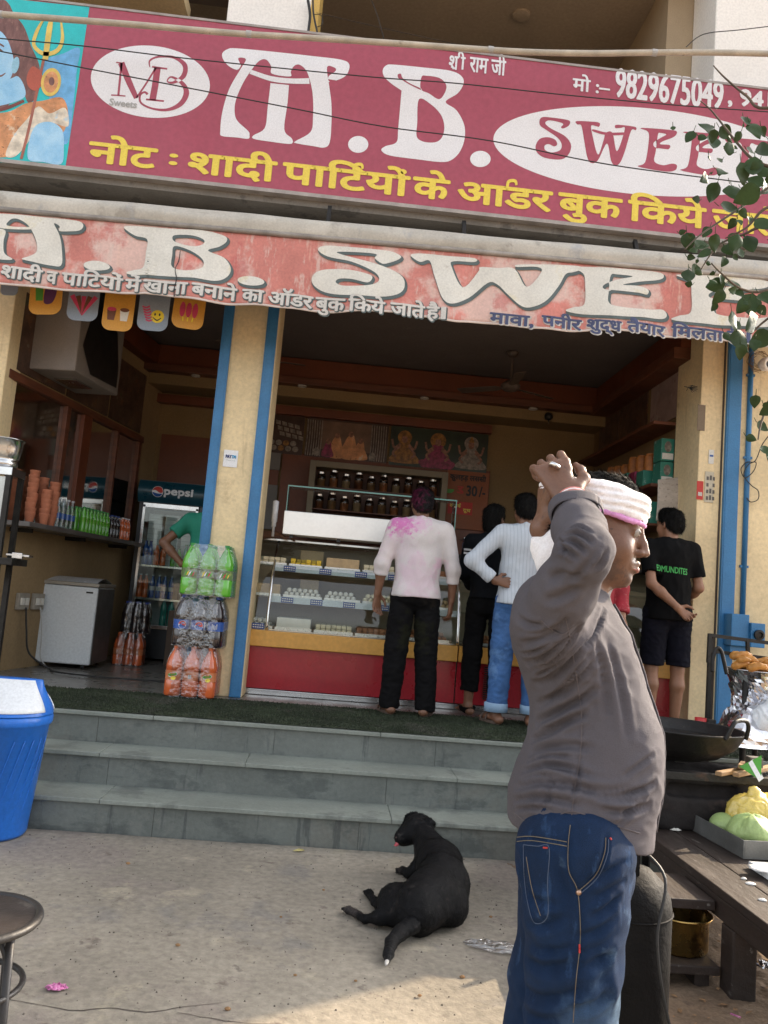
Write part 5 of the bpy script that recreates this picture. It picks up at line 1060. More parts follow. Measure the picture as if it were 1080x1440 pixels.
for i in range(4):
    for j in range(3): a, b = -.84+i*.075+j*.028, 3.40-j*.066-i*.012; pshape(t, [[(a, b), (a+.058, b-.012), (a+.066, b-.058), (a+.008, b-.048)]], m_pwh, .001)
for i in range(5):
    for j in range(2): pshape(t, [ellipse(-.95+i*.085+.03*j, 3.13-.065*j, .036, .033, 16)], (m_pwh, m_pyl)[(i+j) % 3 == 0], .001+.0002*j)
t = poster('rear wall poster of a dark seated gathering between pale curtains', -.47, .50, 3.0, 3.46, m_pgd)
pshape(t, [[(-.30, 3.10), (.30, 3.10), (.30, 3.44), (-.30, 3.44)]], mat('poster_tan', (.17, .095, .06), .4, var=.3, vs=5), .0005)
for i in range(7):
    for sx in (-.46+i*.028, .30+i*.028): pshape(t, [stroke([(sx, 3.01), (sx+.006, 3.2), (sx+.002, 3.44)], [.012, .009, .012])], m_pwh, .001)
for cx_, cz_, r in ((-.10, 3.17, .10), (.06, 3.19, .11), (.18, 3.14, .09), (-.2, 3.12, .07)):
    pshape(t, [cr([(cx_-r, 3.02), (cx_-r*.6, cz_+.02), (cx_-.02, cz_+r*.9), (cx_+.03, cz_+r), (cx_+r*.6, cz_), (cx_+r, 3.02)], 4)], (m_pmag, m_pd, m_po, m_pd)[int(cx_*100) % 4], .0015+.0003*abs(cx_)); pshape(t, [ellipse(cx_, cz_+r*1.05, .03, .035, 16)], m_psk, .0022)
for x in (-.33, .33): pshape(t, [cr([(x-.03, 3.02), (x-.04, 3.07), (x-.012, 3.11), (x+.012, 3.11), (x+.04, 3.07), (x+.03, 3.02)], 4)], m_pwh, .002)
t = poster('rear wall poster of three seated deities on a green ground', .53, 1.70, 2.99, 3.46, m_pgr)
for cx_, body, big in ((.70, m_pyl, 1), (1.10, m_pmag, 1.1), (1.50, m_pwh, 1)):
    pshape(t, [ellipse(cx_, 3.33, .085*big, .085*big, 24)], m_pyl if cx_ < 1.4 else m_pwh, .001)
    pshape(t, [cr([(cx_-.17, 3.03), (cx_-.13, 3.12), (cx_-.07, 3.20), (cx_-.06, 3.27), (cx_+.06, 3.27), (cx_+.08, 3.19), (cx_+.15, 3.12), (cx_+.18, 3.03)], 4)], body, .0016)
    for s_ in (-1, 1): pshape(t, [stroke([(cx_+.05*s_, 3.25), (cx_+.12*s_, 3.20), (cx_+.15*s_, 3.30)], .026)], m_psk, .0021); pshape(t, [stroke([(cx_+.05*s_, 3.22), (cx_+.13*s_, 3.14), (cx_+.09*s_, 3.09)], .026)], m_psk, .0022)
    pshape(t, [ellipse(cx_, 3.31, .036, .046, 20)], m_psk, .0026); pshape(t, [[(cx_-.035, 3.345), (cx_+.035, 3.345), (cx_+.02, 3.39), (cx_, 3.42), (cx_-.02, 3.39)]], m_pyl, .0028)
for k in range(7): a = 1.10+(k-3)*.05; pshape(t, [cr([(a-.03, 3.0), (a-.035+.012*(k-3), 3.06), (a+.02*(k-3)*.4, 3.09), (a+.035+.012*(k-3), 3.06), (a+.03, 3.0)], 4)], m_pmag, .003+.0003*k)
# wall cabinet with jars
jc = thing('jar_cabinet', 'cream framed wall cabinet full of glass jars behind the counter', 'cabinet', (.42, 9.25, 2.1))
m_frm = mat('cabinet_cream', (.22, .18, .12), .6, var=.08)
X0, X1, Z0, Z1 = -.38, 1.22, 2.05, 2.92
for b in ((X0, X0+.07, Z0, Z1), (X1-.07, X1, Z0, Z1), (X0+.07, X1-.07, Z1-.07, Z1), (X0+.07, X1-.07, Z0, Z0+.07)): g = MB(); g.box(b[0], b[1], 9.14, 9.38, b[2], b[3]); part('frame', g, m_frm, jc, bevel=.004)
g = MB(); g.box(X0+.07, X1-.07, 9.365, 9.38, Z0+.07, Z1-.07); part('back', g, mat('cabinet_back', (.10, .045, .03), .6, var=.2), jc)
for z in (2.36, 2.62): g = MB(); g.box(X0+.07, X1-.07, 9.16, 9.36, z, z+.012); part('shelf', g, m_wood, jc)
jm = glass_mat('jar_glass', (.55, .50, .45), .5, .1, .04)
jfill = [m_swt[2], m_swt[4], m_po, m_swt[0]]
k = 0
for z in (2.373, 2.633):
    for i in range(10):
        x = X0+.14+i*.145; R, H = .05, .15+.03*(i % 2); t = thing('glass_jar', 'lidded glass jar in the %s row of the cabinet, filled with %s' % ('upper' if z > 2.5 else 'lower', ('brown sweets', 'tan sweets', 'spiced mix', 'cream sweets')[(i+k) % 4]), 'jar', (x, 9.25, z), 'glass jars in the cabinet')
        g = MB(); g.lathe([(0, 0), (R, 0), (R, H*.85), (R*.8, H)], (x, 9.25, z), 12); part('jar', g, jm, t, smooth=True); g = MB(); g.lathe([(0, .004), (R*.93, .004), (R*.93, H*.6), (0, H*.65)], (x, 9.25, z), 12); part('filling', g, jfill[(i+k) % 4], t); g = MB(); g.lathe([(R*.82, H), (R*.85, H+.02), (0, H+.024)], (x, 9.25, z), 12); part('lid', g, m_steel, t)
    k += 1
pb = thing('price_board', 'orange price board lettered in black beside the jar cabinet', 'price board', (1.48, 9.37, 2.3))
g = MB(); g.box(1.24, 1.74, 9.355, 9.383, 2.30, 2.99); part('board', g, mat('board_orange', (.27, .075, .02), .55, var=.1, vs=3), pb)
def btxt(s, x0, x1, z0, z1, m, b=.003, l=0): g = MB(); text_fit(g, s, lambda u, v, q: (u, 9.353-l-q, v), x0, x1, z0, z1, b); part('lettering', g, m, pb)
btxt('कुलहड़ लससी', 1.27, 1.70, 2.86, 2.96, m_ink); btxt('रु', 1.36, 1.44, 2.72, 2.80, m_red); btxt('30', 1.48, 1.60, 2.70, 2.82, m_ink, .005); btxt('/-', 1.63, 1.70, 2.70, 2.82, m_ink)
g = MB(); g.add([(1.27+.06*math.cos(a)*(1 if a > 0 else 1), 9.352, 2.76+.05*math.sin(a)) for a in np.linspace(math.pi, 2*math.pi, 12)], [tuple(range(12))]); part('bowl_print', g, m_gn, pb)
g = MB(); g.box(1.27, 1.56, 9.350, 9.3545, 2.47, 2.62); part('red_strip', g, m_red, pb); btxt('ठंडाई', 1.29, 1.42, 2.55, 2.60, m_syel, .002, .006); btxt('दूध', 1.45, 1.54, 2.49, 2.54, m_syel, .002, .006)
# fans
def fan(lab, x, y, zdrop, rot):
    t = thing('ceiling_fan', lab, 'ceiling fan', (x, y, zdrop), 'ceiling fans of the shop'); m = mat('fan_brown', (.10, .075, .06), .45, var=.1) if 'fan_brown' not in bpy.data.materials else bpy.data.materials['fan_brown']
    g = MB(); g.tube([(x, y, zdrop+.08), (x, y, CE-.06)], .012, 8); part('rod', g, m, t)
    g = MB(); g.lathe([(.03, 0), (.065, .045), (.065, .06)], (x, y, CE-.062), 16); part('canopy', g, m, t, smooth=True)
    g = MB(); g.lathe([(0, -.03), (.07, -.02), (.10, .01), (.10, .04), (.06, .07), (.02, .09)], (x, y, zdrop), 20); part('motor', g, m, t, smooth=True)
    for k in range(3):
        a = rot+k*2.094; d = Vector((math.cos(a), math.sin(a), 0)); n = Vector((-d.y, d.x, 0)); P = []
        g = MB(); g.prism([(.09, -.02), (.16, -.05), (.56, -.065), (.58, .04), (.16, .05), (.09, .02)], lambda u, v, q: Vector((x, y, zdrop+.012))+d*u+n*v+Vector((0, 0, v*.2+q)), -.003, .003); part('blade', g, m, t)
fan('brown ceiling fan hanging over the right of the sweet counter', 1.64, 8.0, 3.66, .5)
fan('brown ceiling fan hanging in the left bay', -1.05, 8.0, 3.70, .15)
# ------------------------------------------------------------------ right wall: shelf, boxes, calendar, posters
rs = thing('wall_shelf', 'brown wooden shelf unit on the right inner wall', 'shelf', (2.85, 7.7, 2.55))
for z in (2.63, 3.20): g = MB(); g.box(2.74, 2.99, 6.93, 9.25, z-.03, z); part('board', g, m_wood, rs, bevel=.003)
g = MB(); g.box(2.955, 2.995, 6.70, 6.93, 1.84, 3.24); part('end_panel', g, m_orange, rs, bevel=.004)
g = MB(); g.box(2.74, 2.99, 6.93, 9.25, 2.25, 2.27); part('board', g, m_wood, rs)
m_bxg = mat('box_green', (.04, .22, .16), .4, var=.1, vs=8, spots=((18, .62, (.45, .5, .45), .8),)); m_bxo = mat('box_amber', (.45, .16, .04), .5, var=.3, vs=10)
for k, z in enumerate((2.632, 2.845)):
    t = thing('display_tin', '%s of the two green and white tins at the shelf end' % ('lower', 'upper')[k], 'tin', (2.85, 7.03, z), 'green tins at the shelf end'); g = MB(); g.box(2.83, 2.95, 6.95, 7.13, z, z+.205); part('box', g, m_bxg, t, bevel=.004); g = MB(); g.box(2.84, 2.94, 6.945, 6.9495, z+.015, z+.07); part('label', g, m_paper, t)
    g = MB(); v, f = outline_mesh([ellipse(2.89, z+.13, .032, .05, 20)]); g.add([(p[0], 6.948, p[1]) for p in v], f); part('print', g, m_pwh, t)
for k in range(9):
    z = 2.632; y = 7.20+k*.21; hgt = .16+.02*(k % 3); g = MB(); g.box(2.77, 2.95, y, y+.17, z, z+hgt); solo('shelf_box', g, (m_bxg, m_pmag, m_bxg)[k % 3], '%s box on the lower shelf of the right wall' % ('green', 'magenta', 'green')[k % 3], 'box', bevel=.003, group='boxes along the right shelf')
    g = MB(); g.lathe([(0, 0), (.05, 0), (.05, .14), (.04, .16), (.04, .17), (0, .172)], (2.86, y+.08, z+hgt+.001), 12); solo('shelf_jar', g, m_bxo, 'amber jar standing on a box along the right shelf', 'jar', group='amber jars along the right shelf')
for k in range(5):
    y = 6.98+k*.32; g = MB(); g.box(2.77, 2.95, y, y+.20, 2.271, 2.271+.2); solo('sweet_box', g, (m_bxg, m_pk, m_paper, m_pmag, m_bxo)[k], ('green', 'pink', 'white', 'magenta', 'amber')[k]+' carton on the bottom board of the right wall shelf', 'carton', bevel=.003)
g = MB(); g.box(2.985, 2.999, 6.95, 7.65, 3.28, 3.95); solo('menu_poster', g, mat('menu_faded', (.34, .24, .22), .5, var=.2, vs=5, spots=((12, .6, (.20, .10, .10), .8), (9, .6, (.45, .40, .36), .7))), 'faded printed poster on the right wall above the tins', 'poster')
g = MB(); g.box(2.985, 2.999, 7.75, 8.5, 3.25, 3.75); solo('menu_poster', g, m_poster, 'darker food poster on the right wall beyond the faded one', 'poster')
g = MB(); g.box(2.985, 2.999, 8.55, 9.2, 3.25, 3.75); solo('menu_poster', g, m_poster, 'dim food poster in the far right corner of the shop', 'poster')
ca = thing('paper_calendar', 'curled printed calendar hanging from the shelf end', 'calendar', (2.84, 6.85, 2.2))
m_cal = mat('calendar_print', (.44, .38, .32), .8, var=.15, vs=9, spots=((30, .58, (.15, .12, .12), .7), (14, .66, (.42, .12, .10), .6)), stretch=(1, 1, 2))
for k, (dx, dz_, tw) in enumerate(((0, 0, .05), (.04, -.03, .12), (-.03, .03, -.02))):
    g = MB(); g.grid(lambda u, v: (2.78+dx+.24*u, 6.845-.012*k-.02-.03*math.sin(2.2*v+tw*9)*(1-v)-.02*u*(1-v), 2.25+dz_+.36*v+.10*u*.5), 8, 10); part('sheet', g, m_cal, ca, smooth=True, thick=.002)
c = at_y(771, 586, 8.98); g = MB(); g.lathe([(0, 0), (.045, 0), (.05, .03), (.03, .06), (0, .065)], (c.x, 8.99, c.z), 16, M=Matrix.Rotation(math.pi/2, 3, 'X')); g.tube([(c.x, 8.96, c.z), (c.x, 8.95, c.z-.09)], .006, 6); solo('cctv_camera', g, m_black, 'small dark camera on the rear beam', 'camera')
# ------------------------------------------------------------------ people
m_skin = mat('skin_brown', (.26, .125, .07), .5, var=.10, vs=14, bump=.06, bs=150, sub=.08, fine=.04)
m_skin2 = mat('skin_dark', (.17, .08, .045), .5, var=.10, vs=14, bump=.06, bs=150, fine=.04)
m_hair = mat('black_hair', (.005, .0045, .004), .7, spec=.15, var=.4, vs=40, bump=.7, bs=120, stretch=(1, 1, .25), fine=.1)
m_sole = mat('sandal_brown', (.09, .06, .045), .7, var=.2, vs=20)
m_eyew = mat('eye_white', (.36, .33, .30), .25, var=.02, fine=0); m_iris = mat('eye_dark', (.02, .012, .008), .15, fine=0, var=.05)

def hand_prims(S, wr, d, n, s, L=.18, curl=.35, spread=.10, k=.010, thumb=1, th=.0085, curls=None):
    """wrist, direction of the palm, palm normal, side of the index finger; five separate bent fingers"""
    wr, d, n, s = Vector(wr), Vector(d).normalized(), Vector(n), Vector(s)
    n = (n-d*n.dot(d)).normalized(); s = (s-d*s.dot(d)-n*s.dot(n)).normalized(); pl = L*.52; w_ = L*.205
    for o_ in (-.6, -.05, .5): S.cone(wr+s*w_*o_*.5, wr+d*pl*.92+s*w_*o_*1.1, L*.085, L*.088, .02, (n, .72))
    for i, (o_, ln) in enumerate(((.85, .42), (.30, .47), (-.27, .43), (-.80, .34))):
        b = wr+d*pl+s*w_*o_; a = spread*(.5-i/3.); dd = (d+s*a*1.6).normalized(); c = (curls[i] if curls else curl*(1+.18*i)); pts = [b-dd*.02]; ang = c*.5; p = b; pts.append(p)
        for j, f in enumerate((.44, .31, .25)):
            q = dd*math.cos(ang)+n*math.sin(ang); p = p+q*(L*ln*f); pts.append(p); ang += c*(.9, .8, 0)[j]
        S.path(pts, [th*1.12, th*1.12, th*1.02, th*.92, th*.78], .004)
    b = wr+d*pl*.25+s*w_*.75; t1 = b+(d*.62+s*.70+n*.30).normalized()*L*.20; t2 = t1+(d*.92+s*.22+n*.42).normalized()*L*.17; t3 = t2+(d*.95+n*.35-s*.1).normalized()*L*.12
    S.path([b, t1, t2, t3], [th*1.6, th*1.35, th*1.1, th*.85], .010)

def head_prims(S, c, fwd, upv, sc_=1.0):
    """skull, face, nose, brow, lips, ears; c is the skull centre"""
    f, u = Vector(fwd).normalized(), Vector(upv).normalized(); u = (u-f*u.dot(f)).normalized(); r = f.cross(u); c = Vector(c)
    R = np.array([[r.x, f.x, u.x], [r.y, f.y, u.y], [r.z, f.z, u.z]])
    P = lambda x, y, z: c+(r*x+f*y+u*z)*sc_
    e = lambda x, y, z, a, b, d, k=.02, op='u': S.ell(P(x, y, z), (a*sc_, b*sc_, d*sc_), k*sc_, R, op)
    e(0, -.012, .025, .074, .094, .083); e(0, .045, -.025, .060, .052, .075, .03); e(0, .048, -.083, .042, .040, .036, .035); e(0, .078, -.103, .020, .018, .016, .02)
    for sgn in (-1, 1):
        e(sgn*.038, .058, -.040, .026, .030, .028, .02)                                                   # cheek
        e(sgn*.031, .098, .004, .019, .014, .014, .012, 's')                                              # eye socket
        e(sgn*.031, .0825, .003, .0135, .0115, .0125, .004); S.cone(P(sgn*.014, .097, .019), P(sgn*.048, .083, .020), .0075*sc_, .006*sc_, .012*sc_)
        S.path([P(sgn*.0185, .0955, .006), P(sgn*.031, .1000, .0105), P(sgn*.045, .0865, .006)], [.0024*sc_, .0030*sc_, .0022*sc_], .003*sc_); S.path([P(sgn*.0185, .0950, .000), P(sgn*.031, .0985, -.0055), P(sgn*.044, .0865, -.001)], [.0022*sc_, .0024*sc_, .002*sc_], .003*sc_)        # lid
        e(sgn*.012, .105, -.040, .0085, .011, .008, .008); e(sgn*.0085, .112, -.048, .0038, .005, .004, .003, 's')
        e(sgn*.076, -.010, -.010, .010, .022, .032, .008); e(sgn*.083, -.004, -.008, .008, .011, .018, .006, 's')
    S.path([P(0, .098, .014), P(0, .109, -.018), P(0, .118, -.037)], [.0070*sc_, .0078*sc_, .0088*sc_], .011*sc_)   # nose
    S.path([P(-.024, .090, -.067), P(0, .102, -.064), P(.024, .090, -.067)], [.004*sc_, .0065*sc_, .004*sc_], .007*sc_)
    S.path([P(-.021, .090, -.076), P(0, .100, -.077), P(.021, .090, -.076)], [.004*sc_, .0075*sc_, .004*sc_], .007*sc_)
    S.path([P(-.023, .096, -.0712), P(0, .109, -.0705), P(.023, .096, -.0712)], [.002*sc_]*3, .003*sc_, None, 's')
    return P, R

def cloth_fold(vf, amp, sc_, st=(1, 1, .45), o=0.0):
    def fn(p):
        q = (p[0]*st[0], p[1]*st[1], p[2]*st[2]); a = nz3(q, sc_, o); b = nz3(q, sc_*2.3, o+5)
        return amp*(a*.8+(.35-abs(b))*1.0)
    return displace(vf, fn)

def human(label, group, loc, yaw, H, shirt, trouser, pose, skin=None, hair=None, hem=.80, cuffL=.75, cuffR=.75, shortsz=None, turn=0.0, foldseed=0.0, belly=0.0, slim=1.0, feet='sandal', hairlen=0.0, collar=True, cuffroll=None):
    skin = skin or m_skin; hair = hair or m_hair; k = H/1.70
    ca, sa = math.cos(yaw), math.sin(yaw); loc = Vector(loc)
    def xf(vf):
        v = np.asarray(vf[0], float); return np.stack([v[:, 0]*ca-v[:, 1]*sa+loc.x, v[:, 0]*sa+v[:, 1]*ca+loc.y, v[:, 2]+loc.z], 1), vf[1]
    J = dict(shL=(-.175, -.01, 1.385), shR=(.175, -.01, 1.385), elL=(-.225, -.02, 1.10), elR=(.225, -.02, 1.10), wrL=(-.235, .04, .86), wrR=(.235, .04, .86), hipL=(-.088, 0, .88), hipR=(.088, 0, .88), knL=(-.105, .01, .47), knR=(.105, .01, .47), anL=(-.115, -.02, .075), anR=(.115, -.02, .075),
             toeL=(-.14, .16, .03), toeR=(.14, .16, .03), head=(0, .02, 1.575), palmL=(0, .1, -1), palmR=(0, .1, -1), nL=(.8, .3, .0), nR=(-.8, .3, .0), sL=(.1, 1, 0), sR=(-.1, 1, 0), hipshift=(0, 0, 0))
    J.update(pose); V_ = {q: Vector(v)*(k if q[0] not in 'pns' or q in ('shL', 'shR') else 1) for q, v in J.items() if isinstance(v, tuple)}
    t = thing('person', label, 'person', loc, group); hf = Vector((math.sin(-turn), math.cos(turn), 0)); h = .0065
    B = SDF(h); z = lambda a, b, c: Vector((a, b, c))*k
    P, R = head_prims(B, V_['head'], hf, (0, 0, 1), k)
    B.cone(z(0, -.02, 1.36), V_['head']-Vector((0, .025, .06))*k, .056*k, .052*k, .03)
    B.cone(z(0, -.01, 1.30), z(0, .0, 1.05), .125*k, .115*k, .05, ((0, 1, 0), .62)); B.cone(z(0, 0, 1.05), z(0, 0, .90), .115*k, .125*k, .05, ((0, 1, 0), .7))
    for s_ in 'LR':
        B.path([V_['sh'+s_], V_['el'+s_]], [.044*k, .036*k], .04); B.path([V_['el'+s_], V_['el'+s_].lerp(V_['wr'+s_], .35), V_['wr'+s_]], [.037*k, .038*k, .026*k], .02)
        hand_prims(B, V_['wr'+s_], V_['palm'+s_], V_['n'+s_], V_['s'+s_], .182*k, pose.get('curl'+s_, .45), k=.01)
        B.path([V_['hip'+s_], V_['kn'+s_]], [.075*k, .050*k], .04); kn, an = V_['kn'+s_], V_['an'+s_]; B.path([kn, kn.lerp(an, .3)+Vector((0, -.012, 0)), an], [.050*k, .053*k, .033*k], .02)
        toe = V_['toe'+s_]; hl = an+(an-toe).normalized()*.045*k; hl.z = .035*k; B.path([an, hl], [.034*k, .032*k], .02); B.path([hl, hl.lerp(toe, .55)+Vector((0, 0, .014)), toe-(toe-hl)*.12], [.032*k, .036*k, .030*k], .02, ((0, 0, 1), .75))
        d_ = (toe-hl).normalized(); sd_ = Vector((d_.y, -d_.x, 0)); 
        for q in range(5): o_ = (q-2)*.016*k; b_ = toe-d_*.02+sd_*o_; B.cone(b_, b_+d_*(.030-.006*abs(q-1.4))*k, .0095*k, .008*k, .004)
    part('body', relax(xf(B.mesh()), 1, .3), skin, t, smooth=True)
    # shirt
    S = SDF(h); w_ = slim
    S.cone(z(-.10*w_, -.01, 1.365), z(.10*w_, -.01, 1.365), .075*k, .075*k, .06, ((0, 1, 0), .9))
    S.cone(z(0, -.015, 1.30), z(0, .0, 1.10), .175*k*w_, (.158+belly*.3)*k*w_, .07, ((0, 1, 0), .66)); S.cone(z(0, .0, 1.10), z(0, -.005, hem-.06), (.158+belly*.3)*k*w_, (.190+belly*.3)*k*w_, .06, ((0, 1, 0), .78+belly)); S.ell(z(-.07, -.058, .87), (.092*k, .088*k, .105*k), .05); S.ell(z(.07, -.058, .87), (.092*k, .088*k, .105*k), .05)
    if belly: S.ell(z(0, .05, 1.02), (.13*k, (.12+belly*.2)*k, .14*k), .08)
    for s_ in 'LR':
        cf = dict(L=cuffL, R=cuffR)[s_]; sh_, el, wr = V_['sh'+s_], V_['el'+s_], V_['wr'+s_]
        if cf <= .5: e_ = sh_.lerp(el, cf*2); S.path([sh_, e_], [.066*k*w_, .062*k*w_], .05); dd = (el-sh_).normalized(); S.cut(e_, dd, .10*k)
        else:
            q = (cf-.5)*2; e_ = el.lerp(wr, q); S.path([sh_, el], [.066*k*w_, .056*k*w_], .05); S.path([el, e_], [.056*k*w_, .050*k*w_-.008*k*q], .03); dd = (wr-el).normalized(); S.cut(e_, dd, .10*k)
            S.cone(e_-dd*.035*k, e_-dd*.004*k, .050*k, .051*k, .008); S.cut(e_, dd, .10*k)
    if collar: S.path([z(-.05, -.045, 1.435), z(0, -.065, 1.452), z(.05, -.045, 1.435)], [.022*k]*3, .012); S.path([z(-.05, -.045, 1.435), z(-.055, .015, 1.42)], [.020*k]*2, .012); S.path([z(.05, -.045, 1.435), z(.055, .015, 1.42)], [.020*k]*2, .012)
    S.cut(z(0, 0, hem), (0, 0, -1))
    vf = relax(cloth_fold(S.mesh(), .0085, 7.5, (1, 1, .55), foldseed), 2, .4); shv = xf(vf); part('shirt', shv, shirt, t, smooth=True)
    # trousers or shorts
    T = SDF(h); hz = shortsz if shortsz else .06
    T.cone(z(-.065, 0, .90), z(.065, 0, .90), .108*k*w_, .108*k*w_, .03, ((0, 1, 0), .98)); T.cone(z(0, 0, .90), z(0, 0, 1.03), .150*k*w_, .142*k*w_, .03, ((0, 1, 0), .72))
    T.ell(z(-.07, -.055, .87), (.075*k, .07*k, .085*k), .04); T.ell(z(.07, -.055, .87), (.075*k, .07*k, .085*k), .04)
    for s_ in 'LR':
        hp_, kn, an = V_['hip'+s_], V_['kn'+s_], V_['an'+s_]
        if shortsz: e_ = hp_.lerp(kn, (hp_.z-shortsz*k)/(hp_.z-kn.z)); T.path([hp_, e_+(e_-hp_)*.1], [.100*k, .088*k], .015); T.cut(e_, (0, 0, -1), .13*k)
        else:
            e_ = an-Vector((0, 0, .0)); T.path([hp_, kn, kn.lerp(an, .5), e_], [.098*k*w_, .086*k*w_, .080*k*w_, .074*k*w_], .012); T.cut(Vector((an.x, an.y, pose.get('hem'+s_, .045)*k)), (0, 0, -1), .14*k)
    vf = cloth_fold(T.mesh(), .0095, 9.5, (.8, .8, 1.15), foldseed+9); part('trousers' if not shortsz else 'shorts', xf(vf), trouser, t, smooth=True)
    # hair
    Hh = SDF(h*.8); hd = V_['head']; Pq = lambda a, b, c: hd+(hf.cross(Vector((0, 0, 1)))*a+hf*b+Vector((0, 0, 1))*c)*k
    Rm = R; Hh.ell(Pq(0, -.014, .032), (.083*k, .104*k, .092*k), .02, Rm); Hh.ell(Pq(0, .035, .085), (.066*k, .055*k, .042*k), .03, Rm); Hh.ell(Pq(0, -.05, -.02-hairlen*.5), (.070*k, .062*k, (.070+hairlen)*k), .03, Rm)
    nrm = hf*.60-Vector((0, 0, .80)); Hh.cut(Pq(0, .005, -.005-hairlen), nrm)
    vf = displace(Hh.mesh(), lambda p: .007*nz3((p[0], p[1], p[2]*.5), 38, foldseed)+.004*nz3(p, 90, 2)); hv = xf(vf); part('hair', hv, hair, t, smooth=True); part('hair_strands', fur(hv, 5000, .022, (0, -.25, -.8), 3, .0016, .35), hair, t)
    if feet:
        for s_ in 'LR':
            an, toe = V_['an'+s_], V_['toe'+s_]; hl = an+(an-toe).normalized()*.055*k; hl.z = 0; d_ = (toe-hl); d_.z = 0; L_ = d_.length+.03; d_.normalize(); n_ = Vector((d_.y, -d_.x, 0)); g = MB(); pl = []
            for q in range(24): a = 2*math.pi*q/24; pl.append((L_*.5+L_*.52*math.cos(a), (.040+.008*math.cos(a))*math.sin(a)*k))
            g.prism(pl, lambda u, v, q: hl+d_*u+n_*v+Vector((0, 0, q)), .001, .022); gv, gf = np.array(g.v), g.f
            g.v = [tuple(p) for p in xf((gv, None))[0]]; o = part('sandal', g, m_sole, t)
            g = MB()
            for q in (.45, .72): c_ = hl+d_*L_*q; g.tube([tuple(p) for p in xf((np.array([tuple(c_+n_*math.cos(a)*.046*k+Vector((0, 0, .02+math.sin(a)*(.055 if q < .5 else .042)*k))) for a in np.linspace(0, math.pi, 9)]), None))[0]], .008, 6)
            part('strap', g, m_sole, o)
    return t, shv, xf

# man in the pink stained shirt, seen from behind at the counter
m_pinkshirt = mat('powdered_shirt', (.57, .53, .52), .8, var=.06, vs=4, bump=.12, bs=300, blobs=(((-.17, -.10, 1.42), .20, (.55, .05, .36), .75, 30), ((-.02, -.10, 1.42), .14, (.62, .30, .50), .5, 24), ((.15, -.10, 1.10), .13, (.64, .34, .48), .5, 16), ((-.12, -.1, 1.2), .28, (.63, .52, .58), .5, 9), ((.0, -.1, .98), .30, (.60, .42, .50), .5, 9), ((-.30, -.05, 1.2), .25, (.62, .52, .50), .4, 8)))
m_hairpink = mat('powdered_hair', (.007, .005, .006), .6, spec=.25, var=.4, vs=40, bump=.7, bs=120, fine=.1, blobs=(((-.06, -.02, 1.62), .16, (.13, .008, .045), .6, 30),))
m_blackcloth = mat('black_trouser_cloth', (.004, .0038, .0044), .85, var=.2, vs=4, bump=.2, bs=300, spec=.15, blobs=(((.0, -.1, .60), .22, (.014, .015, .006), .6, 18), ((.12, -.1, .92), .15, (.018, .014, .010), .7, 12)))
human('man seen from behind in a pale shirt stained with pink powder and black trousers', None, (.63, 6.07, PZ+.008), 0.0, 1.71, m_pinkshirt, m_blackcloth,
      dict(shL=(-.185, -.01, 1.385), shR=(.185, -.01, 1.385), elL=(-.27, -.03, 1.09), wrL=(-.285, .0, .87), elR=(.27, -.02, 1.09), wrR=(.275, .03, .86), nL=(.5, -.8, 0), nR=(-.8, .4, 0), anL=(-.135, -.02, .075), anR=(.13, -.02, .075), knL=(-.115, .0, .47), knR=(.112, 0, .47), toeL=(-.18, .15, .03), toeR=(.19, .15, .03), head=(.0, .02, 1.575)),
      hem=.865, cuffL=.68, cuffR=.72, skin=m_skin2, hair=m_hairpink, foldseed=3.1, turn=.05)
# thin boy in black beside him
m_blackshirt = mat('black_jacket_cloth', (.004, .005, .007), .85, spec=.15, var=.2, vs=4, bump=.15, bs=300)
m_bt = mat('black_loose_trouser', (.0035, .0035, .004), .9, spec=.15, var=.15, vs=4, bump=.15, bs=300)
by, bshv, _x = human('slim barefoot boy in a black top with two white sleeve stripes', None, (1.235, 6.30, PZ+.008), -.12, 1.66, m_blackshirt, m_bt,
      dict(elL=(-.22, .03, 1.12), wrL=(-.13, .22, 1.02), palmL=(.3, 1, .1), nL=(0, 0, -1), sL=(1, 0, 0), elR=(.22, .02, 1.11), wrR=(.12, .22, 1.0), palmR=(-.2, 1, .1), nR=(0, 0, -1), sR=(-1, 0, 0), anL=(-.11, 0, .075), anR=(.10, .02, .075), toeL=(-.17, .15, .03), toeR=(.13, .17, .03), hemL=.19, hemR=.19),
      hem=.93, cuffL=.95, cuffR=.95, skin=m_skin2, slim=.90, foldseed=11, turn=-.55, hairlen=.035, feet=None, collar=False)
bt_ = bvh(bshv)
def decal(t, polys, m, tree, origin_fn, direction, lift=.003, name='print', mx=.02):
    """lettering pressed onto a garment along a direction"""
    g = MB()
    for v, f in polys:
        v, f = subdiv(v, f, mx); pts = []
        ok = True
        for p in v:
            o = origin_fn(p); hit, nn, ix, d = tree.ray_cast(o, Vector(direction))
            pts.append(hit-Vector(direction)*lift if hit else None)
        f = [q for q in f if all(pts[i] is not None for i in q)]; g.add([p if p else Vector((0, 0, 0)) for p in pts], f)
    return part(name, g, m, t)
m_stripe = mat('stripe_white', (.62, .62, .64), .8)
for dz_ in (0, .028): decal(by, [([(.92, 0, 1.845-dz_), (1.06, 0, 1.835-dz_), (1.06, 0, 1.851-dz_), (.92, 0, 1.861-dz_)], [(0, 1, 2, 3)])], m_stripe, bt_, lambda p: Vector((p[0], 5.7, p[2])), (0, 1, 0), name='sleeve_stripe')
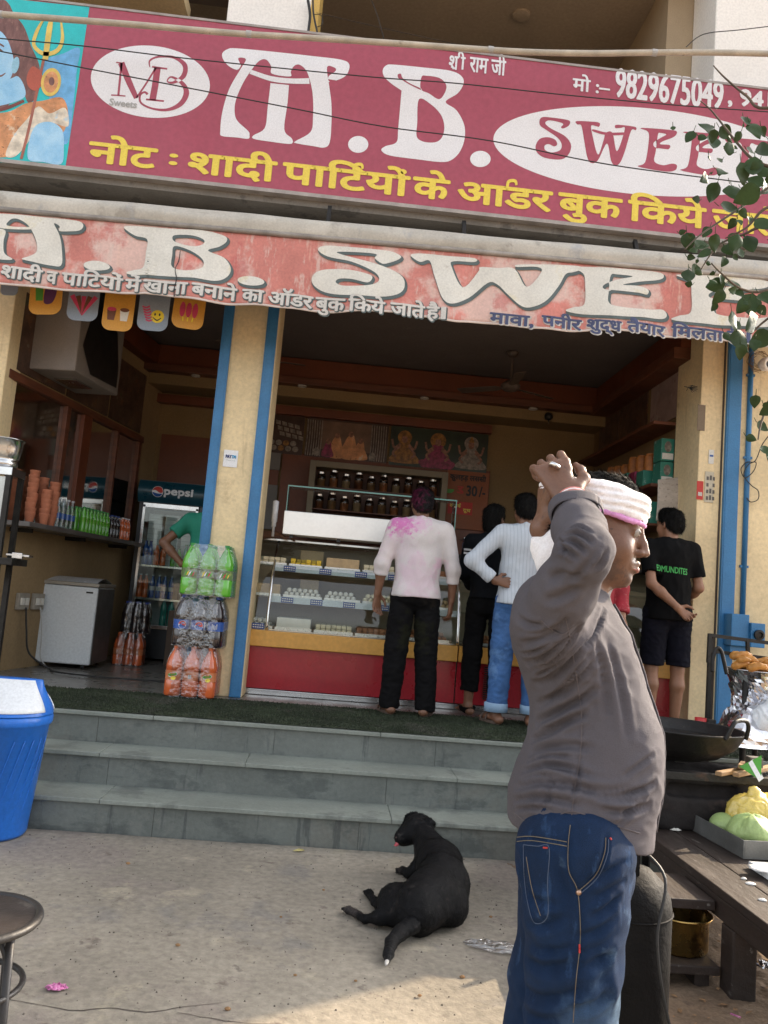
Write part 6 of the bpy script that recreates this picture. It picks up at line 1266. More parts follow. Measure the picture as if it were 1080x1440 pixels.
# man in the striped shirt, hand on hip
m_strshirt = mat('striped_shirt', (.46, .50, .545), .8, var=.05, vs=4, bump=.1, bs=300, stripes=(0, 40, (.38, .42, .47), .22))
m_jean = mat('blue_jeans_cloth', (.035, .10, .25), .85, var=.28, vs=5, bump=.25, bs=350, fine=.12, spots=((4, .56, (.12, .24, .44), .5), (6, .64, (.025, .07, .18), .6)))
sm, _s, _x = human('man seen from behind in a pale striped shirt and rolled blue jeans, hand on hip', None, (1.40, 5.95, PZ+.008), -.10, 1.72, m_strshirt, m_jean,
      dict(shL=(-.17, -.01, 1.385), elL=(-.375, -.10, 1.16), wrL=(-.205, -.115, 1.025), palmL=(1, .10, -.06), nL=(0, 1, -.1), sL=(0, .2, 1), curlL=.25, elR=(.27, .0, 1.12), wrR=(.22, .16, 1.0), palmR=(-.1, 1, .1), nR=(-1, 0, 0), anL=(-.125, -.02, .075), anR=(.135, .02, .075), toeL=(-.20, .13, .03), toeR=(.17, .18, .03), knL=(-.11, .0, .47), knR=(.125, .01, .47), hemL=.10, hemR=.10),
      hem=.87, cuffL=.94, cuffR=.9, skin=m_skin2, foldseed=21, turn=.12, slim=.96)
m_jfold = mat('jeans_turnup', (.24, .36, .50), .85, var=.15, vs=8, bump=.2, bs=300)
for x_, y_ in ((-.127, -.017), (.137, .023)):
    g = MB(); cxx, cyy = 1.40+(x_*math.cos(-.10)-y_*math.sin(-.10))*1.012, 5.95+(x_*math.sin(-.10)+y_*math.cos(-.10))*1.012; g.lathe([(.070, .0), (.086, .002), (.087, .06), (.080, .066)], (cxx, cyy, PZ+.095), 28, sy=1.0); part('turn_up', g, m_jfold, sm, smooth=True)
# man in the green t-shirt at the counter end, mostly behind the column
m_greent = mat('green_tshirt', (.015, .21, .14), .85, var=.1, vs=4, bump=.12, bs=300)
human('man in a green t-shirt standing half hidden behind the cream column', None, (-1.09, 7.02, PZ+.008), .05, 1.68, m_greent, m_bt,
      dict(shL=(-.18, -.01, 1.385), elL=(-.375, -.10, 1.17), wrL=(-.20, -.13, 1.00), palmL=(1, .25, -.1), nL=(0, 1, -.1), sL=(0, .2, 1), elR=(.38, -.06, 1.30), wrR=(.57, -.13, 1.33), palmR=(1, .05, -.05), nR=(0, .1, -1), sR=(.1, -1, 0), curlR=.35),
      hem=.90, cuffL=.30, cuffR=.30, skin=m_skin2, foldseed=31)
# man in the black t-shirt and shorts on the right
m_btee = mat('black_tshirt', (.003, .003, .0033), .9, spec=.15, var=.2, vs=4, bump=.12, bs=300)
m_navy = mat('navy_shorts', (.006, .006, .011), .9, spec=.15, var=.2, vs=4, bump=.15, bs=300)
bk, bkv, _x = human('man seen from behind in a black printed t-shirt and dark shorts', None, (2.62, 6.17, PZ+.008), .06, 1.74, m_btee, m_navy,
      dict(shL=(-.185, -.01, 1.385), elL=(-.20, -.13, 1.10), wrL=(-.03, -.215, .935), palmL=(.75, -.05, -.55), nL=(.2, -1, .1), sL=(.5, -.1, .8), curlL=.95, elR=(.23, -.03, 1.10), wrR=(.22, .16, 1.0), palmR=(-.1, 1, .1), nR=(-1, 0, 0), anL=(-.11, 0, .075), anR=(.10, .02, .075)),
      hem=.84, cuffL=.36, cuffR=.36, shortsz=.50, skin=m_skin, foldseed=41, turn=.35, collar=False)
g = MB(); text_fit(g, 'EDMUNDITES', lambda u, v, l: (u, l, v), 2.455, 2.715, 1.795, 1.842, .0010, step=0); m_gprint = mat('green_print', (.04, .33, .07), .6)
decal(bk, [(g.v, g.f)], m_gprint, bvh(bkv), lambda p: Vector((p[0], 5.6, p[2]-(p[0]-2.45)*.05)), (0, 1, 0), .008, 'lettering')
# person in the red patterned shirt, facing the street, behind the turbaned man
m_redsh = mat('red_pattern_shirt', (.26, .012, .022), .8, var=.2, vs=6, bump=.1, bs=300, spots=((55, .60, (.50, .30, .26), .7, (1, 1, 1.6)), (30, .66, (.10, .01, .02), .7)))
rp, rpv, _x = human('person in a red patterned shirt facing the street, mostly hidden behind the turbaned man', None, (1.88, 5.72, PZ+.008), math.pi, 1.62, m_redsh, m_bt,
      dict(elL=(-.215, .0, 1.10), elR=(.215, .0, 1.10), wrL=(-.2, .08, .88), wrR=(.2, .08, .88)), hem=.86, cuffL=.9, cuffR=.9, foldseed=51, slim=.92)
g = MB()
tr_ = bvh(rpv)
for z_ in (1.36, 1.48, 1.60, 1.72, 1.84):
    hit = tr_.ray_cast(Vector((1.89, 5.0, z_)), Vector((0, 1, 0)))[0]
    if hit: g = MB(); g.lathe([(0, -.003), (.009, -.003), (.011, 0), (.009, .003), (.004, .004), (0, .003)], (hit.x, hit.y-.004, hit.z), 14, M=Matrix.Rotation(math.pi/2, 3, 'X')); part('button', g, m_swhite, rp, smooth=True)

# ------------------------------------------------------------------ man in the foreground tying a headscarf (faces +X)
fm = thing('person', 'man in a grey shirt and blue jeans tying a white headscarf in the foreground', 'person', (.55, 1.72, 0))
FY = 1.72
def F(px, py, Y=FY): return at_y(px, py, Y)
hc_ = F(836, 744, 1.73)
B = SDF(.0042)
P, Rh = head_prims(B, hc_, (.925, -.36, -.10), (.10, 0, .985), .97)
B.cone(F(800, 850, 1.74), F(838, 775, 1.735), .060, .056, .03)
B.cone(F(808, 880), F(826, 1010), .085, .085, .05, ((1, 0, 0), .75)); B.cone(F(826, 1010), F(814, 1170), .085, .09, .05, ((1, 0, 0), .8))
shN, shF = F(775, 868, 1.56), F(800, 858, 1.90)
elN, wrN = F(822, 776, 1.415), F(806, 708, 1.60)
elF, wrF = F(850, 748, 2.02), F(763, 744, 1.74)
B.path([shN, elN], [.042, .033], .03); B.path([elN, elN.lerp(wrN, .4), wrN], [.032, .034, .029], .02)
B.path([shF, elF], [.052, .044], .04); B.path([elF, elF.lerp(wrF, .4), wrF], [.042, .041, .029], .02)
# near hand: back of the fist to the camera, fingers closing on the knot
hand_prims(B, wrN+Vector((-.004, .01, .004)), (-.30, .35, .72), (.10, .95, -.15), (.9, -.05, .35), .178, 1.05, spread=.16, k=.01, th=.0086)
hand_prims(B, wrF, (.02, -.12, .95), (.95, .10, -.05), (.1, -.9, .1), .165, 1.15, k=.01, th=.0092)
for hp_, kn_ in (((.565, 1.64, .93), (.54, 1.64, .50)), ((.56, 1.80, .93), (.525, 1.84, .50))): B.path([hp_, kn_, (kn_[0]-.02, kn_[1], .09)], [.065, .045, .038], .03); B.path([(kn_[0]-.06, kn_[1], .04), (kn_[0]+.16, kn_[1], .035)], [.035, .032], .03)
m_skinF = mat('skin_foreground', (.165, .080, .048), .45, var=.10, vs=22, bump=.10, bs=170, sub=.10, fine=.05, spots=((60, .68, (.13, .06, .04), .35),), blobs=tuple((tuple(P(*c_)-Vector((.55, 1.72, 0))), r_, (.075, .042, .032), .75, 60) for c_, r_ in (((0, .085, -.100), .042), ((.045, .055, -.095), .045), ((.062, .015, -.075), .042), ((.02, .098, -.058), .016), ((0, .10, -.058), .016))))
bo = part('body', relax(B.mesh(), 1, .25), m_skinF, fm, smooth=True)
# face details: eyes, brows, lips colour, short stubble hair
for sgn in (-1, 1):
    g = MB(); g.lathe([(0, -.0118), (.006, -.0102), (.0102, -.006), (.0118, 0), (.0102, .006), (.006, .0102), (0, .0118)], P(sgn*.031, .0885, .003), 16); e = part('eye', g, m_eyew, fm, smooth=True)
    g = MB(); g.lathe([(0, -.0080), (.0057, -.0057), (.0080, 0), (.0057, .0057), (0, .0080)], P(sgn*.0315, .0936, .003), 14); part('iris', g, m_iris, e, smooth=True)
    S = SDF(.0018); S.path([P(sgn*.014, .1010, .022), P(sgn*.032, .0955, .0285), P(sgn*.050, .0830, .022)], [.0042, .0045, .002], .006); part('eyebrow', S.mesh(), m_hair, fm, smooth=True)
m_lip = mat('lip_skin', (.26, .09, .065), .4, var=.1, vs=40)
S = SDF(.002); S.path([P(-.019, .0925, -.0765), P(0, .1022, -.0772), P(.019, .0925, -.0765)], [.003, .0066, .003], .004); part('lip', S.mesh(), m_lip, fm, smooth=True)
# hair under and above the scarf
Hh = SDF(.004); ax_u = Vector((.02, 0, 1)).normalized()
Rm = Rh; Hh.ell(P(0, -.016, .034), (.080, .100, .088), .02, Rm); Hh.ell(P(0, .034, .084), (.060, .050, .040), .03, Rm)
Hh.cut(P(0, 0, .035), (.25, 0, -1)); Hh.cone(P(.074, -.012, .02), P(.077, .004, -.028), .010, .006, .01); Hh.ell(P(0, -.07, -.01), (.068, .045, .05), .02, Rm)
vf = displace(Hh.mesh(), lambda p: .006*nz3((p[0], p[1], p[2]), 45, 3)+.0035*nz3((p[0]*.4, p[1], p[2]), 130, 8)); part('hair', vf, m_hair, fm, smooth=True); part('hair_strands', fur(vf, 16000, .014, (-.8, -.1, -.15), 6, .0007, .35), m_hair, fm)
# the scarf: a broad folded band round the brow, rolled layers, tail hanging behind
m_scarf = mat('white_scarf', (.90, .88, .89), .85, var=.05, vs=6, bump=.2, bs=260)
m_spink = mat('scarf_pink_edge', (.66, .30, .58), .85, var=.1, vs=8, bump=.2, bs=260)
def band(a, lift, dz_, dep=1.0):
    # ellipse round the skull, lower at the brow, tilting up towards the back
    x, y = math.sin(a), math.cos(a); tilt = .012-.030*(1-y)/2*0+.020*(1-y)/2
    return P((.080+lift)*x, -.012+(.106+lift)*y, .061+dz_-.008*y)
S = SDF(.0042)
for dz_, rr, lf in ((-.018, .011, .004), (-.006, .0125, .007), (.007, .013, .007), (.018, .0125, .006), (.027, .010, .000)):
    pts = [band(2*math.pi*i/40, lf+.0012*math.sin(3*i), dz_+.003*math.sin(i*.7+dz_*90)) for i in range(41)]; S.path(pts, [rr]*41, .006)
for q in ((.008, -.012), (.010, .004), (.009, .020)):                # sharp fold lines in the band
    pts = [band(2*math.pi*i/40, q[0]+.010, q[1]+.004*math.sin(i*.45)) for i in range(41)]; S.path(pts, [.0032]*41, .004, None, 's')
part('headscarf', displace(S.mesh(), lambda p: .0022*nz3((p[0], p[1], p[2]*2.5), 40)), m_scarf, fm, smooth=True)
S = SDF(.004); pts = [band(2*math.pi*i/40, .010, -.031+.002*math.sin(i)) for i in range(41)]; S.path(pts, [.006]*41, .004); part('scarf_edge', S.mesh(), m_spink, fm, smooth=True)
S = SDF(.0045)                                                         # knot and tail
S.path([F(806, 705, 1.75), F(795, 728, 1.76), F(784, 750, 1.75), F(776, 770, 1.74), F(772, 794, 1.735)], [.020, .022, .030, .042, .030], .02, ((0, 1, 0), .7))
S.path([F(800, 745, 1.71), F(790, 765, 1.70), F(778, 785, 1.70), F(768, 806, 1.71)], [.022, .034, .032, .014], .02, ((0, 1, 0), .7)); S.path([F(786, 698, 1.80), F(780, 712, 1.82)], [.010, .012], .01)
part('scarf_tail', displace(S.mesh(), lambda p: .006*(.4-abs(nz3((p[0]*1.3, p[1], p[2]*.6), 26, 2)))+.002*nz3(p, 70)), m_scarf, fm, smooth=True)
S = SDF(.0045); S.path([F(791, 782, 1.695), F(778, 800, 1.69), F(762, 817, 1.70)], [.012, .013, .008], .01, ((0, 1, 0), .5)); part('scarf_edge', S.mesh(), m_spink, fm, smooth=True)
# ring and wrist cord
dpal = Vector((-.30, .35, .72)).normalized()
g = MB(); c = wrN+dpal*.093+Vector((-.004, -.012, .0)); g.lathe([(.0105, -.003), (.013, -.003), (.013, .004), (.0105, .004)], c, 18, M=Matrix.Rotation(.4, 3, 'Y')); part('finger_ring', g, m_chrome, fm, smooth=True)
dfa = (wrN-elN).normalized(); u_ = dfa.orthogonal().normalized(); v_ = dfa.cross(u_); m_cord = mat('wrist_cord', (.62, .22, .20), .7)
for q, m_, r_ in ((.004, m_cord, .0014), (-.003, m_scarf, .0018), (-.010, m_cord, .0013)):
    g = MB(); c = wrN+dfa*q; g.tube([c+(u_*math.cos(a)+v_*math.sin(a))*.0345 for a in np.linspace(0, 2*math.pi, 24, endpoint=False)], r_, 8, closed=True); part('wrist_cord', g, m_, fm, smooth=True)
# shirt
m_gshirt = mat('grey_shirt_cloth', (.097, .089, .100), .85, var=.07, vs=5, bump=.35, bs=520, fine=.07, spec=.2)
S = SDF(.0042)
tor = [((782, 868), .150, .62), ((808, 925), .122, 1.0), ((824, 985), .128, 1.0), ((836, 1050), .140, 1.0), ((826, 1110), .152, 1.0), ((812, 1172), .150, 1.0)]
ctr = [(F(794, 862), .080), (F(814, 915), .096), (F(828, 975), .104), (F(838, 1040), .114), (F(832, 1095), .124), (F(820, 1150), .130), (F(816, 1200), .132)]
for i in range(len(ctr)-1): S.cone(ctr[i][0]+Vector((0, .02, 0)), ctr[i+1][0]+Vector((0, .02, 0)), ctr[i][1]*1.30, ctr[i+1][1]*1.30, .05, ((1, 0, 0), .80))
S.cone(shN+Vector((.0, .03, -.012)), shF+Vector((0, -.03, -.01)), .068, .066, .05)               # shoulders
S.ell(F(764, 868, 1.66), (.055, .11, .085), .05); S.ell(F(788, 908, 1.70), (.085, .14, .10), .05)   # shoulder blade
S.ell(F(782, 1122, 1.72), (.082, .145, .090), .05)                                              # seat under the shirt
S.ell(F(862, 1062, 1.72), (.085, .13, .12), .05)                                                 # belly
S.path([shN+Vector((.0, -.005, -.004)), shN.lerp(elN, .5)+Vector((-.004, .006, -.012)), elN+Vector((.002, 0, 0))], [.062, .053, .046], .035)
wN = elN.lerp(wrN, .76); S.path([elN, elN.lerp(wN, .55), wN], [.047, .046, .043], .025)
S.path([shF, elF], [.078, .066], .05); wF = elF.lerp(wrF, .7); S.path([elF, wF], [.064, .050], .04)
for e_, d_ in ((wN, (wrN-elN).normalized()), (wF, (wrF-elF).normalized())): S.cut(e_, d_, .085); S.cone(e_-d_*.040, e_-d_*.006, .046, .0465, .004); S.cut(e_, d_, .085)
d_ = (wrN-elN).normalized(); S.cone(wN-d_*.05, wN+d_*.02, .0415, .040, .0, None, 's')
S.path([F(812, 820, 1.68), F(795, 832, 1.74), F(815, 820, 1.80)], [.020, .024, .020], .02); S.path([F(812, 820, 1.68), F(848, 842, 1.70)], [.019, .014], .015)   # collar
# hem: dips front and back, rises at the side seam
hemC = lambda X: .955+.060*math.exp(-((X-.555)/.075)**2)-.012*np.maximum(0, (X-.62)/.07)
def hemfn(X, Y, Z):
    hz = .955+.030*np.exp(-((X-.540)/.045)**2)-.018*np.clip((X-.60)/.1, 0, 1)+0*Y
    return np.where(Z < 1.15, hz-Z, -1.)
S.p.append((hemfn, _V((-1, 0, .7)), _V((2, 3, 1.2)), 0, 'i'))
shirt = relax(S.mesh(), 1, .3)
shirt = displace(shirt, lambda p: (.0042*(.30-abs(nz3((p[0]+p[2]*.5, p[1], p[2]*1.5-p[0]*.6), 9, 4)))+.0040*(.25-abs(nz3((p[0]+p[2]*.3, p[1], p[2]*1.6), 19, 1)))))
FOLDS = [([(790, 763), (800, 760), (812, 765), (824, 776)], .009, .006), ([(792, 755), (806, 751), (820, 754), (832, 764)], .008, .006), ([(788, 772), (798, 774), (810, 784)], .008, .006), ([(768, 845), (790, 838), (812, 826)], .006, .010),
  ([(752, 962), (775, 952), (800, 930), (828, 900), (846, 872)], .008, .010), ([(758, 990), (785, 976), (812, 955), (842, 925)], .007, .009), ([(756, 1015), (785, 1002), (815, 985), (838, 968)], .009, .009), ([(750, 1040), (775, 1030), (805, 1012), (822, 1004)], .009, .008), ([(748, 1060), (775, 1052), (800, 1048), (830, 1052)], .007, .009),
  ([(738, 1085), (765, 1078), (795, 1080), (830, 1092)], .008, .009), ([(730, 1106), (760, 1100), (800, 1104), (850, 1114), (900, 1110)], .008, .010), ([(724, 1126), (755, 1122), (790, 1126), (815, 1134)], .007, .008), ([(840, 1122), (870, 1122), (900, 1112), (922, 1100)], .009, .007), ([(850, 1140), (880, 1142), (912, 1132)], .007, .008), ([(735, 905), (755, 900), (780, 888), (800, 868)], .007, .009), ([(740, 932), (765, 922), (795, 900), (815, 880)], .007, .009), ([(730, 870), (745, 878), (765, 880)], .006, .008),
  ([(855, 905), (868, 950), (878, 1000), (882, 1040)], .005, .010), ([(838, 900), (850, 960), (855, 1010)], .005, .010), ([(835, 800), (845, 790), (852, 776)], .005, .007), ([(770, 815), (790, 808), (815, 812)], .005, .010), ([(760, 1140), (770, 1120), (775, 1095)], .005, .010), ([(870, 1160), (885, 1140), (900, 1128)], .006, .007),
  ([(765, 935), (790, 915), (812, 888)], .008, .006), ([(756, 950), (770, 940), (790, 925)], .007, .005), ([(770, 985), (795, 960), (818, 930)], .007, .006), ([(762, 1028), (790, 1015), (812, 1000)], .007, .006), ([(822, 905), (840, 880), (850, 858)], .007, .006), ([(745, 1072), (770, 1064), (800, 1064)], .007, .006), ([(735, 1095), (758, 1090), (785, 1092)], .006, .006), ([(726, 1138), (748, 1136), (775, 1138)], .006, .006), ([(860, 1128), (885, 1126), (905, 1120)], .006, .005), ([(800, 745), (815, 742), (830, 750)], .006, .005), ([(786, 758), (792, 770), (793, 784)], .007, .005), ([(745, 890), (762, 888), (785, 878)], .006, .006), ([(735, 920), (758, 912), (780, 900)], .006, .006), ([(880, 1090), (900, 1075), (918, 1062)], .005, .006), ([(795, 820), (820, 800), (842, 770)], .004, .007), ([(800, 1125), (812, 1100), (815, 1070)], .005, .007)]
FOLDS = [(a_, b_*1.35, c_*.8) for a_, b_, c_ in FOLDS]
def press(vf, folds):
    v, f = np.array(vf[0], float), vf[1]; tree = bvh(vf); nr = np.zeros_like(v); a_ = np.cross(v[f[:, 2]]-v[f[:, 0]], v[f[:, 3]]-v[f[:, 1]])
    for i in range(4): np.add.at(nr, f[:, i], a_)
    nr /= np.linalg.norm(nr, axis=1)[:, None]+1e-12; dsp = np.zeros(len(v))
    for pts, amp, wd in folds:
        Q = []
        for p in smooth_path([F(x, y, 1.5) for x, y in pts], 7):
            d = (p-CAMP).normalized(); hit = tree.ray_cast(CAMP, d)[0]
            if hit: Q.append(hit)
        if len(Q) < 3: continue
        Q = np.array([tuple(q) for q in Q]); dist = np.linalg.norm(v[:, None, :]-Q[None], axis=2); j = dist.argmin(1); dm = dist.min(1); tp = np.sin(np.pi*np.clip((j+.5)/len(Q), 0, 1))**.6
        dsp += amp*tp*(-np.exp(-(dm/wd)**2)+.55*np.exp(-((dm-1.9*wd)/wd)**2))
    return v+nr*dsp[:, None], f
shirt = press(shirt, FOLDS)
part('shirt', shirt, m_gshirt, fm, smooth=True); tS = bvh(shirt)
m_seam = mat('shirt_seam', (.105, .090, .095), .9, var=.1)
def on(tree, pts, Y0=.9, lift=.001, n=8):
    out = []
    for p in smooth_path([F(x, y, 1.5) for x, y in pts], n):
        d = (p-CAMP).normalized(); hit = tree.ray_cast(CAMP, d)[0]
        if hit: out.append(hit-d*lift)
    return out
for pts in ([(795, 868), (803, 905), (812, 960), (818, 1010), (816, 1060), (808, 1110), (804, 1146)], [(762, 872), (774, 884), (792, 892), (806, 880)]):
    Q = on(tS, pts, n=6); g = MB(); g.tube(Q, .0012, 6); part('seam', g, m_seam, fm)
g = MB(); Q = on(tS, [(722, 1142), (745, 1158), (770, 1155), (800, 1141), (830, 1148), (868, 1162), (900, 1172)], n=5)
if len(Q) > 3: g.tube(Q, .0013, 6); part('hem_seam', g, m_seam, fm)
g = MB(); dcf = (wrN-elN).normalized(); ua = dcf.orthogonal().normalized(); va = dcf.cross(ua)
g.grid(lambda u, v: wN+dcf*(-.030+.036*v+.004*math.sin(6.28*u*2))+(ua*math.cos(6.28*u)+va*math.sin(6.28*u))*(.0492+.003*v+.0025*math.sin(6.28*u*3+1)), 40, 6); part('cuff', g, m_gshirt, fm, smooth=True, thick=.0025)
# cuff edge band and buttons down the placket
for z_, x_ in ((900, 884), (950, 903), (1003, 920), (1058, 931), (1115, 928)):
    c = F(x_-6, z_, 1.70); hit = tS.ray_cast(Vector((1.2, c.y, c.z)), Vector((-1, 0, 0)))[0]
    if hit: g = MB(); g.lathe([(0, -.002), (.0055, -.002), (.006, .001), (0, .002)], hit+Vector((.002, 0, 0)), 12, M=Matrix.Rotation(math.pi/2, 3, 'Y')); part('button', g, m_dark, fm, smooth=True)
g = MB(); pts = []
for i in range(24):
    t_ = i/23; c = F(868+(930-868)*min(1, t_*1.35)-10*max(0, t_-.75)*4, 850+320*t_, 1.69); hit = tS.ray_cast(Vector((1.3, c.y, c.z)), Vector((-1, 0, 0)))[0]
    if hit: pts.append(hit+Vector((.003, 0, 0)))
if len(pts) > 4: g.tube(pts, [.0028]*len(pts), 6); part('placket', g, m_gshirt, fm, smooth=True)
# jeans
m_jeanF = mat('indigo_jeans_cloth', (.009, .024, .062), .9, spec=.2, var=.20, vs=9, bump=.45, bs=620, fine=.14, spots=((26, .58, (.04, .09, .20), .4, (1, 1, .3)),),
              blobs=(((.06, -.13, .60), .13, (.14, .22, .31), .85, 7), ((-.02, -.12, .74), .09, (.045, .085, .15), .5, 9), ((.0, -.15, .66), .10, (.07, .12, .20), .5, 9), ((.08, -.06, .52), .12, (.13, .20, .29), .7, 9)))
S = SDF(.0045)
S.cone(F(812, 1140), F(808, 1215), .108, .136, .04, ((1, 0, 0), .88)); S.ell(F(780, 1205, 1.64), (.076, .095, .085), .04); S.ell(F(782, 1205, 1.80), (.076, .095, .085), .04)
S.path([F(812, 1195, 1.63), F(808, 1270, 1.625), F(806, 1350, 1.625), F(803, 1440, 1.63), (.515, 1.63, .34), (.50, 1.63, .09)], [.112, .100, .090, .086, .078, .072], .018)
S.path([F(800, 1195, 1.81), F(792, 1290, 1.83), F(772, 1380, 1.84), F(768, 1440, 1.84), (.50, 1.84, .34), (.48, 1.84, .09)], [.108, .096, .086, .083, .078, .072], .018)
S.cut((.5, 1.7, 1.045), (0, 0, 1)); S.cut((.5, 1.7, .06), (0, 0, -1))
jn = displace(relax(S.mesh(), 1, .3), lambda p: .008*(.3-abs(nz3((p[0]*.9+p[2]*.5, p[1], p[2]*1.4-p[0]*.4), 10, 7)))*(1.0 if p[2] < .85 else .45)+.003*nz3(p, 22))
JF = [([(853, 1175), (850, 1200), (838, 1230), (813, 1254)], .006, .0055), ([(800, 1165), (799, 1190), (801, 1225), (813, 1255)], .004, .005), ([(722, 1182), (745, 1180), (775, 1184), (798, 1188)], .005, .006), ([(736, 1190), (740, 1225), (748, 1270), (756, 1296)], .003, .005), ([(815, 1262), (817, 1310), (814, 1370), (808, 1436)], .003, .005),([(745, 1300), (765, 1302), (792, 1290)], .008, .009), ([(835, 1290), (852, 1280), (868, 1262)], .009, .008), ([(812, 1318), (838, 1310), (862, 1290)], .007, .008), ([(742, 1352), (768, 1362), (800, 1356)], .010, .010), ([(752, 1334), (780, 1338), (806, 1328)], .006, .007), ([(820, 1362), (845, 1352), (860, 1338)], .009, .009), ([(738, 1392), (762, 1404), (790, 1402), (815, 1392)], .010, .010), ([(800, 1420), (832, 1414), (858, 1400)], .009, .009), ([(736, 1425), (760, 1436), (780, 1436)], .008, .009),
  ([(828, 1240), (855, 1226), (885, 1210)], .006, .007), ([(836, 1264), (858, 1252), (878, 1240)], .006, .007), ([(742, 1255), (756, 1268), (785, 1272)], .007, .008), ([(785, 1215), (792, 1250), (795, 1285)], .005, .009), ([(835, 1330), (848, 1370), (850, 1420)], .006, .014), ([(770, 1310), (776, 1350), (772, 1400)], .005, .012), ([(724, 1200), (735, 1230), (742, 1262)], .005, .010)]
jn = press(jn, JF)
part('jeans', jn, m_jeanF, fm, smooth=True); tJ = bvh(jn)
m_stitch = mat('stitch_thread', (.17, .14, .10), .8, var=.1); m_stitchd = mat('stitch_blue', (.06, .085, .14), .8)
def stitch(pts, m=m_stitch, r=.0009, n=10, nm='stitching'):
    Q = on(tJ, pts, n=n)
    if len(Q) > 3: g = MB(); g.tube(Q, r, 5); part(nm, g, m, fm)
stitch([(852, 1178), (850, 1200), (838, 1230), (815, 1252)], r=.0009); stitch([(856, 1180), (854, 1202), (841, 1233), (817, 1256)], m_stitchd); stitch([(802, 1160), (799, 1190), (800, 1225), (812, 1252), (816, 1300), (815, 1335), (810, 1380), (806, 1438)], r=.0008)
stitch([(722, 1178), (745, 1176), (775, 1180), (797, 1184)], r=.0009); stitch([(722, 1184), (745, 1182), (775, 1186), (797, 1190)], r=.0009);
stitch([(736, 1188), (755, 1190), (772, 1192), (770, 1240), (770, 1288), (752, 1298), (742, 1270), (737, 1230), (736, 1188)], m_stitchd, .0009); stitch([(740, 1205), (748, 1250), (760, 1288)], r=.0008)
for x_, y_ in ((814, 1255),):
    Q = on(tJ, [(x_, y_), (x_+1, y_)], n=1); g = MB(); g.lathe([(0, -.003), (.0055, -.003), (.006, 0), (.004, .003), (0, .0035)], Q[0], 14, M=Matrix.Rotation(math.pi/2, 3, 'X')); part('rivet', g, mat('copper_rivet', (.45, .30, .22), .35, .9), fm, smooth=True)
for pts in ([(815, 1328), (815, 1340)], [(764, 1192), (770, 1192.5)], [(858, 1178), (860, 1181)]): stitch(pts, m_red, .0018, 6, 'bar_tack')
# belt and shoes
g = MB(); S = SDF(.0045)
m_shoe = mat('dark_shoe', (.03, .025, .022), .5, var=.2)
for y_, x_ in ((1.63, .50), (1.84, .48)): S = SDF(.006); S.path([(x_-.05, y_, .045), (x_+.08, y_, .05), (x_+.19, y_, .04)], [.045, .05, .038], .03); S.cut((0, 0, .004), (0, 0, -1)); part('shoe', S.mesh(), m_shoe, fm, smooth=True)
# ------------------------------------------------------------------ the black dog lying before the steps
def D(px, py, z): return at_z(px, py, z)
dg = thing('dog', 'black dog with a white tail tip lying on the concrete, back to the street', 'dog', D(595, 1290, 0))
m_dog = mat('black_fur', (.0032, .0032, .004), .62, spec=.22, var=.35, vs=9, bump=.6, bs=190, fine=.12, stretch=(1, 1, 1), 
            spots=((7, .62, (.008, .0065, .006), .6),), blobs=((tuple(D(545, 1272, .07)-D(595, 1290, 0)), .085, (.06, .042, .034), .8, 12), (tuple(D(563, 1180, .18)-D(595, 1290, 0)), .055, (.075, .066, .06), .9, 30), (tuple(D(500, 1282, .02)-D(595, 1290, 0)), .09, (.060, .050, .046), .85, 16), (tuple(D(568, 1224, .02)-D(595, 1290, 0)), .06, (.045, .038, .035), .8, 16)))
S = SDF(.0065)
S.path([D(588, 1278, .105), D(606, 1262, .125), D(622, 1242, .135), D(618, 1216, .145), D(606, 1196, .165)], [.108, .110, .113, .104, .082], .05)
S.path([D(606, 1196, .17), D(598, 1180, .205), D(590, 1168, .225)], [.078, .056, .056], .03)                  # neck
hd = D(588, 1165, .225); mz = D(560, 1180, .185); fd = (mz-hd).normalized()
S.ell(hd, (.082, .080, .076), .03); S.path([hd+fd*.02, hd+fd*.07, hd+fd*.115], [.062, .048, .039], .025); S.cone(hd+fd*.03+Vector((0, 0, -.03)), hd+fd*.100+Vector((0, 0, -.026)), .034, .024, .012)
S.ell(hd+fd*.122+Vector((0, 0, .008)), (.024, .024, .020), .008)
sdv = fd.cross(Vector((0, 0, 1))).normalized()
for q in (-1, 1): S.path([hd-fd*.015+sdv*q*.058+Vector((0, 0, .050)), hd-fd*.010+sdv*q*.088+Vector((0, 0, .034)), hd+fd*.006+sdv*q*.100+Vector((0, 0, -.012)), hd+fd*.016+sdv*q*.097+Vector((0, 0, -.044))], [.024, .030, .026, .010], .008, (fd.cross(Vector((0, 0, 1)))*.8+Vector((0, 0, .5)), .42))   # folded ears
for s_ in (-1, 1): S.ell(hd+fd*.052+sdv*s_*.030+Vector((0, 0, .026)), (.010, .010, .008), .006, None, 's')
S.ell(D(563, 1272, .085), (.105, .128, .085), .018)                                                                # haunch
S.ell(D(636, 1272, .085), (.07, .115, .085), .05)
S.path([D(560, 1280, .075), D(535, 1290, .050), D(513, 1292, .030)], [.058, .030, .018], .025)                        # stifle to hock
S.path([D(513, 1292, .030), D(500, 1284, .024), D(490, 1280, .022)], [.017, .0155, .020], .012)
S.path([D(552, 1262, .055), D(534, 1272, .034), D(527, 1268, .028), D(519, 1256, .022)], [.046, .021, .016, .019], .02)
for b_, d_ in ((D(490, 1280, .018), (D(482, 1275, .018)-D(490, 1280, .018))), (D(519, 1256, .018), (D(514, 1250, .018)-D(519, 1256, .018)))):
    d_ = d_.normalized(); n_ = Vector((-d_.y, d_.x, 0))
    for q in (-1.5, -.5, .5, 1.5): S.cone(b_+n_*q*.0095, b_+n_*q*.0105+d_*.028, .0088, .0072, .004)
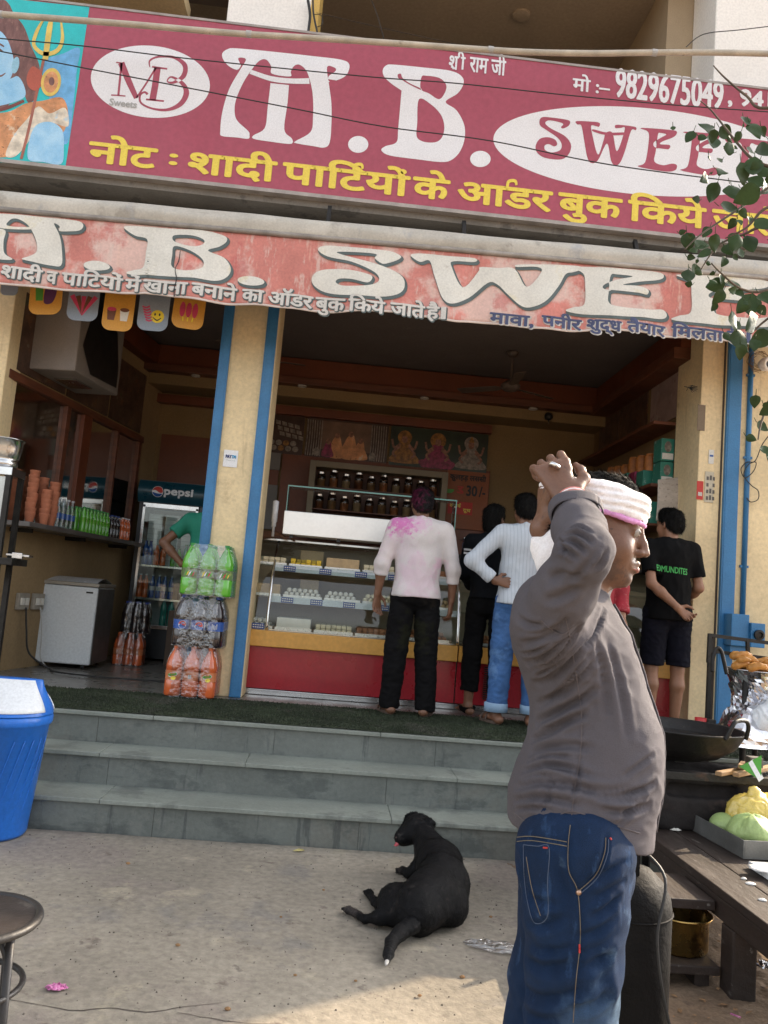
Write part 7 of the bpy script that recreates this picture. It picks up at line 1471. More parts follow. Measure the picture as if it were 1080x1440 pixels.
S.path([D(602, 1206, .12), D(586, 1222, .06), D(574, 1228, .028)], [.060, .036, .024], .03); S.path([D(574, 1228, .026), D(566, 1224, .020)], [.023, .020], .012)
for q in (-1, 0, 1): b_ = D(566, 1224, .017); S.cone(b_+Vector((0, q*.014, 0)), b_+Vector((-.030, q*.016, -.003)), .0095, .008, .005)
S.path([D(625, 1212, .10), D(612, 1222, .05), D(598, 1222, .025)], [.06, .035, .022], .03)
dogv = displace(S.mesh(), lambda p: .004*nz3(p, 14, 2)+.0022*nz3((p[0], p[1], p[2]), 60, 5)-.004*abs(nz3(p, 7, 9)))
part('body', dogv, m_dog, dg, smooth=True)
part('fur', fur(dogv, 30000, .010, (-.15, -.9, -.25), 5), m_dog, dg)
S = SDF(.005); S.path([D(580, 1300, .075), D(562, 1312, .055), D(550, 1326, .036), D(546, 1342, .026), D(545, 1350, .020)], [.037, .030, .025, .021, .013], .012)
part('tail', displace(S.mesh(), lambda p: .003*nz3(p, 55)), m_dog, dg, smooth=True)
S = SDF(.004); S.path([D(545.5, 1348, .021), D(543, 1356, .016)], [.0125, .006], .006); part('tail_tip', S.mesh(), mat('white_fur', (.55, .52, .48), .8, var=.1, vs=20, bump=.3, bs=150), dg, smooth=True)
S = SDF(.0025); S.path([hd+fd*.095+Vector((0, 0, -.018)), hd+fd*.132+Vector((0, 0, -.016)), hd+fd*.148+Vector((0, 0, -.026))], [.014, .015, .011], .006, ((0, 0, 1), .5)); part('tongue', S.mesh(), mat('tongue_pink', (.50, .07, .09), .35, var=.15, vs=40), dg, smooth=True)
S = SDF(.0025); S.ell(hd+fd*.142+Vector((0, 0, .012)), (.012, .013, .010), .0); part('nose', S.mesh(), mat('nose_grey', (.06, .035, .035), .3), dg, smooth=True)

# ------------------------------------------------------------------ dustbin
m_bin = mat('bin_blue', (.018, .145, .56), .35, var=.06, vs=2, bump=.05, bs=30, spots=((20, .70, (.05, .14, .38), .5),))
m_flap = mat('bin_flap_white', (.70, .72, .74), .35, var=.03, vs=3)
bc = D(-14, 1172, 0); bn = thing('dustbin', 'blue plastic dustbin with a white swing flap standing by the steps', 'dustbin', bc)
g = MB(); g.lathe([(.0, .003), (.168, .003), (.178, .02), (.225, .58), (.236, .585), (.240, .60), (.240, .625), (.23, .64), (.215, .63), (.16, .02), (0, .02)], bc, 48); part('body', g, m_bin, bn, smooth=True)
g = MB()                                                         # moulded curved ribs on the body
for k in range(5):
    pts = [(bc.x+(.178+.047*t+.0015)*math.sin(.1+k*.24+t*.55), bc.y-(.178+.047*t+.0015)*math.cos(.1+k*.24+t*.55), bc.z+.06+.48*t) for t in np.linspace(.1, .95, 10)]; g = MB(); g.tube(pts, .0022, 6); part('rib', g, m_bin, bn, smooth=True)
def lidp(u, v, off=0.0):
    a = 2*math.pi*u; c, s = math.cos(a), math.sin(a); t = v
    r0x, r0y = .238, .238; r1x, r1y = .175, .05; e = 1-(1-t)**1.6
    k = 1+.0*t; x = c*(r0x+(r1x-r0x)*e**1.5); y = s*(r0y+(r1y-r0y)*e); z = .64+.175*t**.8
    return Vector((bc.x+x*(1+off), bc.y+y*(1+off*1.2)-off*.1*0, z+off*.05))
g = MB(); g.grid(lambda u, v: lidp(u, v), 64, 14); g.f.append(tuple(14*65+i for i in range(64))); g.m.append(0); part('lid', g, m_bin, bn, smooth=True)
g = MB(); g.grid(lambda u, v: lidp(.75+(u-.5)*.40*(1-.25*v), .05+v*.93, .012), 24, 12); g.grid(lambda u, v: lidp(.25+(u-.5)*.40*(1-.25*v), .05+v*.93, .012), 24, 12); part('flap', g, m_flap, bn, smooth=True, thick=.006)

# ------------------------------------------------------------------ stool at the lower left
m_stool = mat('stool_black', (.022, .020, .020), .5, var=.25, vs=7, bump=.15, bs=60, spots=((20, .66, (.07, .06, .055), .6),)); m_seat = mat('stool_seat', (.035, .028, .026), .55, var=.3, vs=6, bump=.3, bs=40, spots=((14, .62, (.09, .08, .07), .6),))
scn = at_y(-38, 1288, 2.2); sz = scn.z; sl = thing('stool', 'black round metal stool at the lower left corner', 'stool', (scn.x, scn.y, 0))
g = MB(); g.lathe([(0, -.012), (.150, -.012), (.152, -.004), (.150, -.001), (0, 0)], scn, 40); part('seat', g, m_seat, sl, smooth=False)
g = MB(); g.tube([scn+Vector((.158*math.cos(a), .158*math.sin(a), -.006)) for a in np.linspace(0, 2*math.pi, 48, endpoint=False)], .011, 10, closed=True); part('rim', g, m_stool, sl, smooth=True)
for a in (-.42, 1.15, 2.72, 4.29):
    g = MB(); g.tube([scn+Vector((.128*math.cos(a), .128*math.sin(a), -.012)), Vector((scn.x+.150*math.cos(a), scn.y+.150*math.sin(a), .004))], .0105, 10); part('leg', g, m_stool, sl, smooth=True)
    g = MB(); P = [scn+Vector((r_*math.cos(a), r_*math.sin(a), z_)) for r_, z_ in ((.02, -.020), (.08, -.028), (.115, -.060), (.134, -.10))]; g.tube(smooth_path(P), .008, 8); part('brace', g, m_stool, sl, smooth=True)
g = MB(); g.tube([Vector((scn.x+.137*math.cos(a), scn.y+.137*math.sin(a), sz-.165)) for a in np.linspace(0, 2*math.pi, 40, endpoint=False)], .008, 8, closed=True); part('foot_ring', g, m_stool, sl, smooth=True)

# ------------------------------------------------------------------ litter
def crumple(name, lab, cat, c, rx, ry, rz, m, sc_, amp, rot=0, seed=0, n=36):
    def fn(u, v):
        x, y = (u-.5)*2, (v-.5)*2; d = Vector((x*rx*(1-.25*y*y), y*ry*(1-.3*x*x), 0)); d.rotate(Matrix.Rotation(rot, 3, 'Z'))
        z = rz*max(0, 1-x*x)*(1-y*y)*(.5+.9*abs(nz3((x*sc_, y*sc_, seed), 1.0)))+amp*abs(nz3((x*sc_*2, y*sc_*2, seed+3), 1.3))+.003
        return (c.x+d.x+amp*nz3((x, y, seed+9), 3), c.y+d.y+amp*nz3((x, y, seed+12), 3), c.z+z)
    g = MB(); g.grid(fn, n, n); return solo(name, g, m, lab, cat, smooth=False)
m_film = glass_mat('thin_film', (.78, .78, .78), .7, .15, .28, .7, 40)
crumple('plastic_bag', 'crumpled clear plastic bag on the concrete between the dog and the man', 'plastic bag', D(697, 1333, .004), .135, .055, .022, m_film, 1.6, .008, -.25, 4)
m_wrp = mat('wrapper_pink', (.55, .16, .36), .35, var=.3, vs=25, coat=.3, spots=((40, .6, (.62, .5, .55), .8),))
crumple('sweet_wrapper', 'small crumpled pink wrapper on the concrete near the stool', 'wrapper', D(79, 1391, .004), .036, .020, .016, m_wrp, 3, .010, .1, 8, 20)
m_yleaf = mat('yellow_leaf', (.42, .36, .14), .7, var=.2, vs=20)
crumple('dry_leaf', 'small yellowish leaf at the foot of the bottom step', 'leaf', D(420, 1197, .004), .034, .010, .012, m_yleaf, 2, .003, .35, 2, 10)
g = MB()
for px, py in ((415, 1372), (395, 1290), (590, 1401), (650, 1375), (180, 1215), (250, 1330), (500, 1380), (320, 1420), (690, 1290), (455, 1252)):
    c = D(px, py, .002); a = R_.random()*6; g = MB(); r_ = .006+.006*R_.random(); g.lathe([(r_*.8, 0), (r_, r_*.4), (r_*.5, r_*.8), (0, r_*.9)], c, 6, sy=.6)
    solo('paper_scrap' if R_.random() < .5 else 'pebble', g, m_lit, 'tiny scrap of grit lying on the concrete', 'grit', group='grit on the concrete')

# ------------------------------------------------------------------ vendor bench, stove, pans
m_rust = mat('greasy_iron', (.022, .020, .017), .55, .25, var=.35, vs=6, bump=.4, bs=50, spots=((7, .58, (.12, .06, .035), .6), (16, .64, (.16, .14, .13), .5)))
m_bwood = mat('greasy_wood', (.028, .018, .014), .6, var=.35, vs=4, bump=.4, bs=30, stretch=(1, .3, 1), spots=((9, .60, (.075, .058, .048), .7), (20, .64, (.24, .22, .20), .7)))
bx0, bx1, by0, by1, bz = 1.66, 2.55, 2.55, 4.60, .36
be = thing('vendor_bench', 'low dark greasy food vendor bench on thick wooden legs', 'bench', (2.1, 3.4, 0))
g = MB()
for k in range(5):
    w5 = (bx1-bx0)/5; g = MB(); g.box(bx0+k*w5+.002, bx0+(k+1)*w5-.002, by0, by1, bz-.035, bz-.002*R_.random()); part('plank', g, m_bwood, be, bevel=.004)
g = MB(); g.box(bx0+.005, bx0+.045, by0, by1, bz-.120, bz-.036); part('apron', g, m_bwood, be, bevel=.005)
g = MB(); g.box(bx0+.05, bx1, by1-.05, by1-.01, bz-.12, bz-.036); part('apron', g, m_bwood, be, bevel=.005)
for x, y in ((bx0+.055, 3.22), (bx0+.055, 4.50), (bx1-.06, 3.22), (bx1-.06, 4.50), (bx0+.06, 2.62), (bx1-.06, 2.62)): g = MB(); g.box(x-.05, x+.05, y-.05, y+.05, -.03, bz-.122 if x < 2 else bz-.036); part('leg', g, m_bwood, be, bevel=.008)
rk = thing('low_rack', 'low wooden rack beside the bench leg holding a brass pot', 'rack', (1.4, 3.45, 0))
g = MB(); g.box(1.22, 1.655, 3.30, 3.62, .265, .305); part('shelf', g, m_bwood, rk, bevel=.005); g = MB(); g.box(1.22, 1.655, 3.24, 3.56, .04, .075); part('shelf', g, m_bwood, rk, bevel=.005)
for x, y in ((1.25, 3.58), (1.62, 3.58), (1.25, 3.33)): g = MB(); g.box(x-.025, x+.025, y-.02, y+.02, -.03 if y > 3.4 else .0755, .2645); part('leg', g, m_bwood, rk)
g = MB(); g.box(1.24, 1.30, 3.28, 3.5, -.03, .0395); g.box(1.57, 1.63, 3.28, 3.5, -.03, .0395); part('foot', g, m_bwood, rk)
m_brass = mat('old_brass', (.50, .33, .11), .28, 1, var=.2, vs=6, bump=.06, bs=20, spots=((5, .56, (.10, .055, .025), .75), (12, .6, (.22, .12, .05), .6)))
pc_ = Vector((1.555, 3.42, .0765)); bp = thing('brass_pot', 'round brass pot with a flared rim on the low rack', 'pot', pc_)
g = MB(); g.lathe([(0, .0), (.115, 0), (.122, .008), (.122, .125), (.132, .135), (.134, .139), (.130, .142), (.117, .134), (.116, .012), (0, .010)], pc_, 44); part('pot', g, m_brass, bp, smooth=True, label=None)
g = MB(); g.tube([pc_+Vector((.133*math.cos(a), .133*math.sin(a), .139)) for a in np.linspace(0, 2*math.pi, 44, endpoint=False)], .005, 8, closed=True); part('rim', g, m_brass, bp, smooth=True)
# gas cylinder
cyc = at_y(874, 1300, 2.75); cyc = Vector((cyc.x, 2.75, -.006)); m_cyl = mat('sooty_cylinder', (.0055, .005, .005), .7, .0, spec=.15, var=.4, vs=5, bump=.4, bs=55, spots=((5, .56, (.016, .015, .015), .6, (1, 1, .5)), (14, .66, (.09, .08, .075), .5), (3, .60, (.035, .024, .018), .6)))
cy = thing('gas_cylinder', 'sooty black gas cylinder standing behind the man', 'gas cylinder', cyc)
R9 = .158; g = MB(); g.lathe([(0, .02), (.12, .02), (R9-.01, .045), (R9, .075), (R9, .47), (R9-.006, .505), (R9-.03, .55), (R9-.07, .585), (.045, .602), (.03, .605), (.028, .63), (0, .632)], cyc, 40); part('shell', g, m_cyl, cy, smooth=True)
g = MB(); g.lathe([(.115, .0), (.118, .0), (.118, .05), (.115, .05)], cyc, 32); part('foot_ring', g, m_cyl, cy)
for z in (.10, .46): g = MB(); g.tube([cyc+Vector(((R9+.001)*math.cos(a), (R9+.001)*math.sin(a), z)) for a in np.linspace(0, 2*math.pi, 40, endpoint=False)], .0035, 6, closed=True); part('weld', g, m_cyl, cy, smooth=True)
g = MB(); g.tube([cyc+Vector((.088*math.cos(a), .088*math.sin(a), .70)) for a in np.linspace(.2, 5.6, 30)], .010, 8); part('guard_ring', g, m_cyl, cy, smooth=True)
for a in (.3, 1.7, 3.2, 4.7): g = MB(); g.obox(cyc+Vector((.088*math.cos(a), .088*math.sin(a), .585)), cyc+Vector((.088*math.cos(a), .088*math.sin(a), .698)), .035, .006, side=(-math.sin(a), math.cos(a), 0)); part('guard_stay', g, m_cyl, cy)
g = MB(); g.lathe([(.02, .632), (.022, .68), (.03, .685), (.03, .71), (0, .715)], cyc, 14); part('valve', g, m_dark, cy)
g = MB(); g.tube(smooth_path([cyc+Vector((.02, -.03, .67)), cyc+Vector((.08, -.14, .60)), cyc+Vector((.05, -.172, .42)), cyc+Vector((.10, -.150, .2)), cyc+Vector((.17, -.12, .05)), cyc+Vector((.3, -.10, .008))], 8), .005, 6); solo('gas_hose', g, m_wire, 'thin dark hose hanging down the gas cylinder', 'hose')
# stove
m_soot = mat('sooty_brick', (.017, .013, .012), .9, var=.4, vs=6, bump=.7, bs=25, spots=((6, .58, (.05, .032, .025), .6), (14, .64, (.09, .07, .06), .5)))
sv = thing('clay_stove', 'soot blackened stove block standing on the vendor bench', 'stove', (2.0, 4.31, bz))
S = SDF(.012); S.box((2.0, 4.31, bz+.145), (.53, .19, .145), .03, .01); S.ell((2.0, 4.31, bz+.36), (.30, .15, .16), .02, None, 's'); S.box((1.98, 4.12, bz+.20), (.19, .06, .035), .02, .02, None, 's')
part('block', displace(S.mesh(), lambda p: .010*nz3(p, 9)+.004*nz3(p, 30)), m_soot, sv, smooth=True)
g = MB(); g.box(1.47, 2.53, 4.105, 4.14, bz+.255, bz+.295); part('edge_bar', g, m_rust, sv, bevel=.004)
for x in (1.60, 1.68): g = MB(); g.box(x, x+.06, 4.085, 4.105, bz+.002, bz+.30); part('stay', g, m_rust, sv, bevel=.004)
for x, y, z1 in ((1.70, 4.19, .075), (2.28, 4.19, .07), (2.0, 4.46, .07)): g = MB(); g.box(x-.035, x+.035, y-.03, y+.03, bz+.285, bz+.285+z1+.03); part('brick', g, mat('grey_brick', (.14, .125, .115), .9, var=.2, vs=14, bump=.4, bs=40) if 'grey_brick' not in bpy.data.materials else bpy.data.materials['grey_brick'], sv, bevel=.006)
m_wood2 = mat('fire_wood', (.36, .22, .11), .8, var=.3, vs=10, stretch=(.3, 1, 1))
for k, (a, b) in enumerate((((2.10, 4.03, bz+.315), (2.45, 4.28, bz+.33)), ((2.16, 4.09, bz+.345), (2.30, 4.33, bz+.325)), ((2.02, 4.05, bz+.31), (2.25, 4.23, bz+.31)))): g = MB(); g.obox(a, b, .035, .022); solo('firewood_stick', g, m_wood2, ('pale split firewood stick longest on the stove edge', 'pale firewood stick lying crosswise on the others', 'short firewood stick nearest the stove front')[k], 'firewood', bevel=.004)
kc = Vector((1.93, 4.32, .680)); m_kad = mat('black_wok_iron', (.008, .0075, .0075), .5, .2, var=.4, vs=8, bump=.3, bs=40, spots=((12, .62, (.05, .045, .042), .6),))
kd = thing('frying_wok', 'large black iron frying wok with loop handles on the stove', 'wok', kc)
prof = [(0, 0), (.10, .006), (.20, .035), (.285, .095), (.33, .17), (.338, .176), (.336, .182), (.322, .178), (.277, .105), (.195, .047), (.10, .018), (0, .012)]
g = MB(); g.lathe(prof, kc, 56); part('bowl', g, m_kad, kd, smooth=True)
for a in (-1.0, 2.3): 
    d_ = Vector((math.cos(a), math.sin(a), 0)); n_ = Vector((-d_.y, d_.x, 0)); b_ = kc+d_*.332+Vector((0, 0, .165)); g = MB(); g.tube(smooth_path([b_-n_*.095-d_*.01, b_-n_*.080+d_*.01+Vector((0, 0, .06)), b_-n_*.045+d_*.015+Vector((0, 0, .095)), b_+n_*.045+d_*.015+Vector((0, 0, .095)), b_+n_*.080+d_*.01+Vector((0, 0, .06)), b_+n_*.095-d_*.01]), .011, 10); part('handle', g, m_kad, kd, smooth=True)
g = MB(); g.lathe([(.0, .125), (.30, .126), (.0, .127)], kc, 40); part('oil', g, mat('dark_oil', (.03, .018, .010), .08, var=.2, coat=.5), kd, smooth=True)
m_gleaf = mat('green_packet', (.07, .34, .03), .4, var=.2, vs=10)
a_, b_, c_ = at_y(1040, 1078, 4.08), at_y(1071, 1062, 4.05), at_y(1071, 1098, 4.03); g = MB(); g.prism([(0, 0), (1, .02), (.98, 1)], lambda u, v, t: a_+(b_-a_)*u+(c_-b_)*v+Vector((0, t, 0)), 0, .004)
gp = solo('green_packet', g, m_gleaf, 'bright green folded packet leaning on the stove under the wok', 'packet'); 
g = MB(); p_, q_ = a_+(b_-a_)*.50+Vector((0, -.002, .0)), a_+(b_-a_)*.98+(c_-b_)*.96+Vector((0, -.002, 0)); d_ = Vector((.012, 0, .010)); g.add([p_-d_, p_+d_, q_+d_, q_-d_], [(0, 1, 2, 3)]); part('white_strip', g, m_swhite, gp)
# red cup and dark tins behind the wok on a low side wall
c = at_y(985, 1019, 4.72); g = MB(); g.lathe([(0, 0), (.030, 0), (.034, .075), (.030, .075), (.027, .006), (0, .006)], (c.x, 4.72, c.z-.035), 18); solo('red_cup', g, mat('cup_red', (.48, .03, .03), .4), 'small red plastic cup behind the wok', 'cup', smooth=True)
g = MB(); z_ = c.z-.036; g.box(1.82, 2.85, 4.65, 4.775, z_-.028, z_); solo('side_plank', g, m_bwood, 'narrow plank shelf behind the wok carrying the red cup', 'plank', bevel=.004)
for x in (1.88, 2.78): g = MB(); g.box(x-.025, x+.025, 4.70, 4.75, .187, z_-.0285); solo('plank_post', g, m_bwood, '%s post holding up the plank behind the wok' % ('left' if x < 2 else 'right'), 'post')
c = at_y(998, 1016, 4.72); g = MB(); g.lathe([(0, 0), (.035, 0), (.035, .07), (0, .07)], (c.x, 4.72, z_+.0005), 14); solo('dark_tin', g, m_rust, 'small dark tin next to the red cup', 'tin')
# foil covered tray of snacks
m_foil = mat('aluminium_foil', (.62, .62, .65), .20, 1, var=.03, vs=3, fine=0, bump=.25, bs=9)
tc_ = at_y(1078, 945, 4.78); fx, fy, fz_ = tc_.x, 4.78, tc_.z
ft = thing('snack_tray', 'tall tray stand wrapped in crumpled aluminium foil', 'tray', (fx, fy, 0))
def tri(x): return 2*abs(x-math.floor(x+.5))
def foil(u, v):
    a = math.pi*(.86+1.30*u); r = .235+.012*nz3((u*6, v*4, 0), 1.5)
    fl = max(0, v-.35); flare = .62*math.exp(-((u-.24)/.13)**2)*fl**1.3
    cr_ = (.036)*(tri(u*4.3+.9*nz3((u*3, v*3, 1), 1)+v*1.7)-.5)+.020*(tri(u*8+v*4.1+nz3((u*4, v*4, 7), 1))-.5)+.010*(tri(v*7-u*5)-.5)
    k = min(1, v*4); r2 = r*(1-.28*math.sin(math.pi*min(1, v*1.15))*.7)+flare+cr_*k
    drop = .42*v*(1-.25*math.exp(-((u-.45)/.12)**2)*0)+.03*nz3((u*5, v, 4), 1)*v
    return (fx+r2*math.cos(a), fy+r2*math.sin(a)*.9, fz_-drop+cr_*.3*k)
g = MB(); g.grid(foil, 46, 22); part('foil', g, m_foil, ft, smooth=False)
g = MB(); g.lathe([(0, 0), (.225, 0), (.24, .008), (.236, .014), (.22, .006), (0, .006)], (fx, fy, fz_-.004), 40, sy=.9); part('tray', g, m_foil, ft, smooth=True)
for dx, dy in ((-.17, -.08), (.17, -.08), (0, .10)): g = MB(); g.tube([(fx+dx, fy+dy, fz_-.005), (fx+dx*1.1, fy+dy*1.1, .187)], .018, 8); part('leg', g, m_dark, ft, smooth=True)
m_fry = mat('fried_snack', (.50, .22, .045), .5, var=.3, vs=14, bump=.4, bs=50, spots=((16, .6, (.30, .11, .02), .7),))
for k in range(15):
    an = k*2.4; rr_ = .035+.13*math.sqrt((k % 8)/8); c = Vector((fx-.05+rr_*math.cos(an), fy-.04+.7*rr_*math.sin(an), fz_+.030+(.030 if k > 7 else 0)+(.024 if k > 12 else 0))); b_ = R_.random()*3
    S = SDF(.005); S.path([c+Vector((.050*math.cos(t+b_), .034*math.sin(t+b_), .010*math.sin(2*t+b_))) for t in np.linspace(0, 4.2, 9)], [.016, .020, .022, .021, .022, .021, .020, .018, .012], .006)
    solo('fried_snack', S.mesh(), m_fry, 'curled golden fried snack heaped on the foil covered tray', 'snack', smooth=True, group='fried snacks on the foil tray')
# rail frame of the cart and its loop
fr_ = thing('cart_rail', 'thin dark metal rail frame behind the foil covered tray', 'rail', at_y(997, 930, 4.86)); g0 = at_y(997, 893, 4.86)
for a, b in (((997, 893), (1110, 908)), ((997, 915), (1110, 930)), ((998, 891), (996, 932)), ((1051, 900), (1052, 925))): g = MB(); g.obox(at_y(*a, 4.86), at_y(*b, 4.86), .018, .022); part('bar', g, m_rust, fr_)
for px in (1000, 1120): c = at_y(px, 930, 4.86); g = MB(); g.box(c.x-.012, c.x+.012, 4.865, 4.89, .187, c.z+.15); part('post', g, m_rust, fr_)
g = MB(); P = px_line([(1002, 945), (1003, 925), (1008, 912), (1014, 915), (1018, 930), (1022, 948)], 4.40); g.tube(smooth_path(P), .011, 8); solo('pan_handle', g, m_kad, 'black loop handle standing up beside the foil', 'handle', smooth=True)
# plastic bottle bag at the right edge
m_wbag = mat('white_bag', (.66, .68, .70), .4, var=.08, vs=6, spots=((5, .60, (.02, .32, .55), .95),), bump=.3, bs=20)
c = at_y(1076, 1020, 4.60); c.z = z_+.095; S = SDF(.008); S.ell(c, (.085, .075, .095), .03); S.ell(c+Vector((.055, .02, .09)), (.055, .05, .07), .03); S.ell(c+Vector((-.055, .02, -.052)), (.05, .055, .045), .03)
solo('milk_bag', displace(S.mesh(), lambda p: .012*(tri(nz3(p, 9)*3)-.5)), m_wbag, 'white and blue plastic bag set on the plank below the foil', 'plastic bag', smooth=True)
m_bags = bpy.data.materials['white_bag']
# cabbage tray, marble slab with flour
m_tray2 = mat('dull_tin', (.20, .20, .19), .45, .6, var=.2, vs=6, bump=.15, bs=30, spots=((8, .62, (.10, .09, .08), .6),))
a_, b_ = at_z(973, 1143, bz+.087), at_z(1046, 1181, bz+.087); th_ = .085
ey = Vector((a_.x-b_.x, a_.y-b_.y, 0)); tl_ = ey.length; ey.normalize(); ex = Vector((ey.y, -ey.x, 0)); o_ = Vector((b_.x, b_.y, bz)); tw = .50
TP = lambda u, v, z: o_+ex*u+ey*v+Vector((0, 0, z))           # across, along, up from the near left corner
tt = thing('tin_tray', 'dull tin tray on the bench holding two cabbages and a yellow bag', 'tray', TP(tw/2, tl_/2, 0))
g = MB()
for u0, u1, v0, v1, z0, z1 in ((0, tw, 0, tl_, .002, .006), (0, .006, 0, tl_, .0062, th_), (tw-.006, tw, 0, tl_, .0062, th_), (.0062, tw-.0062, 0, .006, .0062, th_), (.0062, tw-.0062, tl_-.006, tl_, .0062, th_)):
    g.add([TP(u, v, z) for z in (z0, z1) for v in (v0, v1) for u in (u0, u1)], [(0, 2, 3, 1), (4, 5, 7, 6), (0, 1, 5, 4), (2, 6, 7, 3), (0, 4, 6, 2), (1, 3, 7, 5)])
part('pan', g, m_tray2, tt, bevel=.002)
g = MB(); g.tube(smooth_path([TP(.05, tl_+.003, .07), TP(.06, tl_+.03, .10), TP(.13, tl_+.03, .10), TP(.14, tl_+.003, .07)]), .004, 6); part('handle', g, m_steel, tt)
m_cab = mat('cabbage_green', (.34, .45, .17), .5, var=.14, vs=5, bump=.3, bs=20, spots=((7, .58, (.50, .56, .32), .6),))
cb = TP(.125, .13, .088); cb2 = TP(.10, .31, .068); S = SDF(.006); S.ell(cb, (.105, .10, .080), .0)
def cabf(p): q = Vector((p[0]-cb.x, p[1]-cb.y, p[2]-cb.z)); a = math.atan2(q.y, q.x); return .006*math.sin(a*3+q.z*22)+.009*(.3-abs(nz3((a*1.6, q.z*12, 2), 1.0)))+.004*(.3-abs(nz3((a*5, q.z*26, 6), 1.0)))
solo('cabbage', displace(S.mesh(), cabf), m_cab, 'round pale green cabbage at the front of the tin tray', 'cabbage', smooth=True)
S = SDF(.006); S.ell(cb2, (.078, .08, .058), .0); solo('cabbage', displace(S.mesh(), cabf), m_cab, 'smaller pale cabbage tucked behind the round one', 'cabbage', smooth=True)
m_ybag = mat('yellow_polythene', (.70, .52, .12), .25, var=.18, vs=5, coat=.3, bump=.6, bs=14, spots=((6, .6, (.74, .66, .40), .7),))
S = SDF(.007); yc = TP(.30, tl_*.62, .13); S.ell(yc, (.16, .12, .11), .04); S.ell(yc+Vector((-.12, 0, .0)), (.07, .08, .08), .05); S.ell(yc+Vector((.15, 0, .03)), (.10, .10, .09), .05); S.path([yc+Vector((-.04, 0, .09)), yc+Vector((-.055, 0, .112)), yc+Vector((-.085, .0, .118))], [.035, .016, .018], .03)
solo('yellow_bag', displace(S.mesh(), lambda p: .020*(tri(nz3((p[0], p[1], p[2]*.7), 6)*2.2)-.5)+.006*(tri(nz3(p, 18)*2)-.5)), m_ybag, 'sunlit yellow polythene bag tied at the top in the tin tray', 'plastic bag', smooth=True)
m_slab = mat('marble_slab', (.55, .57, .58), .3, var=.08, vs=4, spots=((6, .56, (.78, .77, .74), .9),))
a_ = at_z(1038, 1210, bz+.02); g = MB(); g.box(a_.x+.03, a_.x+.75, 2.68, a_.y-.03, bz+.002, bz+.030); solo('dough_slab', g, m_slab, 'pale marble dough slab dusted with flour on the bench', 'slab', bevel=.004)
m_flour = mat('flour', (.78, .76, .72), .95, var=.04, vs=20, bump=.3, bs=90)
for px, py, r_ in ((1056, 1243, .022), (1075, 1222, .07), (1072, 1266, .018), (1046, 1236, .012)):
    c = at_z(px, py, bz+(.031 if py < 1235 else .001)); g = MB(); g.lathe([(r_, .0), (r_*.8, .004), (r_*.45, .006+.03*r_), (0, .008+.04*r_)], c, 18, sy=.7); g.v = [(x+.3*r_*nz3((x, y, 1), 40), y+.3*r_*nz3((x, y, 4), 40), z) for x, y, z in g.v]; solo('flour_heap', g, m_flour, {1243: 'small heap of flour on the bench edge by the slab', 1222: 'largest heap of white flour on the dough slab', 1266: 'spill of flour on the bench nearest the camera', 1236: 'tiny flour spot at the slab corner'}[py], 'flour', smooth=True)
c = D(1074, 1362, .0); crumple('foil_scrap', 'crumpled shiny scrap lying on the dirt right of the bench leg', 'scrap', Vector((c.x, c.y, .005)), .035, .03, .02, m_foil, 3, .02, .4, 3, 14)
c = D(1031, 1427, 0); g = MB(); g.obox((c.x-.01, c.y, .004), (c.x+.012, c.y-.03, .006), .008, .003); solo('pink_scrap', g, m_wrp, 'tiny pink paper strip on the dirt', 'scrap')
# small rubbish on the bench
for k, (px, py, m) in enumerate(((950, 1168, m_paper), (962, 1150, m_yleaf), (938, 1140, m_gn), (985, 1160, m_lit))):
    c = at_z(px, py, bz+.001); crumple('food_scrap', ('pale paper scrap', 'yellow peel scrap', 'green leaf scrap', 'brown food scrap')[k]+' on the bench near the stove', 'scrap', c, .03, .016, .012, m, 3, .006, k, k, 8)

# ------------------------------------------------------------------ tree branch hanging in from the right
m_leaf = mat('leaf_green', (.026, .052, .012), .55, spec=.3, var=.35, vs=5, spots=((9, .6, (.055, .08, .018), .6), (14, .68, (.09, .06, .03), .6))); m_bark = mat('bark', (.10, .075, .055), .9, var=.3, vs=12, bump=.5, bs=40)
tr = thing('street_tree', 'leafy tree branch hanging into the picture from the right', 'tree', (2.75, 2.3, 0))
g = MB(); g.tube(smooth_path([(2.75, 2.3, -.05), (2.78, 2.34, 1.2), (2.70, 2.38, 2.4), (2.75, 2.40, 3.6), (2.95, 2.45, 5.0)]), [.11]*6+[.10]*6+[.085]*6+[.07]*7, 12); part('trunk', g, m_bark, tr, smooth=True)
BY = 2.6
twigs = [[(1200, 120), (1080, 152), (1050, 135), (1020, 110), (1003, 92)], [(1200, 300), (1100, 262), (1060, 280), (1030, 300), (985, 330), (962, 352)], [(1150, 250), (1085, 235), (1060, 225), (1040, 205), (1020, 180), (1000, 155), (985, 142)], [(1150, 330), (1080, 318), (1045, 330), (1010, 345), (985, 380)], [(1120, 395), (1070, 410), (1040, 405), (1015, 385), (1000, 370)], [(1160, 300), (1085, 290), (1050, 320), (1020, 335)], [(1130, 430), (1085, 445), (1055, 470)], [(1150, 600), (1090, 560), (1072, 590), (1066, 618)]]
TW = [smooth_path([at_y(x, y, BY+.10*math.sin(i*2.1+k*.5)) for k, (x, y) in enumerate(t)], 5) for i, t in enumerate(twigs)]
for P in TW: g = MB(); g.tube(P, [.007*(1-.75*i/len(P)) for i in range(len(P))], 6); part('twig', g, m_bark, tr, smooth=True)
g = MB(); hub = Vector((1.75, 2.6, 3.0)); g.tube(smooth_path([(2.72, 2.38, 2.6), (2.3, 2.5, 2.95), hub]), .03, 8)
for P in TW: g.tube(smooth_path([hub, (hub+P[0])/2+Vector((0, 0, .05)), P[0]]), .009, 6)
part('limb', g, m_bark, tr, smooth=True)
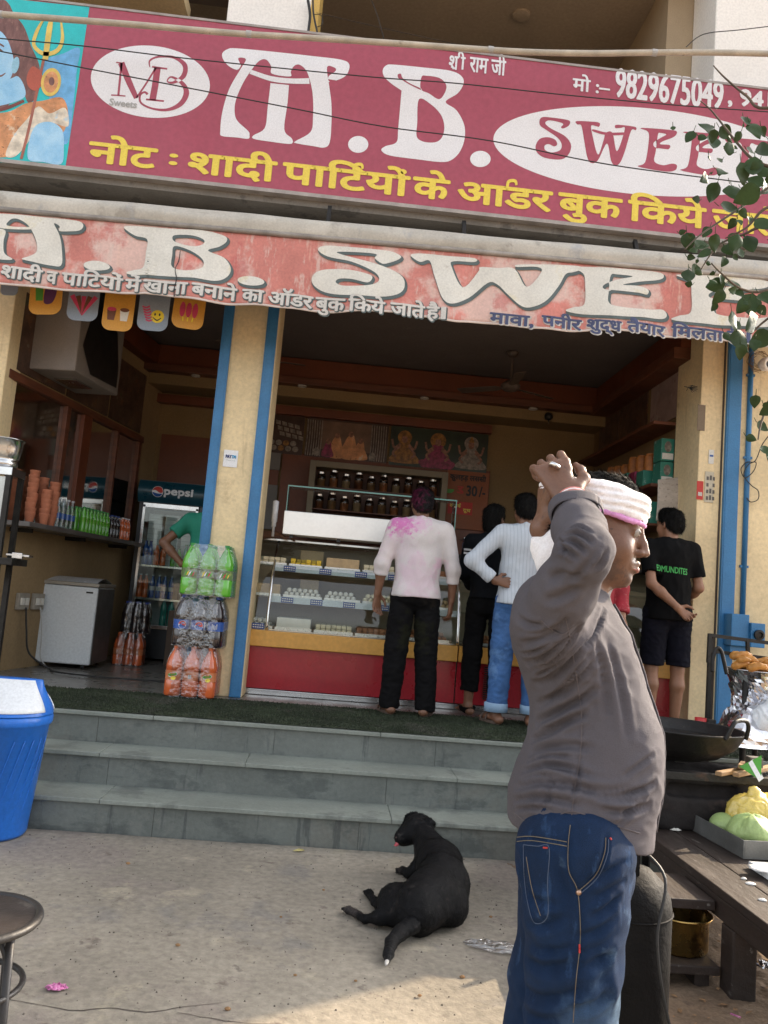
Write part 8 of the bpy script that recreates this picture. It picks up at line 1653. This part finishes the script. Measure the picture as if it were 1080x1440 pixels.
leaves = [(995, 180, 36, -30), (1020, 187, 34, 20), (1002, 202, 36, 80), (1027, 207, 26, -40), (970, 192, 26, 60), (988, 193, 18, 30), (1038, 193, 20, 70), (1062, 183, 36, 60), (1071, 212, 38, 30), (1055, 213, 22, 0), (991, 251, 26, 45), (1015, 241, 24, 10), (1003, 271, 38, 75), (1030, 268, 38, 85), (1050, 275, 46, 30), (1027, 295, 42, 10), (1075, 265, 34, 60), (1045, 245, 40, 60), (1060, 235, 42, 80), (1078, 240, 36, 30), (1030, 315, 22, 60), (1074, 316, 34, 40),
          (993, 327, 22, 60), (968, 340, 34, 70), (985, 345, 34, 50), (1005, 342, 30, 80), (1035, 340, 40, 75), (1055, 342, 40, 80), (990, 357, 24, 30), (972, 362, 14, 10), (1018, 368, 22, 70), (978, 378, 24, -20), (968, 388, 30, 80), (984, 383, 16, 20), (1006, 401, 36, 15), (1034, 402, 32, 50), (1010, 418, 28, 60), (1040, 413, 22, 30), (1055, 430, 50, 75), (1033, 452, 38, 55), (1060, 455, 46, 50), (1042, 480, 48, 60), (1068, 478, 44, 40), (1078, 420, 34, 50), (1080, 575, 34, 40), (1072, 600, 26, 30), (1085, 640, 30, 60), (1062, 565, 22, 80), (1075, 632, 22, 10),
          (1095, 200, 40, 20), (1100, 280, 44, 60), (1105, 350, 44, 30), (1110, 460, 44, 70), (1100, 140, 36, 40), (1012, 224, 16, 20), (1046, 300, 20, 50), (975, 352, 18, 10), (1024, 352, 26, 60)]
RL = random.Random(5)
for (x, y, s, rot) in list(leaves):
    for q in range(1): leaves.append((x+RL.uniform(-24, 26), y+RL.uniform(-22, 24), s*RL.uniform(.35, .7), RL.uniform(-40, 100)))
g = MB()
for i, (x, y, s, rot) in enumerate(leaves):
    c = at_y(x, y, BY+.14*math.sin(i*1.7)); L = s*.88*BY/FPX; a = math.radians(rot); d = Vector((math.cos(a)*(1 if i % 2 else -1), .5*math.sin(i*2.3), -math.sin(a))).normalized(); n = Vector((.35*math.sin(i*1.3), -1, .55*math.cos(i*2.9))); n = (n-d*n.dot(d)).normalized(); s_ = d.cross(n); cup = .25*math.sin(i*.9); droop = .18*math.cos(i*1.9)
    def lf(u, v):
        t = u; wv = .42*math.sin(math.pi*t**.75)**.75*(1-.25*t); y_ = (v-.5)*2
        return c+d*(L*(t-.5))+s_*(L*wv*y_)+n*(L*(cup*abs(y_)*wv*1.2-droop*(t-.5)**2*2+.02*math.sin(9*t+y_*3)))
    g.grid(lf, 8, 4)
    g.tube([c-d*L*.5, c-d*L*.72+Vector((0, 0, .01))], .0012, 4)
part('leaves', g, m_leaf, tr, smooth=True)
